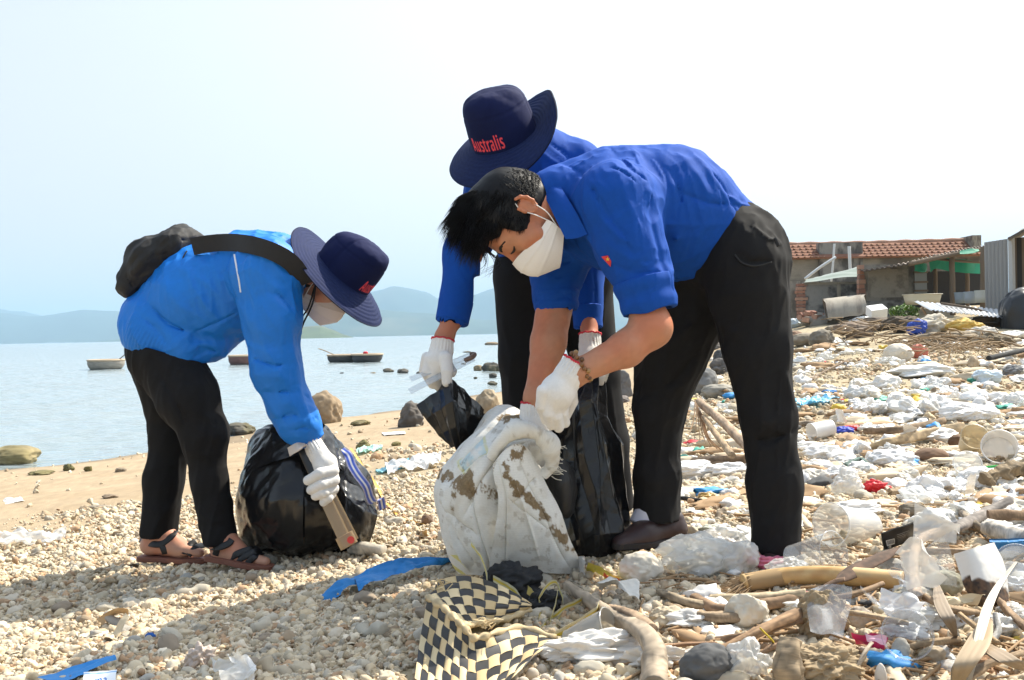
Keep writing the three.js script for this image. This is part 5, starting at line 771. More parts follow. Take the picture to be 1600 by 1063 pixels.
boulder(1248, 596, 60, 8, [0.44, 0.36, 0.26], 'pale flat slab of stone right of the trouser leg', { seed: 73 });

// ---- the yard: walls, roofs, sheds
const wallX = unit([1, 0, -0.06]);
function slab(pl, pr, d, pyTop, pyBot, thick, dr = d) {    // a wall whose face spans pixels pl..pr; world upright
  const a = P(pl, pyBot, d), b0 = P(pr, pyBot, dr), x = unit([b0[0] - a[0], 0, b0[2] - a[2]]), L = Math.hypot(b0[0] - a[0], b0[2] - a[2]), hgt = (pyBot - pyTop) * d / FPX, z = cross(x, [0, 1, 0]);
  return { o: a, x, z, L, h: hgt, geo: (x0 = 0, x1 = L, y0 = 0, y1 = hgt, out = 0, t = thick) => frame(new THREE.BoxGeometry(x1 - x0, y1 - y0, t, 1, 1, 1).translate((x0 + x1) / 2, (y0 + y1) / 2, out - t / 2), a, x, [0, 1, 0], z), at: (u, y, o = 0) => add(add(add(a, mul(x, u)), [0, y, 0]), mul(z, o)) };
}
function plasterMap(seed, base, stain, amount) { const n = 256, b = new Uint8Array(n * n * 4); for (let j = 0; j < n; j++) for (let i = 0; i < n; i++) { const v = fbm(i / 40 + seed, j / 55, seed, 5), w = fbm(i / 9, j / 14 + seed, 3, 3); let c = mix3(base, stain, clamp(smooth(-0.15, 0.35, v) * amount + 0.25 * w)); c = mul(c, 1 + 0.1 * hash3(i, j, seed)); b.set([...c.map((q) => 255 * Math.pow(clamp(q), 1 / 2.2)), 255], 4 * (j * n + i)); } const t = new THREE.DataTexture(b, n, n); t.colorSpace = THREE.SRGBColorSpace; t.magFilter = THREE.LinearFilter; t.wrapS = t.wrapT = THREE.RepeatWrapping; t.needsUpdate = true; return t; }
const PL1 = std([1, 1, 1], 0.95, { map: plasterMap(3, [0.27, 0.245, 0.20], [0.10, 0.085, 0.07], 0.8) }), PL2 = std([1, 1, 1], 0.95, { map: plasterMap(8, [0.24, 0.23, 0.21], [0.075, 0.07, 0.065], 1) }), PL3 = std([1, 1, 1], 0.95, { map: plasterMap(12, [0.30, 0.27, 0.22], [0.16, 0.135, 0.11], 0.7) });
const WOOD = std([0.17, 0.125, 0.085], 0.9), TIN = std([0.36, 0.37, 0.38], 0.5, { metalness: 0.5 }), PVC = std([0.62, 0.62, 0.60], 0.5), GREENNET = std([0.03, 0.36, 0.22], 0.8, { transmission: 0.45 }), BRICK = [std([0.34, 0.17, 0.11], 0.95), std([0.38, 0.22, 0.15], 0.95), std([0.26, 0.13, 0.09], 0.95)];
{ // long house with a clay tile roof
  const D = 29, w = slab(1180, 1535, D, 407, 520, 0.2), house = thing('long_house', 'long low grey house with an orange clay tile roof across the back of the yard', 'house', w.o);
  part('wall', w.geo(), PL1, house);
  const rh = 25 * D / FPX * 1.0, sl = 0.75, tileG = new THREE.CylinderGeometry(0.115, 0.125, 0.30, 7, 1, true, -Math.PI / 2, Math.PI); tileG.rotateX(Math.PI / 2); tileG.scale(1, 0.45, 1);
  const mats = [[0.45, 0.28, 0.17], [0.53, 0.37, 0.24], [0.33, 0.20, 0.13], [0.60, 0.46, 0.33]].map((c) => std(c, 0.9)), rnd = rng(4), rows = 5, cols = Math.floor(w.L / 0.185);
  const roof = part('roof', w.geo(-0.1, w.L + 0.1, w.h - 0.01, w.h + 0.02, 0.25, 0.9), std([0.25, 0.12, 0.07], 0.9), house);
  const up = unit(add(mul(w.z, -sl), [0, rh, 0])), nrm = unit(cross(w.x, mul(up, -1)));
  for (let j = 0; j < rows; j++) for (let i = 0; i < cols; i++) { const u = (i + 0.5) * 0.185; if (u > w.L * 0.285 && u < w.L * 0.475) continue; const m = mesh('tile', tileG, mats[Math.floor(rnd() * 4)], roof), q = sub(add(w.at(u + 0.02 * (rnd() - 0.5), w.h + 0.02, 0.22), mul(up, (j + 0.5) * Math.hypot(rh, sl) / rows)), w.o); m.matrixAutoUpdate = true; m.position.set(...q); m.quaternion.setFromRotationMatrix(new THREE.Matrix4().makeBasis(new THREE.Vector3(...w.x), new THREE.Vector3(...cross(up, mul(w.x, 1)).map((v) => -v)), new THREE.Vector3(...up))); if (m.quaternion.length() < 0.5) m.quaternion.identity(); m.rotation.z += 0.05 * (rnd() - 0.5); }
  part('roof', frame(new THREE.BoxGeometry(w.L + 0.2, 0.03, Math.hypot(rh, sl)).translate(w.L / 2, -0.03, Math.hypot(rh, sl) / 2), w.at(0, w.h, 0.22), w.x, cross(up, w.x), up), std([0.22, 0.10, 0.06], 0.9), house);
  part('parapet', w.geo(w.L * 0.285, w.L * 0.475, w.h * 0.4, w.h + rh * 0.98, 0.10, 0.3), PL2, house);
  part('ridge', rod([w.at(-0.1, w.h + rh + 0.03, 0.22 - sl), w.at(w.L / 2, w.h + rh + 0.02, 0.22 - sl), w.at(w.L + 0.1, w.h + rh + 0.05, 0.22 - sl)], 0.07, 40, 7, (t) => 0.2 * Math.sin(t * 190)), std([0.34, 0.20, 0.14], 0.9), house);
  part('gable_cap', w.geo(w.L - 0.25, w.L + 0.02, w.h - 0.1, w.h + rh + 0.14, 0.0, 0.9), PL1, house);
}
const pipeLine = (pts, r, mat, label) => tag(mesh('pipe', rod(pts.map((p) => P(...p)), r, 12, 8), mat), label, 'pipe');
pipeLine([[1299, 440, 24], [1302, 410, 24], [1304, 381, 24]], 0.028, PVC, 'thin grey upright pipe before the bare wall of the long house, left one');
pipeLine([[1329, 432, 24], [1328, 408, 24], [1327, 385, 24]], 0.04, PVC, 'white upright pipe before the bare wall of the long house, right one');
pipeLine([[1258, 436, 23.6], [1280, 419, 23.6], [1306, 402, 23.6]], 0.035, PVC, 'white slanting pipe leaning up before the wall of the long house');
{ // low yard wall of brick and plaster, broken end
  const w = slab(1251, 1347, 21, 443, 508, 0.16), t = thing('yard_wall', 'low plastered yard wall with a broken end of bare red bricks', 'wall', w.o);
  part('wall', w.geo(0.10), PL2, t); part('coping', w.geo(0.1, w.L, w.h - 0.04, w.h + 0.015, 0.015, 0.19), PL3, t); part('pier', w.geo(w.L * 0.60, w.L * 0.66, 0, w.h, 0.02, 0.1), PL3, t);
  const rnd = rng(8); for (let i = 0; i < 12; i++) part('brick', w.geo(-0.09 + 0.05 * rnd(), 0.11 + 0.06 * rnd(), i * w.h / 12 + 0.008, (i + 1) * w.h / 12 - 0.006, 0.012, 0.12), BRICK[i % 3], t);
  const v = slab(1205, 1252, 21.4, 440, 510, 0.15); part('wall', v.geo(), PL3, t);
  tag(mesh('shade_net', sheet(grid([[[1256, 441, 20.9], [1300, 436, 20.8], [1347, 432, 20.8]], [[1264, 436, 22], [1305, 428, 22], [1347, 420, 22]], [[1290, 431, 23], [1320, 424, 23], [1347, 415, 23]]]), 30, 14, (u, v2, p) => 0.04 * facet(p[0] * 2, p[1] * 2, p[2] * 2)), std([0.07, 0.115, 0.09], 0.9, { transmission: 0.2 })), 'grey green shade net stretched over the low yard wall', 'net');
}
{ // shed: rendered wall on the left, open bay with posts, tin roof
  const w = slab(1346, 1431, 20, 414, 512, 0.18), t = thing('shed', 'open shed with a grey rendered wall, wooden posts and a sagging tin roof', 'shed', w.o);
  part('wall', w.geo(), PL1, t); part('plinth', w.geo(0.1, w.L, 0, w.h * 0.42, 0.03, 0.06), PL2, t); part('panel', w.geo(w.L * 0.13, w.L * 0.88, w.h * 0.47, w.h * 0.92, 0.012, 0.05), PL3, t);
  const rnd = rng(9); for (let i = 0; i < 13; i++) part('brick', w.geo(-0.05 + 0.03 * rnd(), 0.06 + 0.05 * rnd(), i * w.h / 13 + 0.008, (i + 1) * w.h / 13 - 0.006, 0.014, 0.14), BRICK[(i + 1) % 3], t);
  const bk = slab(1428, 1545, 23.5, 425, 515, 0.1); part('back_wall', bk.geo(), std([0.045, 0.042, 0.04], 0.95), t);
  for (const [a, b, d, r] of [[[1487, 398], [1489, 472], 19.2, 0.055], [[1537, 386], [1536, 480], 18.6, 0.06], [[1511, 404], [1512, 470], 22, 0.05], [[1461, 405], [1462, 470], 20.4, 0.045]]) part('post', rod([P(...a, d), P((a[0] + b[0]) / 2 + 0.4, (a[1] + b[1]) / 2, d), P(b[0], b[1] + 22, d)], r, 10, 8, (s, q) => 0.2 * noise(s * 9, q * 2)), WOOD, t);
  // roof sheets: seen edge-on, sagging
  for (let i = 0; i < 6; i++) { const u = i / 6, v = (i + 1) / 6, line = [[1345, 423], [1390, 416], [1430, 408], [1462, 399], [1490, 393], [1515, 388], [1540, 384]], pt = (k) => curve(line.map(([x, y]) => [x, y, 0]), k), A = pt(u - 0.01), B = pt(v + 0.01), n = 40; const rows = [0, 0.5, 1].map((s) => { const r = []; for (let q = 0; q <= 6; q++) { const m = mix3(A, B, q / 6); r.push(P(m[0], m[1] - s * 1.0 + 0.6 * (i % 2), 19.0 + s * 4.5)); } return r; }); part('roof_sheet', sheet(rows, 40, 6, (a2, b2, p) => 0.018 * Math.sin(a2 * 6 * 2 * Math.PI), 0.02), std(mul([0.21, 0.17, 0.14], 0.8 + 0.5 * rnd()), 0.8, { metalness: 0.2 }), t); }
  part('beam', rod([P(1420, 413, 19.0), P(1480, 400, 19.0), P(1540, 389, 19.0)], 0.05, 12, 6), WOOD, t); part('beam', rod([P(1458, 404, 19.3), P(1500, 408, 19.3), P(1537, 410, 19.3)], 0.03, 12, 6), WOOD, t);
  const dr = slab(1430, 1449, 19.9, 424, 458, 0.03), cg = part('door', dr.geo(), std([0.24, 0.25, 0.24], 0.6, { metalness: 0.3 }), t); for (const y of [0.1, 0.5, 0.95]) part('rail', dr.geo(-0.02, dr.L + 0.02, dr.h * y - 0.02, dr.h * y + 0.02, 0.015, 0.04), WOOD, t); 
  for (const [g0, lab] of [[[[[1428, 409, 19.7], [1440, 411, 19.6], [1447, 412, 19.7]], [[1430, 418, 19.7], [1440, 421, 19.62], [1447, 422, 19.7]], [[1429, 424, 19.7], [1440, 424, 19.65], [1446, 425, 19.7]]], 'green net rag hung above the corrugated door of the shed'], [[[[1490, 405, 20.5], [1512, 406, 20.3], [1533, 409, 20.5]], [[1490, 416, 20.5], [1512, 418, 20.35], [1533, 420, 20.5]], [[1489, 425, 20.5], [1512, 427, 20.4], [1533, 428, 20.5]]], 'wide green net hung across the open bay of the shed'], [[[[1452, 404, 20], [1465, 402, 20], [1484, 399, 20]], [[1453, 414, 20], [1466, 412, 20], [1484, 410, 20]], [[1454, 426, 20], [1463, 420, 20], [1484, 424, 20]]], 'torn green net under the roof in the middle of the shed'], [[[[1500, 391, 18.9], [1515, 388, 18.9], [1530, 387, 18.9]], [[1500, 395, 18.8], [1515, 393, 18.75], [1532, 391, 18.8]]], 'strip of green net folded over the roof edge of the shed']])
    tag(mesh('green_net', sheet(grid(g0), 30, 20, (u, v, p) => 0.06 * facet(p[0] * 3, p[1] * 3, p[2] * 3)), GREENNET), lab, 'net');
}
{ // corrugated wall of the next shed
  const w = slab(1540, 1586, 17.5, 379, 492, 0.02, 17.0), t = thing('corrugated_shed', 'tall shed corner of grey corrugated sheet at the right edge', 'shed', w.o);
  const n = 110, g = new THREE.PlaneGeometry(w.L * 0.82, w.h, n, 1).translate(w.L * 0.41, w.h / 2, 0); shape(g, (p) => [p[0], p[1] + (p[1] > 0.5 ? 0.05 * p[0] : 0), 0.014 * Math.sin(p[0] / 0.076 * 2 * Math.PI)]); frame(g, w.o, w.x, [0, 1, 0], w.z);
  part('corrugated_sheet', g, std([0.30, 0.30, 0.295], 0.6, { metalness: 0.35 }), t); part('corner_post', w.geo(w.L * 0.84, w.L * 0.97, 0, w.h * 1.04, 0.02, 0.08), std([0.42, 0.42, 0.41], 0.6), t);
  const v = slab(1586, 1680, 17.2, 372, 500, 0.05, 16.6); part('dark_wall', v.geo(), std([0.05, 0.045, 0.04], 0.9), t); for (let i = 0; i < 7; i++) part('batten', v.geo(i * v.L / 7, i * v.L / 7 + 0.05, 0, v.h, 0.02, 0.03), WOOD, t);
  part('roof_sheet', sheet(grid([[[1576, 374, 16.6], [1592, 364, 16.5], [1610, 356, 16.4], [1680, 340, 16.2]], [[1576, 378, 19], [1592, 369, 19], [1610, 362, 19], [1680, 350, 19]]]), 20, 8, (u, v2, p) => 0.05 * facet(p[0] * 3, 1, p[2] * 3), 0.03), std([0.16, 0.14, 0.12], 0.8), t);
}
function tub(px0, px1, py0, py1, d, col, label) { const a = P((px0 + px1) / 2, py1, d), w = (px1 - px0) * d / FPX, h = (py1 - py0) * d / FPX, t = thing('tub', label, 'tub', a); const prof = [[0, 0], [0.42, 0], [0.46, 0.5], [0.49, 0.94], [0.52, 0.95], [0.52, 1], [0.47, 1], [0.44, 0.5], [0.40, 0.06], [0, 0.06]].map(([x, y]) => new THREE.Vector2(x * w, y * h)), g = new THREE.LatheGeometry(prof, 32); g.scale(1, 1, Math.min(1, 0.8 / w)); mesh('basin', g, std(col, 0.5), t); }
tub(1413, 1470, 460, 476, 18.2, [0.55, 0.52, 0.42], 'wide cream tub in front of the grey shed wall');
tub(1492, 1511, 457, 474, 18.9, [0.30, 0.36, 0.42], 'blue grey tub inside the open shed, leftmost of the row');
tub(1507, 1526, 456, 474, 18.6, [0.38, 0.44, 0.50], 'pale blue tub inside the open shed, middle of the row');
tub(1524, 1546, 454, 473, 18.3, [0.55, 0.58, 0.56], 'whitish tub inside the open shed beside the corrugated wall');
{ // fallen slab of wall, bricks at its broken end
  const t = thing('fallen_wall', 'fallen slab of brick wall leaning in the rubble before the yard wall', 'wall slab', P(1310, 507, 19.0));
  part('plaster', sheet(grid([[[1290, 494, 19.3], [1325, 490, 19.2], [1354, 487, 19.1]], [[1289, 498, 18.7], [1325, 494, 18.6], [1356, 490, 18.5]], [[1292, 508, 18.6], [1325, 504, 18.5], [1354, 500, 18.4]]]), 20, 14, (u, v, p) => 0.02 * fbm(p[0] * 4, p[1] * 4, p[2] * 4), 0.35), PL3, t);
  const rnd = rng(12); for (let i = 0; i < 16; i++) { const q = P(1254 + rnd() * 40, 492 + rnd() * 12 - (i % 3) * 2, 18.7 + rnd() * 0.4); part('brick', place(new THREE.BoxGeometry(0.21, 0.09, 0.11), q, [rnd() * 0.5, rnd(), rnd() * 0.4 - 0.2]), BRICK[i % 3], t); }
  part('mortar', rock([0.32, 0.14, 0.2], 8, 8, 0.4).translate(...P(1272, 500, 18.9)), PL3, t); part('mortar', rock([0.25, 0.22, 0.2], 18, 8, 0.4).translate(...P(1284, 507, 18.8)), PL3, t);
}
tag(mesh('foam_box', place(new THREE.BoxGeometry(0.30, 0.17, 0.24, 1, 1, 1), P(1370, 487, 17.6), [0.4, 0.1, 0.12]), std([0.74, 0.74, 0.74], 0.8)), 'white foam box on the rubble under the grey shed wall', 'box');
{ // corrugated sheets lying on the heap
  const t = thing('roof_sheets', 'corrugated metal roof sheets lying aslant in front of the shed', 'metal sheets', P(1500, 492, 16));
  for (let i = 0; i < 4; i++) { const u0 = i / 4, u1 = (i + 1.15) / 4, top = (u, s) => [lerp(1428, 1562, u) + s * lerp(26, 4, u), lerp(471, 484, u) + s * lerp(14, 13, u), 16.6 - s * 1.3 - i * 0.04]; part('corrugated_sheet', sheet(grid([0, 0.5, 1].map((s) => [0, 0.33, 0.66, 1].map((k) => top(lerp(u0, u1, k), s)))), 60, 8, (u, v) => 0.010 * Math.sin(u * 5 * 2 * Math.PI), 0.006), std([[0.42, 0.45, 0.49], [0.36, 0.36, 0.36], [0.46, 0.46, 0.46], [0.34, 0.36, 0.39]][i], 0.45, { metalness: 0.5 }), t); }
  part('batten', rod([P(1470, 474, 16.2), P(1520, 482, 16), P(1552, 492, 15.8)], 0.025, 8, 6), WOOD, t);
  part('prop', rod([P(1440, 480, 15.9), P(1446, 490, 15.9), P(1452, 502, 15.9)], 0.02, 6, 6), std([0.4, 0.28, 0.17], 0.9), t);
}
{ // black tarpaulin over a mound
  const pr = [cap(P(1604, 488, 15.2), P(1630, 486, 15.2), 0.36, 0.42, 0.1), cap(P(1600, 515, 15.2), P(1630, 515, 15.2), 0.30, 0.3, 0.1)], f = field(pr), wn = wrinkle([0.15, 1, 0.1], 0.10, 0.8, 3);
  tag(mesh('tarpaulin', surfaceNet((x, y, z) => f(x, y, z) - 0.05 * wn(x, y, z) - 0.03 * facet(x * 5, y * 2, z * 5), ...bounds(pr, 0.1), 0.022), std([0.02, 0.022, 0.026], 0.5)), 'black tarpaulin draped over a mound at the right edge', 'tarpaulin');
}
// foliage: many small leaves through a crown
function leafCloud(c, r, n, size, seed, col) {
  const rnd = rng(seed), pos = [], idx = [], cl = [];
  for (let i = 0; i < n; i++) {
    let q; do { q = [rnd() * 2 - 1, rnd() * 2 - 1, rnd() * 2 - 1]; } while (len(q) > 1 || fbm(q[0] * 2.2 + seed, q[1] * 2.2, q[2] * 2.2, 2) < -0.02);
    const o = [c[0] + q[0] * r[0], c[1] + q[1] * r[1], c[2] + q[2] * r[2]], a = unit([rnd() - 0.5, rnd() * 0.6 - 0.1, rnd() - 0.5]), b = unit(cross(a, [rnd() - 0.5, 1, rnd() - 0.5])), s = size * (0.6 + 0.8 * rnd()), k = pos.length / 3, cc = mul(col, 0.6 + 0.8 * rnd());
    for (const [u, v] of [[-1, 0], [0, 0.4], [1, 0], [0, -0.4]]) { pos.push(...add(o, add(mul(a, u * s), add(mul(b, v * s), [0, -0.15 * Math.abs(u) * s, 0])))); cl.push(...cc); } idx.push(k, k + 1, k + 2, k, k + 2, k + 3);
  }
  const g = new THREE.BufferGeometry(); g.setAttribute('position', new THREE.Float32BufferAttribute(pos, 3)); g.setAttribute('color', new THREE.Float32BufferAttribute(cl, 3)); g.setIndex(idx); g.computeVertexNormals(); return g;
}
const LEAF = vtx(0.6, { transmission: 0.35 });
{
  const c = P(1413, 488, 16.6), t = thing('bush', 'bright green leafy bush in front of the grey shed wall', 'bush', P(1413, 506, 16.6)), fl = part('foliage', leafCloud(c, [0.26, 0.15, 0.22], 900, 0.035, 4, [0.13, 0.24, 0.02]), LEAF, t); fl.userData.kind = 'stuff';
  for (let i = 0; i < 5; i++) part('stem', rod([P(1411 + i, 506, 16.6), add(c, [0.08 * (i - 2), 0, 0.05 * (i % 2)])], 0.008, 4, 5), std([0.1, 0.09, 0.03], 0.9), t);
  for (const [x, w, lab] of [[1416, 0.22, 'top of a green tree showing over the ridge of the tiled roof, fuller one'], [1437, 0.16, 'thin tree top showing over the ridge of the tiled roof, right one']]) { const t2 = thing('tree', lab, 'tree', P(x, 396, 33)); part('crown', leafCloud(P(x, 379, 33), [w, 0.10, 0.2], 260, 0.05, x, [0.13, 0.22, 0.03]), LEAF, t2).userData.kind = 'stuff'; part('trunk', rod([P(x, 450, 33), P(x + 0.5, 400, 33), P(x, 378, 33)], 0.03, 6, 6), WOOD, t2); }
}

// ---------------------------------------------------------------- coral rubble
const CORALS = [[0.52, 0.46, 0.36], [0.46, 0.415, 0.33], [0.56, 0.505, 0.41], [0.44, 0.37, 0.27], [0.38, 0.355, 0.31], [0.50, 0.42, 0.30], [0.30, 0.24, 0.175], [0.62, 0.57, 0.49], [0.42, 0.29, 0.19]];
const pebbleShapes = [];
for (let i = 0; i < 7; i++) pebbleShapes.push(rock([1, 0.62 + 0.1 * (i % 3), 0.75 + 0.08 * (i % 2)], 20 + i * 3, 4, 0.62, i % 2 ? 0.9 : 0.4));
for (let i = 0; i < 4; i++) pebbleShapes.push(shape(rod([[-1.3, 0, 0], [-0.5, 0.18 * (i - 1), 0.1], [0.3, 0.05, -0.2], [1.2, 0.1 * i, 0.2 * (i - 2)]], (t) => 0.36 + 0.14 * Math.sin(t * 9 + i), 9, 8, (t, a) => 0.45 * noise(t * 7 + i, Math.cos(a) * 2, Math.sin(a) * 2)), (p) => p));
pebbleShapes.push(shape(new THREE.SphereGeometry(1, 10, 5, 0, Math.PI * 2, 0, 1.3), (p) => [p[0] * 1.1, p[1] * 0.6 + 0.06 * Math.sin(Math.atan2(p[2], p[0]) * 9), p[2]]));
const EXCL = [[G(690, 1052), G(830, 1022), 0.09], [P(330, 866, 3.56), P(420, 884, 3.46), 0.05], [P(224, 868, 3.80), P(318, 872, 3.72), 0.05], [P(1060, 845, 2.97), P(960, 868, 2.86), 0.06]];
function rubbleField(parent) {
  const rnd = rng(1234), lists = pebbleShapes.map(() => []);
  const put = (r, size) => {
    const a = (rnd() * 72 - 36) * Math.PI / 180, x = Math.sin(a) * r, z = -Math.cos(a) * r, s = shore(x, z), n = fbm(x * 1.1, z * 1.1, 3, 3);
    const dens = smooth(4.4, 6.5, s + n * 2.0) * (1 - 0.75 * smooth(5.5, 10, r) * smooth(-0.1, 0.25, fbm(x * 0.5, z * 0.9, 8, 3))) + 0.02; if (rnd() > dens) return; for (const [p, q2, r2] of EXCL) { const d = sub(q2, p), t2 = clamp(((x - p[0]) * d[0] + (z - p[2]) * d[2]) / (d[0] * d[0] + d[2] * d[2] + 1e-9)); if (Math.hypot(x - p[0] - d[0] * t2, z - p[2] - d[2] * t2) < r2 && rnd() < 0.85) return; }
    const sz = size * (0.40 + 0.95 * rnd() ** 2.6 + (rnd() < 0.07 ? 0.9 : 0)), k = rnd() < 0.04 ? 11 : Math.floor(rnd() * 11);
    lists[k].push([x, H(x, z) + sz * (0.05 + 0.45 * rnd()), z, sz, rnd(), rnd()]);
  };
  for (let i = 0; i < 90000; i++) put(Math.sqrt(lerp(1.5 ** 2, 3.3 ** 2, rnd())), 0.0092);
  for (let i = 0; i < 100000; i++) put(Math.sqrt(lerp(3.2 ** 2, 6.2 ** 2, rnd())), 0.0112);
  for (let i = 0; i < 30000; i++) put(Math.sqrt(lerp(6 ** 2, 14 ** 2, rnd())), 0.021);
  const q = new THREE.Quaternion(), m = new THREE.Matrix4(), mat = std([1, 1, 1], 0.92);
  lists.forEach((L, k) => {
    const im = new THREE.InstancedMesh(pebbleShapes[k], mat, L.length); im.name = 'coral_pieces' + (k ? '_' + String(k).padStart(3, '0') : ''); im.castShadow = im.receiveShadow = true; im.userData.kind = 'stuff';
    L.forEach(([x, y, z, s, a, b], i) => { q.setFromEuler(new THREE.Euler((b - 0.5) * 1.6, a * 6.28, (a * 7 % 1 - 0.5) * 1.6)); m.compose(new THREE.Vector3(x, y, z), q, new THREE.Vector3(s, s, s)); im.setMatrixAt(i, m); const c = CORALS[Math.floor((a * 31 % 1) ** 1.5 * 9)], v = 0.72 + 0.42 * b; im.setColorAt(i, tone(c[0] * v * 1.14, c[1] * v * 1.07, c[2] * v * 0.96)); });
    parent.add(im);
  });
}
{ const t = thing('coral_rubble', 'broken white coral and shell rubble covering the beach', 'coral rubble'); t.userData.kind = 'stuff'; rubbleField(t); }
{ // larger stones, each a piece of the ground
  const rnd = rng(99), geos = [], mats = CORALS.slice(0, 7).map((c) => std(mul(c, 0.92), 0.92)); for (let i = 0; i < 12; i++) geos.push(i % 3 ? rock([1, 0.6, 0.75], 60 + i * 5, 5, 0.42, i % 2 ? 0.7 : 0.3) : rod([[-1.3, 0, 0], [-0.4, 0.15, 0.1], [0.4, 0, -0.2], [1.3, 0.2, 0.1]], (t) => 0.45 + 0.1 * Math.sin(t * 8 + i), 14, 10, (t, a) => 0.25 * fbm(t * 6 + i, Math.cos(a) * 2, Math.sin(a) * 2, 2)));
  for (let n = 0, tries = 0; n < 290 && tries < 5000; tries++) {
    const far = rnd() < 0.35, r = far ? 3.5 + 5 * rnd() : 1.75 + 1.9 * rnd(), a = (rnd() * 62 - 31) * Math.PI / 180, x = Math.sin(a) * r, z = -Math.cos(a) * r; if (shore(x, z) < 5.6) continue;
    const s = (0.018 + 0.020 * rnd() ** 2) * (far ? 1.5 : 1), m = mesh('stone', geos[n % 12], mats[Math.floor(rnd() ** 1.3 * 7)], groundMesh); m.position.set(x, H(x, z) + s * 0.3, z); m.rotation.set(rnd() - 0.5, rnd() * 6.28, rnd() - 0.5); m.scale.setScalar(s); n++;
  }
}
// ---------------------------------------------------------------- litter, placed where the photograph shows it
const PA = (x, y, d, up = 0.012) => P(x, y, Math.min(d, depthOf(G(x, y, up))));   // like P, but never under the ground
const one = (name, g, mat, label, cat, group) => { g.computeBoundingBox(); const c = g.boundingBox.getCenter(new THREE.Vector3()); g.translate(-c.x, -g.boundingBox.min.y, -c.z); const m = mesh(name, g, mat); m.position.set(c.x, g.boundingBox.min.y - 0, c.z); m.position.y = c.y - (g.boundingBox.max.y - g.boundingBox.min.y) / 2; g.translate(0, 0, 0); return tag(m, label, cat, group); };
function axisGeo(prof, A, B, n = 40) { const L = len(sub(B, A)), g = new THREE.LatheGeometry(prof.map(([r, y]) => new THREE.Vector2(r, y * L)), n), y = unit(sub(B, A)), x = unit(cross(y, [0.2, 0.9, 0.4])); return frame(g, A, x, y, cross(x, y)); }
function cup(mx, my, bx, by, rm, rb, dz, mat, label, o = {}) {  // mouth and base centres in pixels, radii in pixels, dz: how far the mouth is nearer
  const low = Math.max(my + rm * 0.8, by + rb * 0.8), g0 = G((mx + bx) / 2, low), d = depthOf(g0), k = d / FPX, A = P(mx, my, d - dz), B = P(bx, by, d + dz), R = rm * k, r = rb * k;
  const prof = [[0, 0.985], [r * 0.96, 0.985], [r, 1], [r * 1.02, 0.93], [lerp(r, R, 0.45), 0.55], [lerp(r, R, 0.5), 0.53], [lerp(r, R, 0.92), 0.1], [R * 0.97, 0.03], [R * 1.05, 0.02], [R * 1.06, 0], [R * 1.02, -0.005]];
  const g = axisGeo(prof, A, B); const s = o.dent || 0; if (s) shape(g, (p) => add(p, mul([0, 1, 0.4], -s * k * Math.max(0, fbm(p[0] * 14, p[1] * 14, p[2] * 14 + mx, 2)) * 30)));
  if (o.ribs) shape(g, (p) => { const t = dot(sub(p, A), unit(sub(B, A))) / len(sub(B, A)), c = add(A, mul(sub(B, A), t)), v = sub(p, c); return add(c, mul(v, 1 + 0.015 * Math.sign(Math.sin(t * 60)))); });
  return one(o.name || 'plastic_cup', g, mat, label, o.cat || 'cup', o.group);
}
function loose(px, py, w, h, mat, label, o = {}) {       // a crumpled thing whose foot is at px, py
  const g0 = G(px, py), k = depthOf(g0) / FPX, g = crumple([w * k / 2, h * k / 2, (o.deep || 0.7) * w * k / 2], o.seed ?? px + py, o.detail || 14, o.amp ?? 0.32, o.freq || 1.7);
  if (o.turn) g.rotateZ(o.turn); g.translate(g0[0], g0[1] + h * k * 0.42, g0[2] - w * k * 0.2); return one(o.name || 'plastic_bag', g, mat, label, o.cat || 'plastic bag', o.group);
}
function lying(px4, up, amp, mat, label, o = {}) {       // a sheet over four ground pixels (around), lifted and crumpled
  const c = px4.map(([x, y, u = 0]) => G(x, y, up + u)), rows = []; for (let j = 0; j < 4; j++) { const r = []; for (let i = 0; i < 4; i++) { const p = mix3(mix3(c[0], c[1], i / 3), mix3(c[3], c[2], i / 3), j / 3); r.push(add(p, [0, amp * 1.2 * noise(i * 1.7 + px4[0][0], j * 1.9, 4) + (o.arch || 0) * Math.sin(Math.PI * i / 3), 0])); } rows.push(r); }
  const f = o.f || 22; return one(o.name || 'plastic_sheet', sheet(rows, o.n || 34, o.n || 34, (u, v, p) => amp * (facet(p[0] * f, p[1] * f, p[2] * f) + 0.5 * facet(p[0] * f * 2.5, p[1] * f * 2.5, p[2] * f * 2.5)), o.thick || 0, o.tint), mat, label, o.cat || 'plastic sheet', o.group);
}
function stick(pts, r0, r1, col, label, o = {}) {        // pixels with a lift above ground in metres
  const q = pts.map(([x, y, u = 0.01, dd]) => dd ? PA(x, y, dd, o.lift ?? 0.05) : G(x, y, u)), k = depthOf(q[0]) / FPX;
  const g = rod(q, (t) => lerp(r0, r1, t) * k * (o.taper ? Math.max(0.06, 1 - Math.pow(Math.abs(2 * t - 1), 3)) : 1), o.seg || 60, o.sides || 14, (t, a, p) => (o.knob ?? 0.16) * (1.3 * fbm(p[0] * 30, p[1] * 30 + Math.cos(a), p[2] * 30 + Math.sin(a), 3) + 1.2 * noise(Math.cos(a) * 3.2, Math.sin(a) * 3.2, t * 5) + 0.8 * facet(p[0] * 45, p[1] * 45, p[2] * 45)), o.n || null, o.flat || 1, (t, a, p) => mul(mix3(mul(col, 0.88), o.col2 || mul(col, 0.42), smooth(-0.15, 0.35, fbm(Math.cos(a) * 2 + t * 3, Math.sin(a) * 2 + p[0] * 9, p[2] * 20, 3))), 1 + 0.25 * noise(t * 120, a * 3)));
  return one(o.name || 'stick', g, o.mat || STONE, label, o.cat || 'stick', o.group);
}
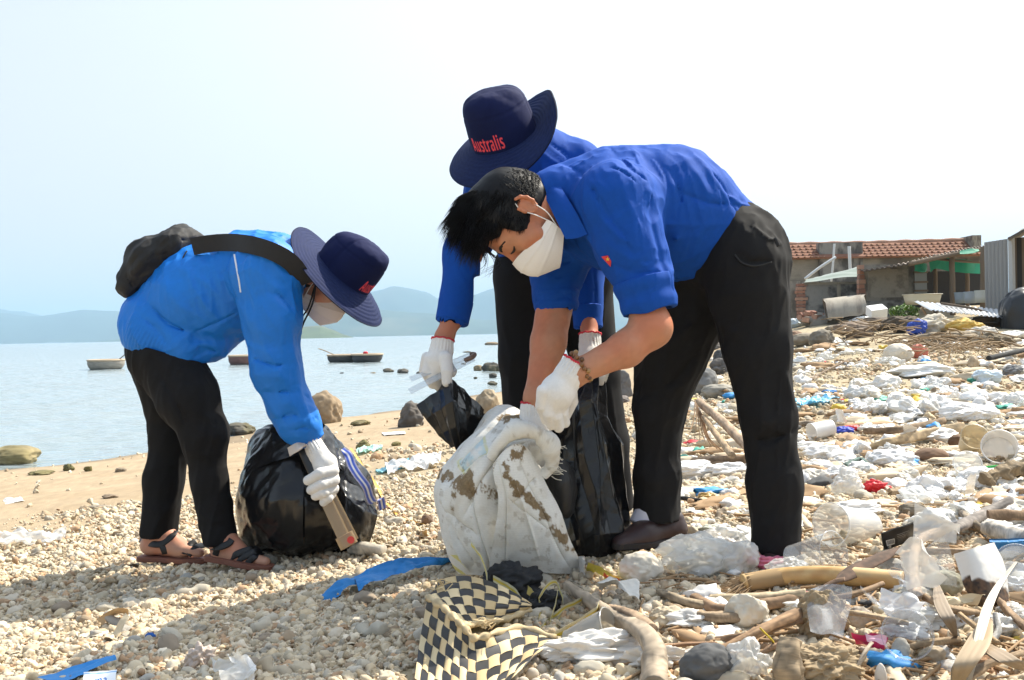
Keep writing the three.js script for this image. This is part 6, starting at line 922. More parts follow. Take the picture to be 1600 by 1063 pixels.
function pebble(px, py, w, h, col, label, o = {}) { const g0 = G(px, py), k = depthOf(g0) / FPX, g = rock([w * k / 2, h * k / 2 * 1.1, w * k * 0.35], px + py, w > 40 ? 16 : 9, o.rough ?? 0.36, o.sharp ?? 0.5); paint(g, stoneColour(col, 0, px)); if (o.turn) g.rotateZ(o.turn); g.translate(g0[0], g0[1] + h * k * 0.42, g0[2] - w * k * 0.15); return one(o.name || 'stone', g, STONE, label, o.cat || 'stone', o.group); }
const paperLike = (c, r = 0.8) => std(c, r), RED = std([0.62, 0.02, 0.03], 0.5), PINK = std([0.72, 0.20, 0.30], 0.6, { transmission: 0.2 }), BLUEC = std([0.015, 0.20, 0.52], 0.55), TAN = [0.42, 0.29, 0.16], DRIFT = [0.40, 0.33, 0.25], HUSK = [0.17, 0.10, 0.06];

// --- left foreground
lying([[500, 934], [556, 902, 0.03], [560, 915, 0.02], [524, 936]], 0.012, 0.010, BLUEC, 'pointed blue cloth end sticking out of the shaded rubble left of the woven basket', { name: 'blue_cloth', cat: 'cloth', arch: 0.02 });
lying([[552, 894, 0.05], [712, 868, 0.03], [716, 878], [560, 928]], 0.014, 0.012, BLUEC, 'long folded blue cloth half buried in the rubble below the full black bag', { name: 'blue_cloth', cat: 'cloth', arch: 0.02 });
lying([[58, 1060], [176, 1022, 0.02], [182, 1030, 0.01], [84, 1070]], 0.02, 0.004, BLUEC, 'narrow blue strap across the rubble in the bottom left corner', { name: 'blue_strap', cat: 'strap' });
pebble(234, 1004, 16, 16, [0.02, 0.12, 0.45], 'small blue plastic scrap on the rubble above the blue strap', { name: 'plastic_scrap', cat: 'plastic scrap' });
{ const t = textTexture(256, 128, (x, w, h) => { x.fillStyle = '#eef0f2'; x.fillRect(0, 0, w, h); x.fillStyle = '#2f6fc0'; x.font = 'bold 70px sans-serif'; x.fillText('ma', 84, 92); x.fillStyle = '#7fb0dd'; x.fillRect(0, 10, 256, 8); });
  const a = [[130, 1050, 0.02], [182, 1046, 0.03], [180, 1076], [132, 1080]].map(([x, y, u]) => G(x, y, 0.02 + (u || 0))); const g = sheet([[a[0], mix3(a[0], a[1], 0.5), a[1]], [a[3], mix3(a[3], a[2], 0.5), a[2]]], 20, 14, (u, v, p) => 0.004 * facet(p[0] * 30, p[1] * 30, p[2] * 30)); const uv = g.attributes.uv; for (let i = 0; i < uv.count; i++) uv.setY(i, 1 - uv.getY(i)); tag(mesh('wrapper', g, std([1, 1, 1], 0.5, { map: t })), 'white wrapper with blue letters ma at the bottom left beside the blue strap', 'wrapper'); }
lying([[150, 968, 0.005], [200, 952, 0.05], [200, 962, 0.01], [160, 976]], 0.012, 0.004, paperLike([0.44, 0.30, 0.16]), 'upper half of the bent tan dry leaf on the shaded rubble at the left', { name: 'dry_leaf', cat: 'dry leaf', arch: 0.015 });
lying([[172, 992], [196, 958, 0.05], [203, 966, 0.04], [182, 996]], 0.012, 0.003, paperLike([0.55, 0.45, 0.30]), 'lower half of the bent tan dry leaf on the shaded rubble at the left', { name: 'dry_leaf', cat: 'dry leaf' });
lying([[118, 990], [168, 984], [172, 992], [124, 998]], 0.014, 0.004, paperLike([0.66, 0.58, 0.44]), 'pale flat reed strip on the rubble below the bent tan leaf', { name: 'reed_strip', cat: 'leaf' });
loose(308, 1046, 40, 36, std([0.55, 0.45, 0.38], 0.4), 'crumpled beige foil wrapper in the lower left rubble', { name: 'foil_wrapper', cat: 'wrapper', amp: 0.5, turn: 0.5 });
lying([[326, 1030, 0.02], [372, 1022, 0.05], [404, 1052, 0.02], [350, 1072]], 0.02, 0.010, CLOUDY, 'translucent plastic film heaped on the rubble near the bottom left of centre', {});
lying([[350, 1022, 0.03], [400, 1030, 0.03], [398, 1062], [372, 1050]], 0.03, 0.012, WHITEP, 'whitish torn plastic film over the translucent one at the bottom left of centre', {});
lying([[468, 846, 0.05], [506, 858, 0.02], [498, 866], [474, 860]], 0.012, 0.008, paperLike([0.50, 0.26, 0.09]), 'orange brown curled dry leaf in front of the full black bag', { name: 'dry_leaf', cat: 'dry leaf', arch: 0.02 });
lying([[150, 905], [176, 900], [180, 906], [156, 910]], 0.01, 0.003, paperLike([0.5, 0.3, 0.14]), 'small brown leaf at the edge of the shadow left of the sandals', { name: 'dry_leaf', cat: 'dry leaf' });
stick([[550, 856, 0.03], [574, 858, 0.035], [600, 860, 0.025]], 11, 9, [0.60, 0.54, 0.44], 'smooth pale coral finger gripped at the end of the brown tongs', { name: 'coral_finger', cat: 'coral', seg: 20, knob: 0.12 });
pebble(418, 886, 30, 18, [0.17, 0.155, 0.12], 'dark grey oval stone right of the front sandal');
pebble(60, 930, 0.1, 0.1, GREY, null).removeFromParent();
pebble(598, 800, 18, 12, [0.16, 0.08, 0.04], 'round brown cap on the rubble right of the full black bag', { name: 'husk_piece', cat: 'husk' });
pebble(668, 822, 18, 18, [0.36, 0.24, 0.16], 'brown snail like shell at the end of the yellow strap', { name: 'shell', cat: 'shell' });
lying([[652, 832], [666, 828, 0.04], [670, 838], [656, 842]], 0.01, 0.006, paperLike([0.55, 0.36, 0.16]), 'small orange wood chip left of the white sack', { name: 'wood_chip', cat: 'wood chip' });
lying([[0, 838, 0.01], [104, 830, 0.01], [96, 842], [0, 852]], 0.025, 0.018, CLOUDY, 'clear plastic film lying on the sand at the left edge', {});
lying([[4, 780], [30, 776], [38, 782], [8, 786]], 0.01, 0.01, WHITEP, 'white scrap on the sand at the left edge above the clear film', { name: 'paper_scrap', cat: 'scrap' });
lying([[596, 676], [632, 674], [634, 678], [600, 680]], 0.012, 0.004, paperLike([0.66, 0.64, 0.62]), 'flat white board on the sand below the black angular rock', { name: 'white_board', cat: 'board' });
lying([[600, 724], [690, 712], [684, 722], [606, 736]], 0.04, 0.03, WHITEP, 'crumpled white plastic on the sand left of the white sack', { name: 'plastic_bag', cat: 'plastic bag' });
lying([[586, 732], [640, 722], [636, 728], [592, 738]], 0.02, 0.02, std([0.22, 0.55, 0.66], 0.5, { transmission: 0.3 }), 'pale blue plastic scrap on the sand beside the crumpled white plastic', { name: 'plastic_bag', cat: 'plastic bag' });
lying([[556, 702], [596, 694], [598, 699], [562, 708]], 0.03, 0.02, std([0.35, 0.6, 0.52], 0.5, { transmission: 0.3 }), 'pale green film caught on the mossy clump above the yellow strap', { name: 'plastic_bag', cat: 'plastic bag' });

// --- woven basket, crushed, mouth to the right
{
  const bk = thing('woven_basket', 'crushed cream and black chequered woven basket with its mouth open to the right', 'basket', G(740, 1063)); const CR = [std([0.60, 0.45, 0.24], 0.7), std([0.66, 0.52, 0.30], 0.7), std([0.50, 0.37, 0.19], 0.7)], BK = [std([0.018, 0.018, 0.02], 0.55), std([0.03, 0.03, 0.032], 0.6)];
  const weaveSheet = (rows, nu, nv, off) => {
    const R = rows.map((q) => q.map(([x, y, d]) => PA(x, y, d, 0.034))), S = (u, v) => curve(R.map((r) => curve(r, u)), v), rnd = rng(nu * 7 + nv);
    for (let j = 0; j < nv; j++) for (let i = 0; i < nu; i++) {
      const dark = (i + j + off) % 2 === 0, pos = [], idx = [], m = 4, o = S((i + 0.5) / nu, (j + 0.5) / nv);
      for (let b = 0; b <= m; b++) for (let a = 0; a <= m; a++) { const ov = 0.06, u = (i - ov + a / m * (1 + 2 * ov)) / nu, v = (j - ov + b / m * (1 + 2 * ov)) / nv, e = 0.004, p = S(u, v), n = unit(cross(sub(S(u + e, v), S(u - e, v)), sub(S(u, v + e), S(u, v - e)))); const s = dark ? Math.sin(Math.PI * b / m) : Math.sin(Math.PI * a / m), h = 0.0030 * s - 0.0012; pos.push(...sub(sub(p, mul(n, -Math.sign(dot(n, sub(EYE, p)) || 1) * h)), bk.position.toArray())); }
      for (let b = 0; b < m; b++) for (let a = 0; a < m; a++) { const k = b * (m + 1) + a; idx.push(k, k + 1, k + m + 2, k, k + m + 2, k + m + 1); }
      const g = new THREE.BufferGeometry(); g.setAttribute('position', new THREE.Float32BufferAttribute(pos, 3)); g.setIndex(idx); g.computeVertexNormals(); mesh('strip', g, (dark ? BK : CR)[Math.floor(rnd() * (dark ? 2 : 3))], bk);
    }
  };
  weaveSheet([[[668, 934, 2.25], [688, 946, 2.16], [706, 962, 2.11], [724, 980, 2.07], [742, 998, 2.05], [772, 990, 2.08], [815, 982, 2.16], [866, 996, 2.26]], [[661, 972, 2.24], [680, 988, 2.14], [699, 1004, 2.08], [720, 1022, 2.04], [744, 1034, 2.03], [782, 1022, 2.08], [820, 1008, 2.17], [864, 1000, 2.27]], [[654, 1014, 2.24], [672, 1030, 2.14], [693, 1046, 2.08], [717, 1062, 2.04], [744, 1068, 2.03], [780, 1054, 2.09], [812, 1036, 2.18], [856, 1008, 2.28]], [[648, 1060, 2.24], [666, 1074, 2.15], [690, 1090, 2.09], [716, 1104, 2.06], [744, 1106, 2.06], [770, 1086, 2.11], [798, 1062, 2.2], [838, 1024, 2.29]]], 14, 6, 0);
  weaveSheet([[[672, 928, 2.28], [690, 906, 2.40], [726, 900, 2.46], [764, 908, 2.44], [800, 924, 2.40], [831, 944, 2.36]], [[670, 932, 2.26], [694, 924, 2.30], [730, 920, 2.32], [766, 928, 2.33], [800, 938, 2.34], [831, 946, 2.35]], [[690, 946, 2.19], [708, 946, 2.21], [734, 946, 2.24], [764, 952, 2.28], [796, 952, 2.32], [830, 948, 2.35]], [[718, 976, 2.12], [730, 976, 2.16], [744, 974, 2.22], [764, 972, 2.27], [792, 968, 2.32], [828, 952, 2.36]]], 9, 6, 1);
  part('lining', sheet(grid([[[690, 950, 2.21], [720, 955, 2.26], [760, 962, 2.31], [820, 955, 2.39]], [[720, 985, 2.16], [735, 985, 2.24], [765, 985, 2.30], [822, 972, 2.36]], [[740, 1006, 2.09], [760, 1004, 2.14], [800, 996, 2.2], [860, 1000, 2.30]], [[700, 1080, 2.12], [740, 1090, 2.12], [790, 1060, 2.18], [840, 1030, 2.32]]]), 40, 40, (u, v, p) => 0.002 * Math.sin(u * 60) * Math.sin(v * 60)), std([0.36, 0.27, 0.14], 0.85), bk);
  for (const lip of [[[668, 934, 2.25], [688, 946, 2.16], [706, 962, 2.11], [724, 980, 2.07], [742, 998, 2.05], [772, 990, 2.08], [815, 982, 2.16], [866, 996, 2.26]], [[690, 946, 2.19], [718, 976, 2.12], [730, 977, 2.15], [746, 975, 2.21], [764, 972, 2.26], [792, 968, 2.31], [828, 952, 2.36]]]) part('rim', rod(lip.map((q) => PA(...q, 0.036)), 0.0075, 90, 10, (t, a) => 0.3 * Math.sin(t * 70) + 0.3 * noise(t * 20, a), null, 1, (t, a) => mul([0.58, 0.45, 0.26], 0.85 + 0.3 * noise(t * 40, a))), vtx(0.75), bk);
  const rnd = rng(55); for (let i = 0; i < 30; i++) { const e = i % 3, o = e === 0 ? P(682 + rnd() * 14, 912 + rnd() * 22, 2.3) : e === 1 ? P(756 + rnd() * 12, 978 + rnd() * 8, 2.08) : P(858 + rnd() * 8, 992 + rnd() * 8, 2.27); part('frayed_end', rod([o, add(o, [0.03 * (rnd() - 0.5), 0.02 * rnd(), 0.02 * (rnd() - 0.5)]), add(o, [0.07 * (rnd() - 0.5), 0.03 * rnd() - 0.005, 0.04 * (rnd() - 0.5)])], 0.0012, 6, 4), CR[i % 3], bk); }
}
// --- around the basket
const YEL = vtx(0.55), yt = (u, v) => (Math.abs(v - 0.5) < 0.2 ? [0.66, 0.52, 0.06] : [0.62, 0.58, 0.40]);
function tape(pts, w, label, tint = yt) { const q = pts.map((p) => PA(...p)); const g = sheet([-1, 0, 1].map((s) => q.map((p) => add(p, [0, s * w, s * w * 0.5]))), 40, 8, (u, v, p) => 0.003 * noise(p[0] * 50, p[1] * 50, p[2] * 50), 0.001, tint); return tag(mesh('strap', g, YEL), label, 'strap'); }
tape([[858, 1000, 2.24], [880, 988, 2.2], [905, 974, 2.2], [928, 958, 2.22], [936, 946, 2.26]], 0.012, 'broad cream and yellow strap running from the basket tip up to the right');
tape([[842, 986, 2.35], [860, 968, 2.36], [885, 950, 2.36], [918, 934, 2.4]], 0.008, 'upper pale yellow strap above the broad one behind the basket tip');
tape([[848, 950, 2.45], [842, 935, 2.42], [856, 915, 2.42], [870, 912, 2.42], [868, 940, 2.42], [858, 975, 2.40]], 0.006, 'looped pale yellow strap standing behind the basket');
tape([[872, 915, 2.45], [880, 940, 2.42], [874, 965, 2.40], [866, 985, 2.38]], 0.004, 'thin yellow strap hanging beside the looped one behind the basket');
tape([[736, 850, 2.62], [752, 872, 2.52], [760, 895, 2.50], [762, 915, 2.50]], 0.007, 'pale yellow strap dangling from the lower left corner of the white sack');
tape([[770, 905, 2.55], [790, 915, 2.50], [808, 930, 2.46], [820, 948, 2.44]], 0.010, 'cream strap across the black bundle under the white sack');
tape([[824, 922, 2.5], [838, 935, 2.46], [848, 955, 2.45], [842, 968, 2.44]], 0.012, 'short yellow strap lying on the black bundle', (u, v) => [0.62, 0.50, 0.16]);
loose(800, 945, 96, 66, std([0.012, 0.012, 0.013], 0.7), 'crumpled black cloth bundle between the white sack and the basket', { name: 'black_cloth', cat: 'cloth', amp: 0.4 });
loose(850, 962, 60, 40, std([0.014, 0.014, 0.015], 0.75), 'black cloth end spilling to the right of the black bundle', { name: 'black_cloth', cat: 'cloth', amp: 0.4 });
cup(955, 982, 890, 1006, 32, 22, 0.02, std([0.55, 0.53, 0.48], 0.2, { transmission: 0.6, ior: 1.45 }), 'grey ribbed clear cup lying between the basket tip and the forked driftwood', { ribs: true, dent: 0.02 });
loose(938, 1050, 170, 52, paperLike([0.66, 0.62, 0.56], 0.7), 'large crumpled dirty white wrapper below the ribbed cup at the bottom', { name: 'white_wrapper', cat: 'wrapper', amp: 0.45, detail: 22, deep: 0.35 });
loose(1040, 1055, 100, 40, paperLike([0.62, 0.57, 0.50], 0.8), 'smaller crumpled white wrapper right of the driftwood foot at the bottom', { name: 'white_wrapper', cat: 'wrapper', amp: 0.5, deep: 0.4 });
stick([[885, 915, 0.03], [925, 942, 0.05], [965, 968, 0.06], [1000, 985, 0.07], [1020, 1010, 0.06], [1022, 1040, 0.03], [1024, 1075, 0.01]], 8, 15, [0.46, 0.37, 0.27], 'thick bent driftwood branch right of the ribbed cup reaching the bottom edge', { name: 'driftwood', cat: 'driftwood', seg: 60, sides: 14 });
stick([[945, 952, 0.05], [985, 962, 0.08], [1018, 985, 0.07]], 8, 10, [0.40, 0.28, 0.18], 'side fork of the thick bent driftwood branch with bare brown bark', { name: 'driftwood', cat: 'driftwood' });
for (let i = 0; i < 9; i++) { const [x, y, w] = [[808, 1052, 18], [822, 1040, 17], [836, 1036, 15], [846, 1048, 15], [832, 1056, 18], [852, 1062, 14], [838, 1072, 18], [818, 1070, 18], [804, 1068, 16]][i]; pebble(x, y + w / 2, w * 1.15, w * 1.15, [0.60, 0.52, 0.42], 'round cream float bead clustered under the right side of the basket', { name: 'float_bead', cat: 'bead', rough: 0.06, group: 'cream float beads under the basket' }); }
lying([[918, 884, 0.03], [968, 900, 0.02], [960, 912], [916, 896]], 0.02, 0.01, std([0.66, 0.58, 0.10], 0.5), 'yellow and red wrapper sticking out below the right corner of the white sack', { name: 'wrapper', cat: 'wrapper' });
lying([[940, 896, 0.03], [970, 906, 0.03], [962, 914], [944, 906]], 0.03, 0.008, std([0.66, 0.09, 0.02], 0.5), 'red orange scrap on the yellow wrapper below the white sack', { name: 'wrapper', cat: 'wrapper' });
lying([[930, 910, 0.05], [1000, 912, 0.02], [996, 944], [936, 922]], 0.02, 0.010, paperLike([0.64, 0.61, 0.55]), 'flattened white carton right of the black bundle', { name: 'carton', cat: 'carton', arch: 0.02 });
lying([[900, 870, 0.03], [918, 876, 0.07], [912, 900], [902, 890]], 0.02, 0.008, paperLike([0.60, 0.58, 0.55]), 'torn white flap at the right corner of the white sack', { name: 'sack_scrap', cat: 'scrap' });
pebble(1004, 912, 64, 46, [0.66, 0.60, 0.50], 'pale pitted foam block in front of the brown loafer', { name: 'foam_block', cat: 'foam', rough: 0.4, sharp: 0.9 });
pebble(1030, 905, 36, 20, [0.44, 0.35, 0.25], 'tan lump beside the pale foam block', { rough: 0.4 });
pebble(1040, 985, 50, 34, [0.52, 0.43, 0.30], 'tangled tan fibre clump right of the forked driftwood', { name: 'fibre_clump', cat: 'fibre', rough: 0.6 });
pebble(1172, 986, 60, 58, [0.62, 0.56, 0.45], 'chunk of beady white foam standing before the brown branches', { name: 'foam_chunk', cat: 'foam', rough: 0.5, sharp: 0.5, turn: 0.5 });
pebble(1115, 1072, 84, 56, [0.09, 0.09, 0.09], 'dark grey boulder cut by the bottom edge right of centre', { name: 'rock', cat: 'rock', sharp: 0.8 });
loose(1170, 1072, 64, 70, CLOUDY, 'upright translucent bag at the bottom edge right of the dark boulder', { amp: 0.4, turn: 0.3 });
stick([[1236, 1080, 0.0], [1232, 1040, 0.05], [1238, 1000, 0.09]], 26, 18, [0.36, 0.27, 0.17], 'stubby log standing at the bottom edge with torn bark', { name: 'log', cat: 'log', sides: 16, knob: 0.3 });

// --- brush heap on the right
{ // bamboo broom
  const t = thing('broom', 'bamboo broom lying on the heap with frayed bristles to the left', 'broom', G(1250, 925)); const L = [[1160, 912], [1220, 902], [1280, 899], [1340, 902], [1412, 908]].map(([x, y]) => PA(x, y, 2.62, 0.035));
  part('handle', rod(L, (s) => 0.022 * (1 + 0.06 * Math.exp(-(((s - 0.72) / 0.02) ** 2))), 60, 16, (s, a) => 0.03 * Math.sin(a * 9), null, 1, (s, a, p) => mul(mix3([0.56, 0.38, 0.17], [0.46, 0.27, 0.10], smooth(-0.3, 0.4, fbm(p[0] * 6, p[1] * 60, p[2] * 60))), 1 + 0.1 * noise(s * 20, a * 6))), vtx(0.45), t);
  part('binding', rod(L.slice(0, 2).map((p) => add(p, [0.01, 0, 0])), 0.0232, 10, 14), std([0.30, 0.20, 0.10], 0.9), t);
  const rnd = rng(66), gs = []; for (let i = 0; i < 170; i++) { const o = add(PA(1176, 908, 2.62, 0.035), [0.03 * rnd(), 0.035 * (rnd() - 0.5), 0.04 * (rnd() - 0.5)]), e = PA(1122 + rnd() * 34, 905 + rnd() * 34, 2.58 + rnd() * 0.12); gs.push(rod([o, add(mix3(o, e, 0.5), [0, 0.01 * rnd(), 0]), e], 0.0011, 5, 3)); } part('bristles', join(gs), std([0.42, 0.30, 0.18], 0.9), t).userData.kind = 'stuff';
}
stick([[1110, 938, 0.02], [1180, 936, 0.03], [1260, 928, 0.035]], 9, 8, [0.58, 0.46, 0.30], 'pale reed stem right under the bamboo broom', { cat: 'reed', name: 'reed' });
stick([[1085, 935, 0.02], [1130, 955, 0.03], [1190, 945, 0.03], [1265, 935, 0.02]], 8, 10, [0.34, 0.22, 0.13], 'long brown branch lying below the broom bristles', {});
stick([[1030, 925, 0.02], [1070, 940, 0.03], [1120, 950, 0.02], [1165, 948, 0.02]], 6, 8, [0.42, 0.33, 0.22], 'grey brown branch reaching left from the broom bristles', {});
stick([[1100, 1030, 0.02], [1150, 1006, 0.04], [1210, 975, 0.06], [1280, 945, 0.06]], 7, 9, [0.40, 0.25, 0.14], 'orange brown bark branch with a yellow string slanting over the rubble', {});
stick([[1188, 982, 0.09], [1196, 990, 0.07], [1206, 1000, 0.05], [1210, 1006, 0.03]], 1.4, 1.4, [0.66, 0.5, 0.04], 'yellow string round the orange brown bark branch', { name: 'string', cat: 'string', seg: 14 });
stick([[1000, 1018, 0.02], [1060, 1008, 0.02], [1120, 1006, 0.02]], 4, 3, [0.40, 0.24, 0.14], 'thin brown twig left of the dark grey boulder', { name: 'twig', cat: 'twig' });
stick([[1302, 912, 0, 2.5], [1340, 890, 0, 2.5], [1380, 870, 0, 2.52], [1412, 854, 0, 2.55]], 15, 8, [0.115, 0.068, 0.045], 'dark brown pointed husk blade leaning up over the bamboo broom', { name: 'palm_husk', cat: 'husk', flat: 0.35, n: [0, 1, 0.8], taper: true, knob: 0.08 });
stick([[1262, 935, 0.05], [1300, 912, 0.09], [1320, 905, 0.1]], 8, 4, [0.26, 0.16, 0.10], 'splintered lower end of the husk blade over the broom', { name: 'palm_husk', cat: 'husk', flat: 0.4, n: [0, 1, 0.5] });
lying([[1200, 928], [1262, 922], [1258, 932], [1208, 936]], 0.035, 0.006, std([0.30, 0.01, 0.06], 0.6), 'dark crimson rag peeping out under the bamboo broom', { name: 'rag', cat: 'rag' });
stick([[1578, 782, 0, 2.9], [1540, 802, 0, 2.84], [1500, 822, 0, 2.78], [1478, 832, 0, 2.74]], 7, 9, [0.32, 0.28, 0.25], 'thick grey upper part of the crooked stick at the right', { knob: 0.1 });
stick([[1480, 830, 0, 2.74], [1455, 834, 0, 2.7], [1436, 846, 0, 2.66], [1428, 872, 0, 2.6], [1427, 900, 0, 2.54], [1432, 932, 0, 2.5]], 6, 7, [0.44, 0.32, 0.22], 'thin bent tan lower part of the crooked stick at the right', { knob: 0.14 });
stick([[1484, 785, 0.02], [1515, 812, 0.04], [1538, 832, 0.02]], 4, 5, [0.30, 0.24, 0.17], 'short brown stick crossing behind the grey crooked stick', {});
{ // sachet with a barcode
  const t = textTexture(256, 128, (x, w, h) => { x.fillStyle = '#1b1b1d'; x.fillRect(0, 0, w, h); x.fillStyle = '#f4f4f4'; x.fillRect(26, 60, 62, 44); x.fillStyle = '#111'; for (let i = 0; i < 17; i++) x.fillRect(30 + i * 3.3, 63, 1 + (i * 7 % 3) * 0.7, 30); x.fillStyle = '#8a8a8a'; for (let i = 0; i < 7; i++) x.fillRect(110, 40 + i * 11, 100 - (i * 37 % 40), 3); x.fillStyle = '#ddd'; x.beginPath(); x.arc(38, 116, 6, 0, 7); x.fill(); });
  const c = [PA(1376, 833, 2.72, 0.07), PA(1426, 816, 2.74, 0.09), PA(1429, 842, 2.70, 0.02), PA(1381, 860, 2.68, 0.01)], m = (a, b, q) => mix3(a, b, q), g = sheet([[c[0], m(c[0], c[1], 0.5), c[1]], [m(c[0], c[3], 0.5), add(m(m(c[0], c[3], 0.5), m(c[1], c[2], 0.5), 0.5), [0, 0, 0.008]), m(c[1], c[2], 0.5)], [c[3], m(c[3], c[2], 0.5), c[2]]], 30, 16, (u, v, p) => 0.0015 * facet(p[0] * 40, p[1] * 40, p[2] * 40) + (u < 0.05 || u > 0.95 ? 0.001 * Math.sin(v * 90) : 0), 0.003); const uv = g.attributes.uv; for (let i = 0; i < uv.count; i++) uv.setY(i, 1 - uv.getY(i));
  tag(mesh('sachet', g, std([1, 1, 1], 0.45, { map: t })), 'black sachet with a white barcode standing on the rubble right of the big clear cup', 'sachet');
}
cup(1298, 820, 1356, 826, 32, 27, 0.05, CLOUDY, 'largest clear cup lying on its side right of the trouser leg');
cup(1304, 866, 1238, 874, 34, 22, 0.05, CLEARP, 'clear cup with flared rim lying over the bamboo broom', { dent: 0.01 });
loose(1100, 905, 120, 72, CLOUDY, 'big crumpled translucent bag in front of the near trouser leg', { detail: 24, amp: 0.3, deep: 0.6 });
loose(1156, 905, 66, 60, CLOUDY, 'rounded translucent bag end against the black trouser hem', { detail: 18, amp: 0.25, deep: 0.6 });
loose(1204, 892, 58, 22, PINK, 'crumpled pink wrapper over the bamboo broom at the trouser hem', { name: 'pink_wrapper', cat: 'wrapper', amp: 0.4 });
lying([[1430, 788, 0.10], [1500, 822, 0.05], [1494, 850], [1426, 850]], 0.05, 0.014, CLOUDY, 'stiff translucent sheet standing like a tent behind the crooked stick', {});
lying([[1388, 880, 0.05], [1478, 838, 0.12], [1496, 905, 0.02], [1410, 925]], 0.07, 0.020, CLEARP, 'wide clear plastic film stretched around the bent tan stick', { f: 10, n: 50 });
lying([[1400, 860, 0.10], [1450, 850, 0.14], [1480, 900, 0.05], [1418, 916, 0.02]], 0.08, 0.018, CLOUDY, 'creased cloudy film inside the wide clear one by the bent stick', { f: 14 });
pebble(1480, 935, 60, 44, [0.36, 0.34, 0.25], 'mottled greenish stone under the wide clear film', { rough: 0.2 });
{ const g0 = G(1528, 945); const k = depthOf(g0) / FPX, g = sheet([[[1492, 866], [1520, 858], [1552, 848]], [[1500, 892], [1530, 882], [1566, 880]], [[1510, 920], [1540, 918], [1572, 914]], [[1530, 946], [1550, 948], [1572, 942]]].map((r, j) => r.map(([x, y], i) => PA(x, y, depthOf(g0) - 0.03 * (i === 1) - 0.02 * j, 0.01))), 60, 60, crease(0.0045, 12, 3, [1, 1, 1]), 0.004, (u, v, p) => mix3([0.70, 0.67, 0.62], mul([0.07, 0.035, 0.015], 1 + noise(p[0] * 200, p[1] * 200, p[2] * 200)), smooth(-0.03, 0.06, v - 0.62 + 0.35 * fbm(p[0] * 22, p[1] * 22, p[2] * 22, 4) - 0.14 * u + (u < 0.25 ? 0.18 : 0)))); tag(mesh('plastic_pouch', g, vtx(0.6)), 'white plastic pouch with rusty black lower half near the right edge', 'pouch'); }
lying([[1546, 842, 0.04], [1610, 842, 0.04], [1610, 862, 0.0], [1556, 862, 0.0]], 0.02, 0.002, std([0.03, 0.17, 0.42], 0.6), 'blue painted board at the right edge above the clear lid', { name: 'board', cat: 'board', thick: 0.012 });
stick([[1544, 806, 0.06], [1580, 805, 0.06], [1620, 806, 0.05]], 9, 9, [0.38, 0.25, 0.15], 'brown wooden board at the right edge behind the white roll', { name: 'board', cat: 'board', flat: 0.5, n: [0, 0.3, 1] });
stick([[1544, 824, 0, 2.72], [1570, 832, 0, 2.68], [1606, 842, 0, 2.62]], 14, 14, [0.66, 0.60, 0.52], 'thick white roll at the right edge over the blue board', { name: 'foam_roll', cat: 'foam roll', knob: 0.12, sides: 16 });
cup(1588, 882, 1606, 906, 30, 30, 0.06, CLEARP, 'clear round tray cut by the right edge', { cat: 'tray', name: 'plastic_tray' });
loose(1592, 935, 46, 34, WHITEP, 'white plastic bag below the clear round tray at the right edge', {});
{ const strip = (pts, w, col, label, name = 'palm_leaf') => { const q = pts.map((p, i) => PA(p[0], p[1], p[2], 0.02 + 0.10 * Math.sin(Math.PI * i / (pts.length - 1)))), g = sheet([-1, 0, 1].map((s) => q.map((p, i) => add(p, mul([1, 0.15, 0.2], s * w * Math.sin(Math.PI * (0.12 + 0.84 * i / (q.length - 1))))))), 50, 8, (u, v, p) => 0.0012 * Math.sin(v * 30), 0.003, (u, v) => mul(col, 0.9 + 0.2 * noise(v * 30, u * 4))); return tag(mesh(name, g, vtx(0.75)), label, 'palm leaf'); };
  strip([[1588, 878, 2.35], [1562, 912, 2.30], [1545, 945, 2.22], [1533, 985, 2.12], [1520, 1040, 2.0], [1512, 1090, 1.95]], 0.009, [0.56, 0.50, 0.41], 'long white palm blade curving down to the bottom right corner');
  strip([[1545, 960, 2.3], [1530, 1000, 2.2], [1508, 1040, 2.08], [1490, 1090, 2.0]], 0.021, [0.36, 0.27, 0.17], 'broad tan palm blade left of the long white one');
  strip([[1463, 910, 2.4], [1470, 940, 2.36], [1484, 970, 2.3], [1496, 1000, 2.25]], 0.013, [0.27, 0.21, 0.15], 'short spiky brown palm blade pointing up left of the broad tan one');
  strip([[1525, 1000, 2.22], [1556, 1018, 2.2], [1590, 1040, 2.15], [1612, 1052, 2.12]], 0.016, [0.28, 0.21, 0.14], 'brown palm blade pointing to the bottom right corner'); }
{ const t = thing('plastic_spoon', 'clear plastic spoon lying over the white wrapper in the right foreground', 'spoon', G(1380, 960)), bowl = new THREE.SphereGeometry(0.026, 16, 8, 0, Math.PI * 2, 0, Math.PI / 2); bowl.scale(1, 0.35, 1.5); place(bowl, PA(1366, 935, 2.30, 0.04), [0.6, 0.7, 2.7]); part('bowl', bowl, CLEARP, t); part('handle', rod([PA(1376, 946, 2.28, 0.04), PA(1390, 960, 2.26, 0.04), PA(1408, 976, 2.22, 0.03)], 0.006, 12, 8, null, [0, 1, 0.6], 0.4), CLEARP, t); }
cup(1418, 992, 1424, 1004, 36, 33, 0.05, CLEARP, 'clear round lid with sand specks left of the palm blades', { cat: 'lid', name: 'container_top' });
lying([[1330, 988, 0.03], [1388, 992, 0.03], [1382, 1014], [1338, 1004]], 0.02, 0.008, std([0.66, 0.03, 0.13], 0.5), 'crimson and pink wrapper beside the clear round lid', { name: 'wrapper', cat: 'wrapper' });
lying([[1352, 992, 0.04], [1386, 996, 0.04], [1384, 1006, 0.03], [1358, 1004, 0.03]], 0.022, 0.004, std([0.70, 0.40, 0.48], 0.5), 'pale pink label piece on the crimson wrapper', { name: 'wrapper', cat: 'wrapper' });
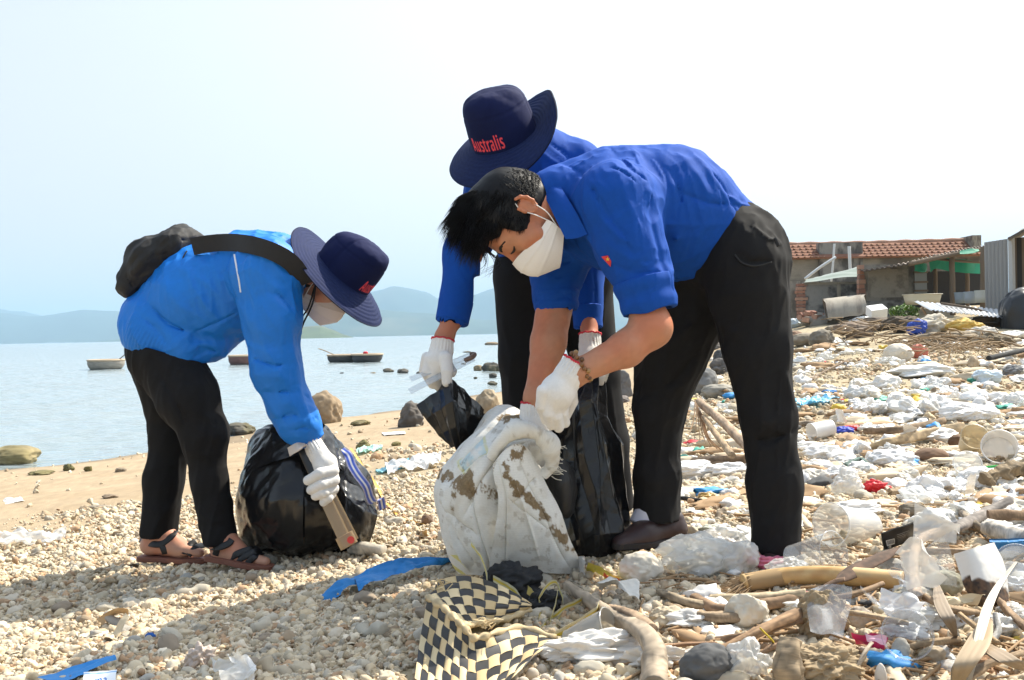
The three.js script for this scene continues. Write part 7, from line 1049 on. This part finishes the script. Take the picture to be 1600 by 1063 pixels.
pebble(1346, 988, 46, 38, [0.40, 0.34, 0.27], 'smooth grey brown stone right of the sandy clear box');
pebble(1462, 1042, 40, 32, [0.42, 0.34, 0.24], 'rounded tan stone below the clear round lid');
pebble(1410, 1040, 34, 40, [0.46, 0.43, 0.37], 'pale wedge stone below the clear round lid', { sharp: 0.9 });
pebble(1378, 1080, 20, 44, [0.62, 0.57, 0.50], 'upright white shell at the bottom edge', { name: 'shell', cat: 'shell', rough: 0.1 });
loose(1290, 1004, 76, 80, std([0.30, 0.225, 0.135], 0.98), 'clump of wet sand heaped against the clear box', { name: 'sand_clump', cat: 'sand', amp: 0.22, freq: 3.2, detail: 30 });
loose(1296, 1076, 120, 66, std([0.34, 0.255, 0.155], 0.98), 'broad sandy lump at the bottom edge right of the log', { name: 'sand_clump', cat: 'sand', amp: 0.22, freq: 3.4, detail: 34 });
lying([[1264, 912, 0.07], [1330, 920, 0.08], [1318, 1000, 0.02], [1266, 990, 0.02]], 0.035, 0.008, CLEARP, 'clear flattened box half filled with sand', { name: 'plastic_box', cat: 'box', f: 10 });
lying([[1380, 930, 0.03], [1452, 940, 0.05], [1440, 974, 0.01], [1372, 962]], 0.03, 0.016, WHITEP, 'crumpled white film under the plastic spoon', { n: 44 });
lying([[1470, 930, 0.02], [1540, 925, 0.03], [1530, 945], [1476, 950]], 0.03, 0.01, paperLike([0.58, 0.48, 0.32]), 'pale dry husk sheet under the rusty pouch', { name: 'husk_sheet', cat: 'husk' });
stick([[1270, 940, 0.04], [1330, 930, 0.05], [1380, 912, 0.05]], 5, 4, [0.3, 0.2, 0.12], 'brown twig crossing above the sandy clear box', { name: 'twig', cat: 'twig' });
stick([[1490, 952, 0.03], [1515, 972, 0.05], [1560, 1005, 0.04]], 4, 4, [0.46, 0.32, 0.18], 'tan twig crossing behind the palm blades', { name: 'twig', cat: 'twig' });
stick([[1556, 960, 0.06], [1560, 985, 0.04], [1552, 1000, 0.03]], 5, 5, [0.68, 0.66, 0.62], 'white plastic rod behind the long palm blade', { name: 'plastic_rod', cat: 'rod', knob: 0.03 });

// --- middle of the field
const B = (x, y, w, h, label, mat = WHITEP, o = {}) => loose(x, y, w, h, mat, label, o);
B(1345, 812, 80, 26, 'flat white bag above the largest clear cup'); B(1328, 778, 46, 44, 'clear crumpled bag left of the red rag', CLOUDY); B(1372, 774, 40, 24, 'bright red cloth rag on the pebbles', RED, { name: 'red_rag', cat: 'rag', amp: 0.5 });
B(1402, 732, 66, 30, 'white dome shaped bag left of the brown coconut husk'); pebble(1458, 724, 52, 24, HUSK, 'brown fibrous coconut husk in the middle of the litter', { name: 'coconut_husk', cat: 'husk', rough: 0.12 }); pebble(1434, 720, 12, 14, [0.32, 0.14, 0.20], 'mauve scrap at the left end of the coconut husk', { name: 'plastic_scrap', cat: 'scrap' });
cup(1524, 682, 1516, 698, 20, 17, 0.05, std([0.62, 0.53, 0.36], 0.4, { transmission: 0.4 }), 'yellowish foam cup opening up beside the torn brown husk'); cup(1562, 698, 1560, 706, 25, 23, 0.09, WHITEP, 'round white takeaway bowl seen into, at the right', { cat: 'bowl', name: 'plastic_bowl' });
pebble(1499, 704, 28, 24, [0.22, 0.12, 0.06], 'torn dark brown husk shell left of the yellowish cup', { name: 'husk_shell', cat: 'husk', rough: 0.4 }); cup(1512, 724, 1508, 745, 20, 12, 0.05, CLOUDY, 'small clear cup tipped towards the green straw'); stick([[1538, 731, 0.03], [1560, 729, 0.03], [1582, 727, 0.03]], 2.4, 2.4, [0.02, 0.32, 0.06], 'bright green straw under the round white bowl', { name: 'straw', cat: 'straw', knob: 0 });
cup(1268, 676, 1300, 668, 14, 12, 0.02, WHITEP, 'white cup lying on its side left of the blue and red rag'); B(1322, 680, 28, 14, 'blue rag on the pebbles under the red one', std([0.03, 0.06, 0.42], 0.6), { name: 'rag', cat: 'rag' }); B(1332, 674, 26, 10, 'red rag lying on the blue one', RED, { name: 'rag', cat: 'rag' });
B(1290, 722, 56, 26, 'white crumpled bag right of the trouser leg under the lying cup'); B(1280, 705, 60, 14, 'clear flattened bag right of the trouser leg', CLOUDY); lying([[1306, 640, 0.05], [1316, 640, 0.14], [1324, 660, 0.02], [1308, 660]], 0.03, 0.004, WHITEP, 'pointed white shard standing in the litter right of the trousers', { name: 'plastic_shard', cat: 'shard' });
stick([[1350, 674, 0.04], [1400, 672, 0.05], [1476, 658, 0.05]], 5, 6, [0.30, 0.21, 0.13], 'long brown plank across the litter, upper one', { name: 'plank', cat: 'plank', flat: 0.5 }); stick([[1350, 704, 0.03], [1395, 690, 0.06], [1440, 680, 0.06], [1506, 668, 0.06]], 6, 10, [0.46, 0.34, 0.20], 'wide pale bark strip curving across the litter under the plank', { name: 'bark', cat: 'bark', flat: 0.4 });
lying([[1412, 664, 0.13], [1434, 668, 0.08], [1432, 684, 0.0], [1412, 684, 0.0]], 0.03, 0.006, WHITEP, 'jagged white plastic shard standing on the bark strip', { name: 'plastic_shard', cat: 'shard' }); B(1462, 694, 80, 24, 'long white bag between the bark strip and the husk'); stick([[1420, 676, 0.06], [1440, 674, 0.06], [1462, 668, 0.07]], 4, 4, [0.05, 0.05, 0.055], 'black rubber strip on the brown plank', { name: 'rubber_strip', cat: 'rubber' });
B(1520, 660, 80, 30, 'puffed white bag left of the pale dome lid', WHITEP, { detail: 18 }); B(1524, 636, 46, 28, 'white helmet shaped foam shell among the upper litter', std([0.76, 0.75, 0.73], 0.6), { name: 'foam_shell', cat: 'foam', amp: 0.16 }); B(1545, 648, 30, 16, 'pale dome lid right of the puffed white bag', CLOUDY, { name: 'container_top', cat: 'lid', amp: 0.1 }); B(1408, 645, 80, 14, 'thin white plastic swath in the upper middle of the litter'); B(1412, 660, 36, 14, 'tangled grey white net bag under the thin white swath', CLOUDY);
lying([[1238, 626], [1290, 616], [1312, 620], [1252, 632]], 0.05, 0.02, std([0.10, 0.42, 0.66], 0.5, { transmission: 0.3 }), 'pale blue plastic sheet on the sand right of the trousers', {}); B(1298, 616, 24, 7, 'small bright blue bag behind the pale blue sheet', BLUEC); stick([[1260, 598, 0.02], [1290, 580, 0.03], [1330, 560, 0.03]], 2, 1.5, [0.2, 0.14, 0.09], 'thin dark twig on the far sand right of the trousers', { name: 'twig', cat: 'twig' });
B(1408, 566, 44, 32, 'plump white sack tied at the top on the far sand', std([0.62, 0.56, 0.46], 0.8), { name: 'white_sack', cat: 'sack', amp: 0.12, deep: 0.9 }); B(1438, 560, 26, 24, 'red and white sack behind the plump white one', std([0.50, 0.16, 0.11], 0.8), { name: 'red_sack', cat: 'sack', amp: 0.2 }); B(1412, 540, 18, 12, 'tied neck of the plump white sack', std([0.62, 0.57, 0.49], 0.8), { name: 'sack_neck', cat: 'sack' });
B(1450, 590, 100, 22, 'spread white sheet in the upper litter below the sacks', std([0.74, 0.72, 0.68], 0.7), { name: 'white_sheet', cat: 'sheet', amp: 0.25 }); B(1548, 602, 40, 26, 'white and pale blue bag right of the spread sheet', std([0.55, 0.64, 0.70], 0.6)); B(1584, 590, 30, 20, 'grey bundle beside the pale blue bag at the right edge', std([0.16, 0.16, 0.16], 0.8), { name: 'bundle', cat: 'bundle' }); pebble(1522, 578, 18, 20, [0.46, 0.36, 0.25], 'pale cone shaped stone in the upper litter');
B(1070, 752, 110, 30, 'long white bag on the pebbles between the legs', WHITEP, { detail: 18 }); B(1140, 745, 70, 22, 'small white bag right of the long one between the legs'); stick([[1050, 724, 0.03], [1110, 722, 0.04], [1175, 718, 0.05]], 8, 9, [0.34, 0.23, 0.14], 'horizontal round pole on the ground between the legs', { name: 'pole', cat: 'pole', sides: 12 }); stick([[1092, 628, 0, 5.4], [1130, 660, 0, 5.0], [1172, 702, 0, 4.6]], 6.5, 7, [0.50, 0.36, 0.24], 'upper bamboo pole leaning between the legs', { name: 'bamboo_pole', cat: 'pole', knob: 0.05 }); stick([[1100, 652, 0, 5.2], [1120, 680, 0, 4.9], [1144, 712, 0, 4.6]], 4.5, 5, [0.46, 0.33, 0.20], 'thinner bamboo pole leaning beside the upper one', { name: 'bamboo_pole', cat: 'pole', knob: 0.05 });
for (let i = 0; i < 7; i++) stick([[1086 + i * 2, 628 + i * 4, 0, 5.3], [1084 + i * 4, 655 + i * 5, 0, 5.2], [1076 + i * 9, 682 + i * 4, 0, 5.1]], 3.4, 1.2, [0.46, 0.30, 0.18], 'curled dry leaf hanging from the leaning bamboo poles', { name: 'dry_leaf', cat: 'dry leaf', flat: 0.3, group: 'dry leaves on the bamboo poles', seg: 14 });
stick([[1062, 778, 0.02], [1095, 782, 0.02]], 3, 3, [0.02, 0.02, 0.02], 'short black stick on the pebbles between the legs', { cat: 'stick' }); B(1108, 786, 30, 16, 'crumpled amber film on the pebbles between the legs', std([0.6, 0.40, 0.12], 0.4, { transmission: 0.3 })); B(1116, 836, 44, 16, 'grey green flat bag on the pebbles between the shoes', std([0.45, 0.45, 0.36], 0.5, { transmission: 0.2 }));
B(1580, 832, 50, 20, 'pale cloth roll at the right edge behind the brown board', WHITEP); pebble(1432, 812, 50, 26, [0.30, 0.25, 0.18], 'brown grey stone behind the standing translucent sheet'); B(1478, 775, 56, 26, 'white bag right of the standing translucent sheet'); lying([[1512, 745, 0.16], [1526, 742, 0.18], [1522, 770, 0.02], [1508, 770, 0.02]], 0.03, 0.005, WHITEP, 'upright white plastic tongue in the litter near the right edge', { name: 'plastic_shard', cat: 'shard' }); B(1560, 768, 70, 26, 'heap of white film near the right edge behind the upright tongue'); stick([[1540, 752, 0.05], [1570, 738, 0.07], [1605, 730, 0.07]], 10, 12, [0.26, 0.19, 0.11], 'heap of brown rope fibre at the right edge', { name: 'rope', cat: 'rope', knob: 0.5 });
B(1468, 600, 30, 8, 'brown scrap on the spread white sheet', std([0.3, 0.2, 0.12], 0.8), { name: 'scrap', cat: 'scrap' }); stick([[1235, 664, 0.03], [1262, 662, 0.03], [1290, 668, 0.02]], 4, 5, [0.36, 0.28, 0.2], 'grey stick beside the lying white cup', {}); stick([[1255, 697, 0.02], [1290, 692, 0.03]], 3, 3, [0.28, 0.19, 0.11], 'short brown stick right of the trouser knee', {}); stick([[1320, 728, 0.03], [1345, 718, 0.03], [1362, 733, 0.02]], 4, 3, [0.12, 0.18, 0.16], 'dark green stick left of the white dome bag', {}); stick([[1545, 560, 0.1], [1580, 552, 0.12], [1610, 545, 0.12]], 4, 4, [0.03, 0.03, 0.03], 'black hose at the right edge of the upper litter', { name: 'hose', cat: 'hose', knob: 0.02 });

// --- heaps before the sheds
for (const [x, y, w, h, mat, lab, nm] of [[1437, 524, 28, 26, std([0.02, 0.06, 0.36], 0.6), 'blue plastic crate piece in the rubbish heap before the sheds', 'blue_plastic'], [1462, 520, 50, 30, std([0.50, 0.45, 0.36], 0.9), 'striped pale cloth in the rubbish heap before the sheds', 'cloth'], [1512, 520, 48, 24, std([0.56, 0.38, 0.10], 0.8), 'yellow sack in the rubbish heap under the metal sheets', 'yellow_sack'], [1536, 528, 46, 18, std([0.50, 0.46, 0.40], 0.9), 'pale rubble sack right of the yellow one', 'sack'], [1585, 530, 50, 14, std([0.7, 0.68, 0.64], 0.8), 'white sheet under the black tarpaulin', 'white_sheet'], [1352, 506, 40, 12, std([0.62, 0.62, 0.60], 0.6), 'white pipe like plastic leaning on the heap before the fallen slab', 'plastic_piece'], [1376, 516, 60, 20, std([0.13, 0.10, 0.075], 0.95), 'dark earth heap below the green bush', 'earth_heap'], [1340, 528, 60, 26, std([0.20, 0.15, 0.11], 0.95), 'brown rubble heap left of the dark earth heap', 'rubble_heap'], [1420, 520, 60, 30, std([0.11, 0.085, 0.06], 0.95), 'dark earth heap behind the blue plastic piece', 'earth_heap'], [1490, 540, 90, 24, std([0.24, 0.19, 0.13], 0.95), 'brushwood heap mound below the yellow sack', 'brush_heap'], [1560, 545, 60, 26, std([0.16, 0.125, 0.08], 0.95), 'brushwood heap mound at the right below the tarpaulin', 'brush_heap'], [1245, 512, 26, 16, std([0.45, 0.52, 0.56], 0.6), 'pale blue plastic in the shade left of the fallen slab', 'plastic_piece'], [1555, 512, 60, 20, std([0.15, 0.12, 0.09], 0.95), 'dark rubble under the metal roof sheets', 'rubble_heap']]) loose(x, y, w, h, mat, lab, { name: nm, cat: nm.replace('_', ' '), amp: 0.35, seed: x });
{ const rnd = rng(21), gs = []; for (let i = 0; i < 170; i++) { const k = i % 3, c = k === 0 ? G(1450 + rnd() * 120, 520 + rnd() * 30, 0.05 + rnd() * 0.25) : k === 1 ? G(1300 + rnd() * 130, 500 + rnd() * 34, 0.05 + rnd() * 0.3) : G(1400 + rnd() * 200, 525 + rnd() * 20, 0.03 + rnd() * 0.08), a = rnd() * 6.28, L = 0.15 + 0.5 * rnd(); gs.push(rod([sub(c, [Math.cos(a) * L / 2, 0.1 * (rnd() - 0.5), Math.sin(a) * L / 2]), add(c, [0, 0.04 * rnd(), 0]), add(c, [Math.cos(a) * L / 2, 0.16 * (rnd() - 0.5), Math.sin(a) * L / 2])], 0.004 + 0.006 * rnd(), 4, 4, null, null, 1, () => mul([0.24, 0.17, 0.10], 0.5 + rnd()))); } tag(mesh('brushwood', join(gs), STONE), 'tangled twigs and brushwood over the heaps before the sheds', 'brushwood', null, 'stuff'); }
const KEEP = [[1402, 842, 46], [1345, 885, 44], [1230, 912, 60], [1310, 912, 50], [1530, 905, 50], [1440, 885, 50], [1380, 945, 34], [1420, 1000, 36], [1352, 1000, 30], [1316, 825, 56], [1270, 870, 50], [1530, 985, 50], [1562, 700, 28], [1458, 718, 34], [1372, 764, 26], [1520, 690, 26], [1290, 672, 34], [1560, 728, 24]];   // kept clear
// --- smaller litter strewn over the field, too much to count
{
  const rnd = rng(808), kinds = [[WHITEP, 0.27], [CLOUDY, 0.24], [std([0.74, 0.72, 0.68], 0.8), 0.16], [std([0.34, 0.22, 0.12], 0.9), 0.11], [std([0.56, 0.46, 0.33], 0.9), 0.12], [std([0.05, 0.05, 0.05], 0.8), 0.05], [std([0.03, 0.24, 0.55], 0.6), 0.014], [std([0.6, 0.04, 0.05], 0.6), 0.008], [std([0.04, 0.30, 0.22], 0.6), 0.010], [std([0.66, 0.46, 0.06], 0.6), 0.008]];
  const t = thing('litter_scraps', 'small scraps of plastic, leaf and wood strewn all over the beach on the right', 'litter'); t.userData.kind = 'stuff'; const gs = kinds.map(() => []);
  for (let i = 0; i < 4000; i++) {
    const px = 1000 + 640 * rnd(), far = rnd(), py = 535 + 530 * Math.pow(far, 1.25); if (px < 1240 && py > 560 && py < 900 && rnd() < 0.5) continue; if (px < 1090 && py > 870 || KEEP.some(([x, y, r]) => Math.hypot(px - x, py - y) < r)) continue; const q = G(px, py), d = depthOf(q); if (d > 20 || (fbm(q[0] * 0.9, q[2] * 0.9, 5, 2) < -0.12 && rnd() < 0.8)) continue;
    let u = rnd(), k = 0; while (k < 9 && u > kinds[k][1]) { u -= kinds[k][1]; k++; }
    const s = (0.012 + 0.050 * rnd() ** 2.2) * Math.min(1.7, 0.55 + d * 0.12), el = k > 2 && k < 5 ? 2.4 : 1, g = crumple([s * el, s * (0.25 + 0.4 * rnd()), s * 0.7], i * 3.1, 3, 0.5, 1.6); g.rotateY(rnd() * 6.28); g.translate(q[0], q[1] + s * 0.25, q[2]); gs[k].push(g);
  }
  gs.forEach((l, k) => { if (l.length) { const m = mesh('scraps', join(l), kinds[k][0], t); m.userData.kind = 'stuff'; } });
  const tw = []; for (let i = 0; i < 700; i++) { const q = G(1000 + 640 * rnd(), 560 + 510 * rnd(), 0.01), a = rnd() * 6.28, L = 0.02 + 0.06 * rnd(); tw.push(rod([sub(q, [Math.cos(a) * L, 0, Math.sin(a) * L]), add(q, [0, 0.008, 0]), add(q, [Math.cos(a) * L, 0.01 * rnd(), Math.sin(a) * L])], 0.0018 + 0.003 * rnd(), 4, 4)); } mesh('twigs', join(tw), std([0.33, 0.21, 0.11], 0.9), t).userData.kind = 'stuff';
}

{ // crumpled plastics that nothing tells apart, single ones all the same
  const rnd = rng(4711), protos = []; for (let i = 0; i < 6; i++) protos.push(crumple([1, 0.5 + 0.1 * (i % 3), 0.7], 900 + i * 17, 14, 0.42, 1.5));
  const mats = [WHITEP, CLOUDY, std([0.72, 0.70, 0.66], 0.7, { transmission: 0.15 }), CLOUDY, WHITEP, std([0.62, 0.57, 0.48], 0.7)]; let base = null;
  for (let n = 0, tries = 0; n < 120 && tries < 4000; tries++) {
    const px = 1010 + 620 * rnd(), py = 560 + 490 * Math.pow(rnd(), 1.15); if (px < 1255 && py < 890) continue; if (px < 1100 && py > 900 || KEEP.some(([x, y, r]) => Math.hypot(px - x, py - y) < r + 12)) continue;
    const q = G(px, py), d = depthOf(q); if (fbm(q[0] * 0.9, q[2] * 0.9, 5, 2) < -0.16) continue; const s = (0.030 + 0.050 * rnd() ** 1.6) * Math.min(1.6, 0.6 + d * 0.10), k = n % 6, m = mesh('plastic_scrap', protos[k], mats[k]);
    m.position.set(q[0], q[1] + s * 0.3, q[2]); m.rotation.set(0.5 * (rnd() - 0.5), rnd() * 6.28, 0.5 * (rnd() - 0.5)); m.scale.set(s, s * (0.7 + 0.5 * rnd()), s); tag(m, 'crumpled whitish plastic scrap among the many on the littered beach at right', 'plastic scrap', 'crumpled plastic scraps on the littered beach'); n++;
  }
}

// ---------------------------------------------------------------- more of the bank of litter in the right foreground
{
  const OAT = std([0.70, 0.68, 0.63], 0.6, { transmission: 0.25 });
  const L = [
    [1075, 890, 60, 44, CLOUDY, 'translucent bag lobe at the left end of the bank, in front of the brown loafer', 0.3], [1132, 878, 74, 54, CLOUDY, 'tallest translucent bag lobe before the near trouser hem', 0.3],
    [1235, 905, 60, 34, CLOUDY, 'translucent crumpled bag between the pink wrapper and the flared clear cup', 0.3], [1420, 1005, 60, 30, WHITEP, 'white crumpled film left of the clear round disc in the right foreground', 0.45],
    [1452, 990, 70, 36, OAT, 'off white crumpled wrapper right of the clear round disc', 0.4], [1500, 985, 54, 30, WHITEP, 'white plastic knot between the short spiky blade and the long white blade', 0.4],
    [1570, 1000, 60, 36, OAT, 'off white plastic bag right of the long white palm blade', 0.4], [1590, 975, 50, 30, CLOUDY, 'cloudy bag at the right edge under the white bag', 0.35],
    [1085, 985, 70, 26, OAT, 'flat off white plastic on the rubble right of the fibre clump', 0.4], [1120, 968, 36, 24, WHITEP, 'small white shard pile left of the beady foam chunk', 0.4],
    [1240, 960, 50, 24, OAT, 'torn off white plastic under the orange bark branch', 0.4], [1310, 1040, 60, 30, std([0.35, 0.25, 0.15], 0.95), 'crumbling brown sand crust at the bottom edge by the upright shell', 0.35],
    [1545, 1060, 60, 30, std([0.30, 0.17, 0.09], 0.9), 'rust brown dead leaves in the bottom right corner', 0.5], [1440, 970, 40, 22, std([0.28, 0.15, 0.08], 0.9), 'rust brown leaf clump right of the plastic spoon', 0.5],
    [1530, 900, 44, 24, CLOUDY, 'clear crumpled film above the rusty pouch', 0.35], [1420, 940, 40, 20, std([0.34, 0.30, 0.22], 0.9), 'grey brown slab under the bent tan stick', 0.3],
  ];
  for (const [x, y, w, h, m, lab, amp] of L) { const brown = m.color.r < 0.45; loose(x, y, w, h, m, lab, { amp, detail: 16, name: brown ? 'debris_clump' : 'plastic_bag', cat: brown ? 'debris' : 'plastic bag' }); }
  const S = [
    [[[1040, 948], [1100, 962, 0.03], [1165, 966, 0.03]], 6, 7, [0.38, 0.28, 0.18], 'brown branch under the beady foam chunk'],
    [[[1115, 1005], [1180, 990, 0.04], [1250, 968, 0.05], [1290, 960, 0.04]], 6, 5, [0.30, 0.19, 0.11], 'dark brown branch above the orange bark branch'],
    [[[1060, 1040], [1090, 1020, 0.03], [1130, 1010, 0.02]], 4, 5, [0.42, 0.31, 0.20], 'short tan stick left of the dark grey boulder'],
    [[[1395, 1020], [1450, 1005, 0.03], [1500, 1000, 0.03]], 5, 5, [0.42, 0.30, 0.18], 'tan stick lying under the short spiky blade'],
    [[[1330, 1060, 0.02], [1352, 1020, 0.06], [1362, 1005, 0.06]], 4, 3, [0.44, 0.36, 0.27], 'pale thin stick leaning beside the crimson wrapper'],
    [[[1430, 925, 0.03], [1480, 950, 0.05], [1530, 958, 0.03]], 6, 5, [0.36, 0.25, 0.15], 'brown stick under the rusty pouch'],
    [[[1555, 930, 0.03], [1580, 960, 0.04], [1606, 985, 0.03]], 5, 5, [0.34, 0.23, 0.14], 'brown stick at the right edge below the clear tray'],
    [[[1500, 1075, 0.02], [1540, 1040, 0.04], [1600, 1020, 0.04]], 7, 5, [0.40, 0.28, 0.17], 'thick tan stick in the bottom right corner'],
    [[[1180, 1030], [1205, 1012, 0.03], [1226, 1006, 0.03]], 4, 4, [0.28, 0.18, 0.11], 'short dark stick left of the stubby log'],
    [[[1300, 955, 0.05], [1360, 962, 0.05], [1420, 975, 0.04]], 4, 4, [0.46, 0.35, 0.22], 'straight tan reed over the crumpled white film'],
    [[[1440, 862, 0.05], [1500, 862, 0.06], [1556, 868, 0.05]], 5, 5, [0.34, 0.24, 0.15], 'brown board edge behind the rusty pouch'],
    [[[1390, 770, 0.02], [1440, 760, 0.03], [1490, 764, 0.03]], 5, 5, [0.42, 0.31, 0.20], 'tan stick on the pebbles right of the red rag'],
  ];
  for (const [p, a, b, c, lab] of S) stick(p, a, b, c, lab, { knob: 0.3, sides: 12 });
}

renderer.render(scene, camera);
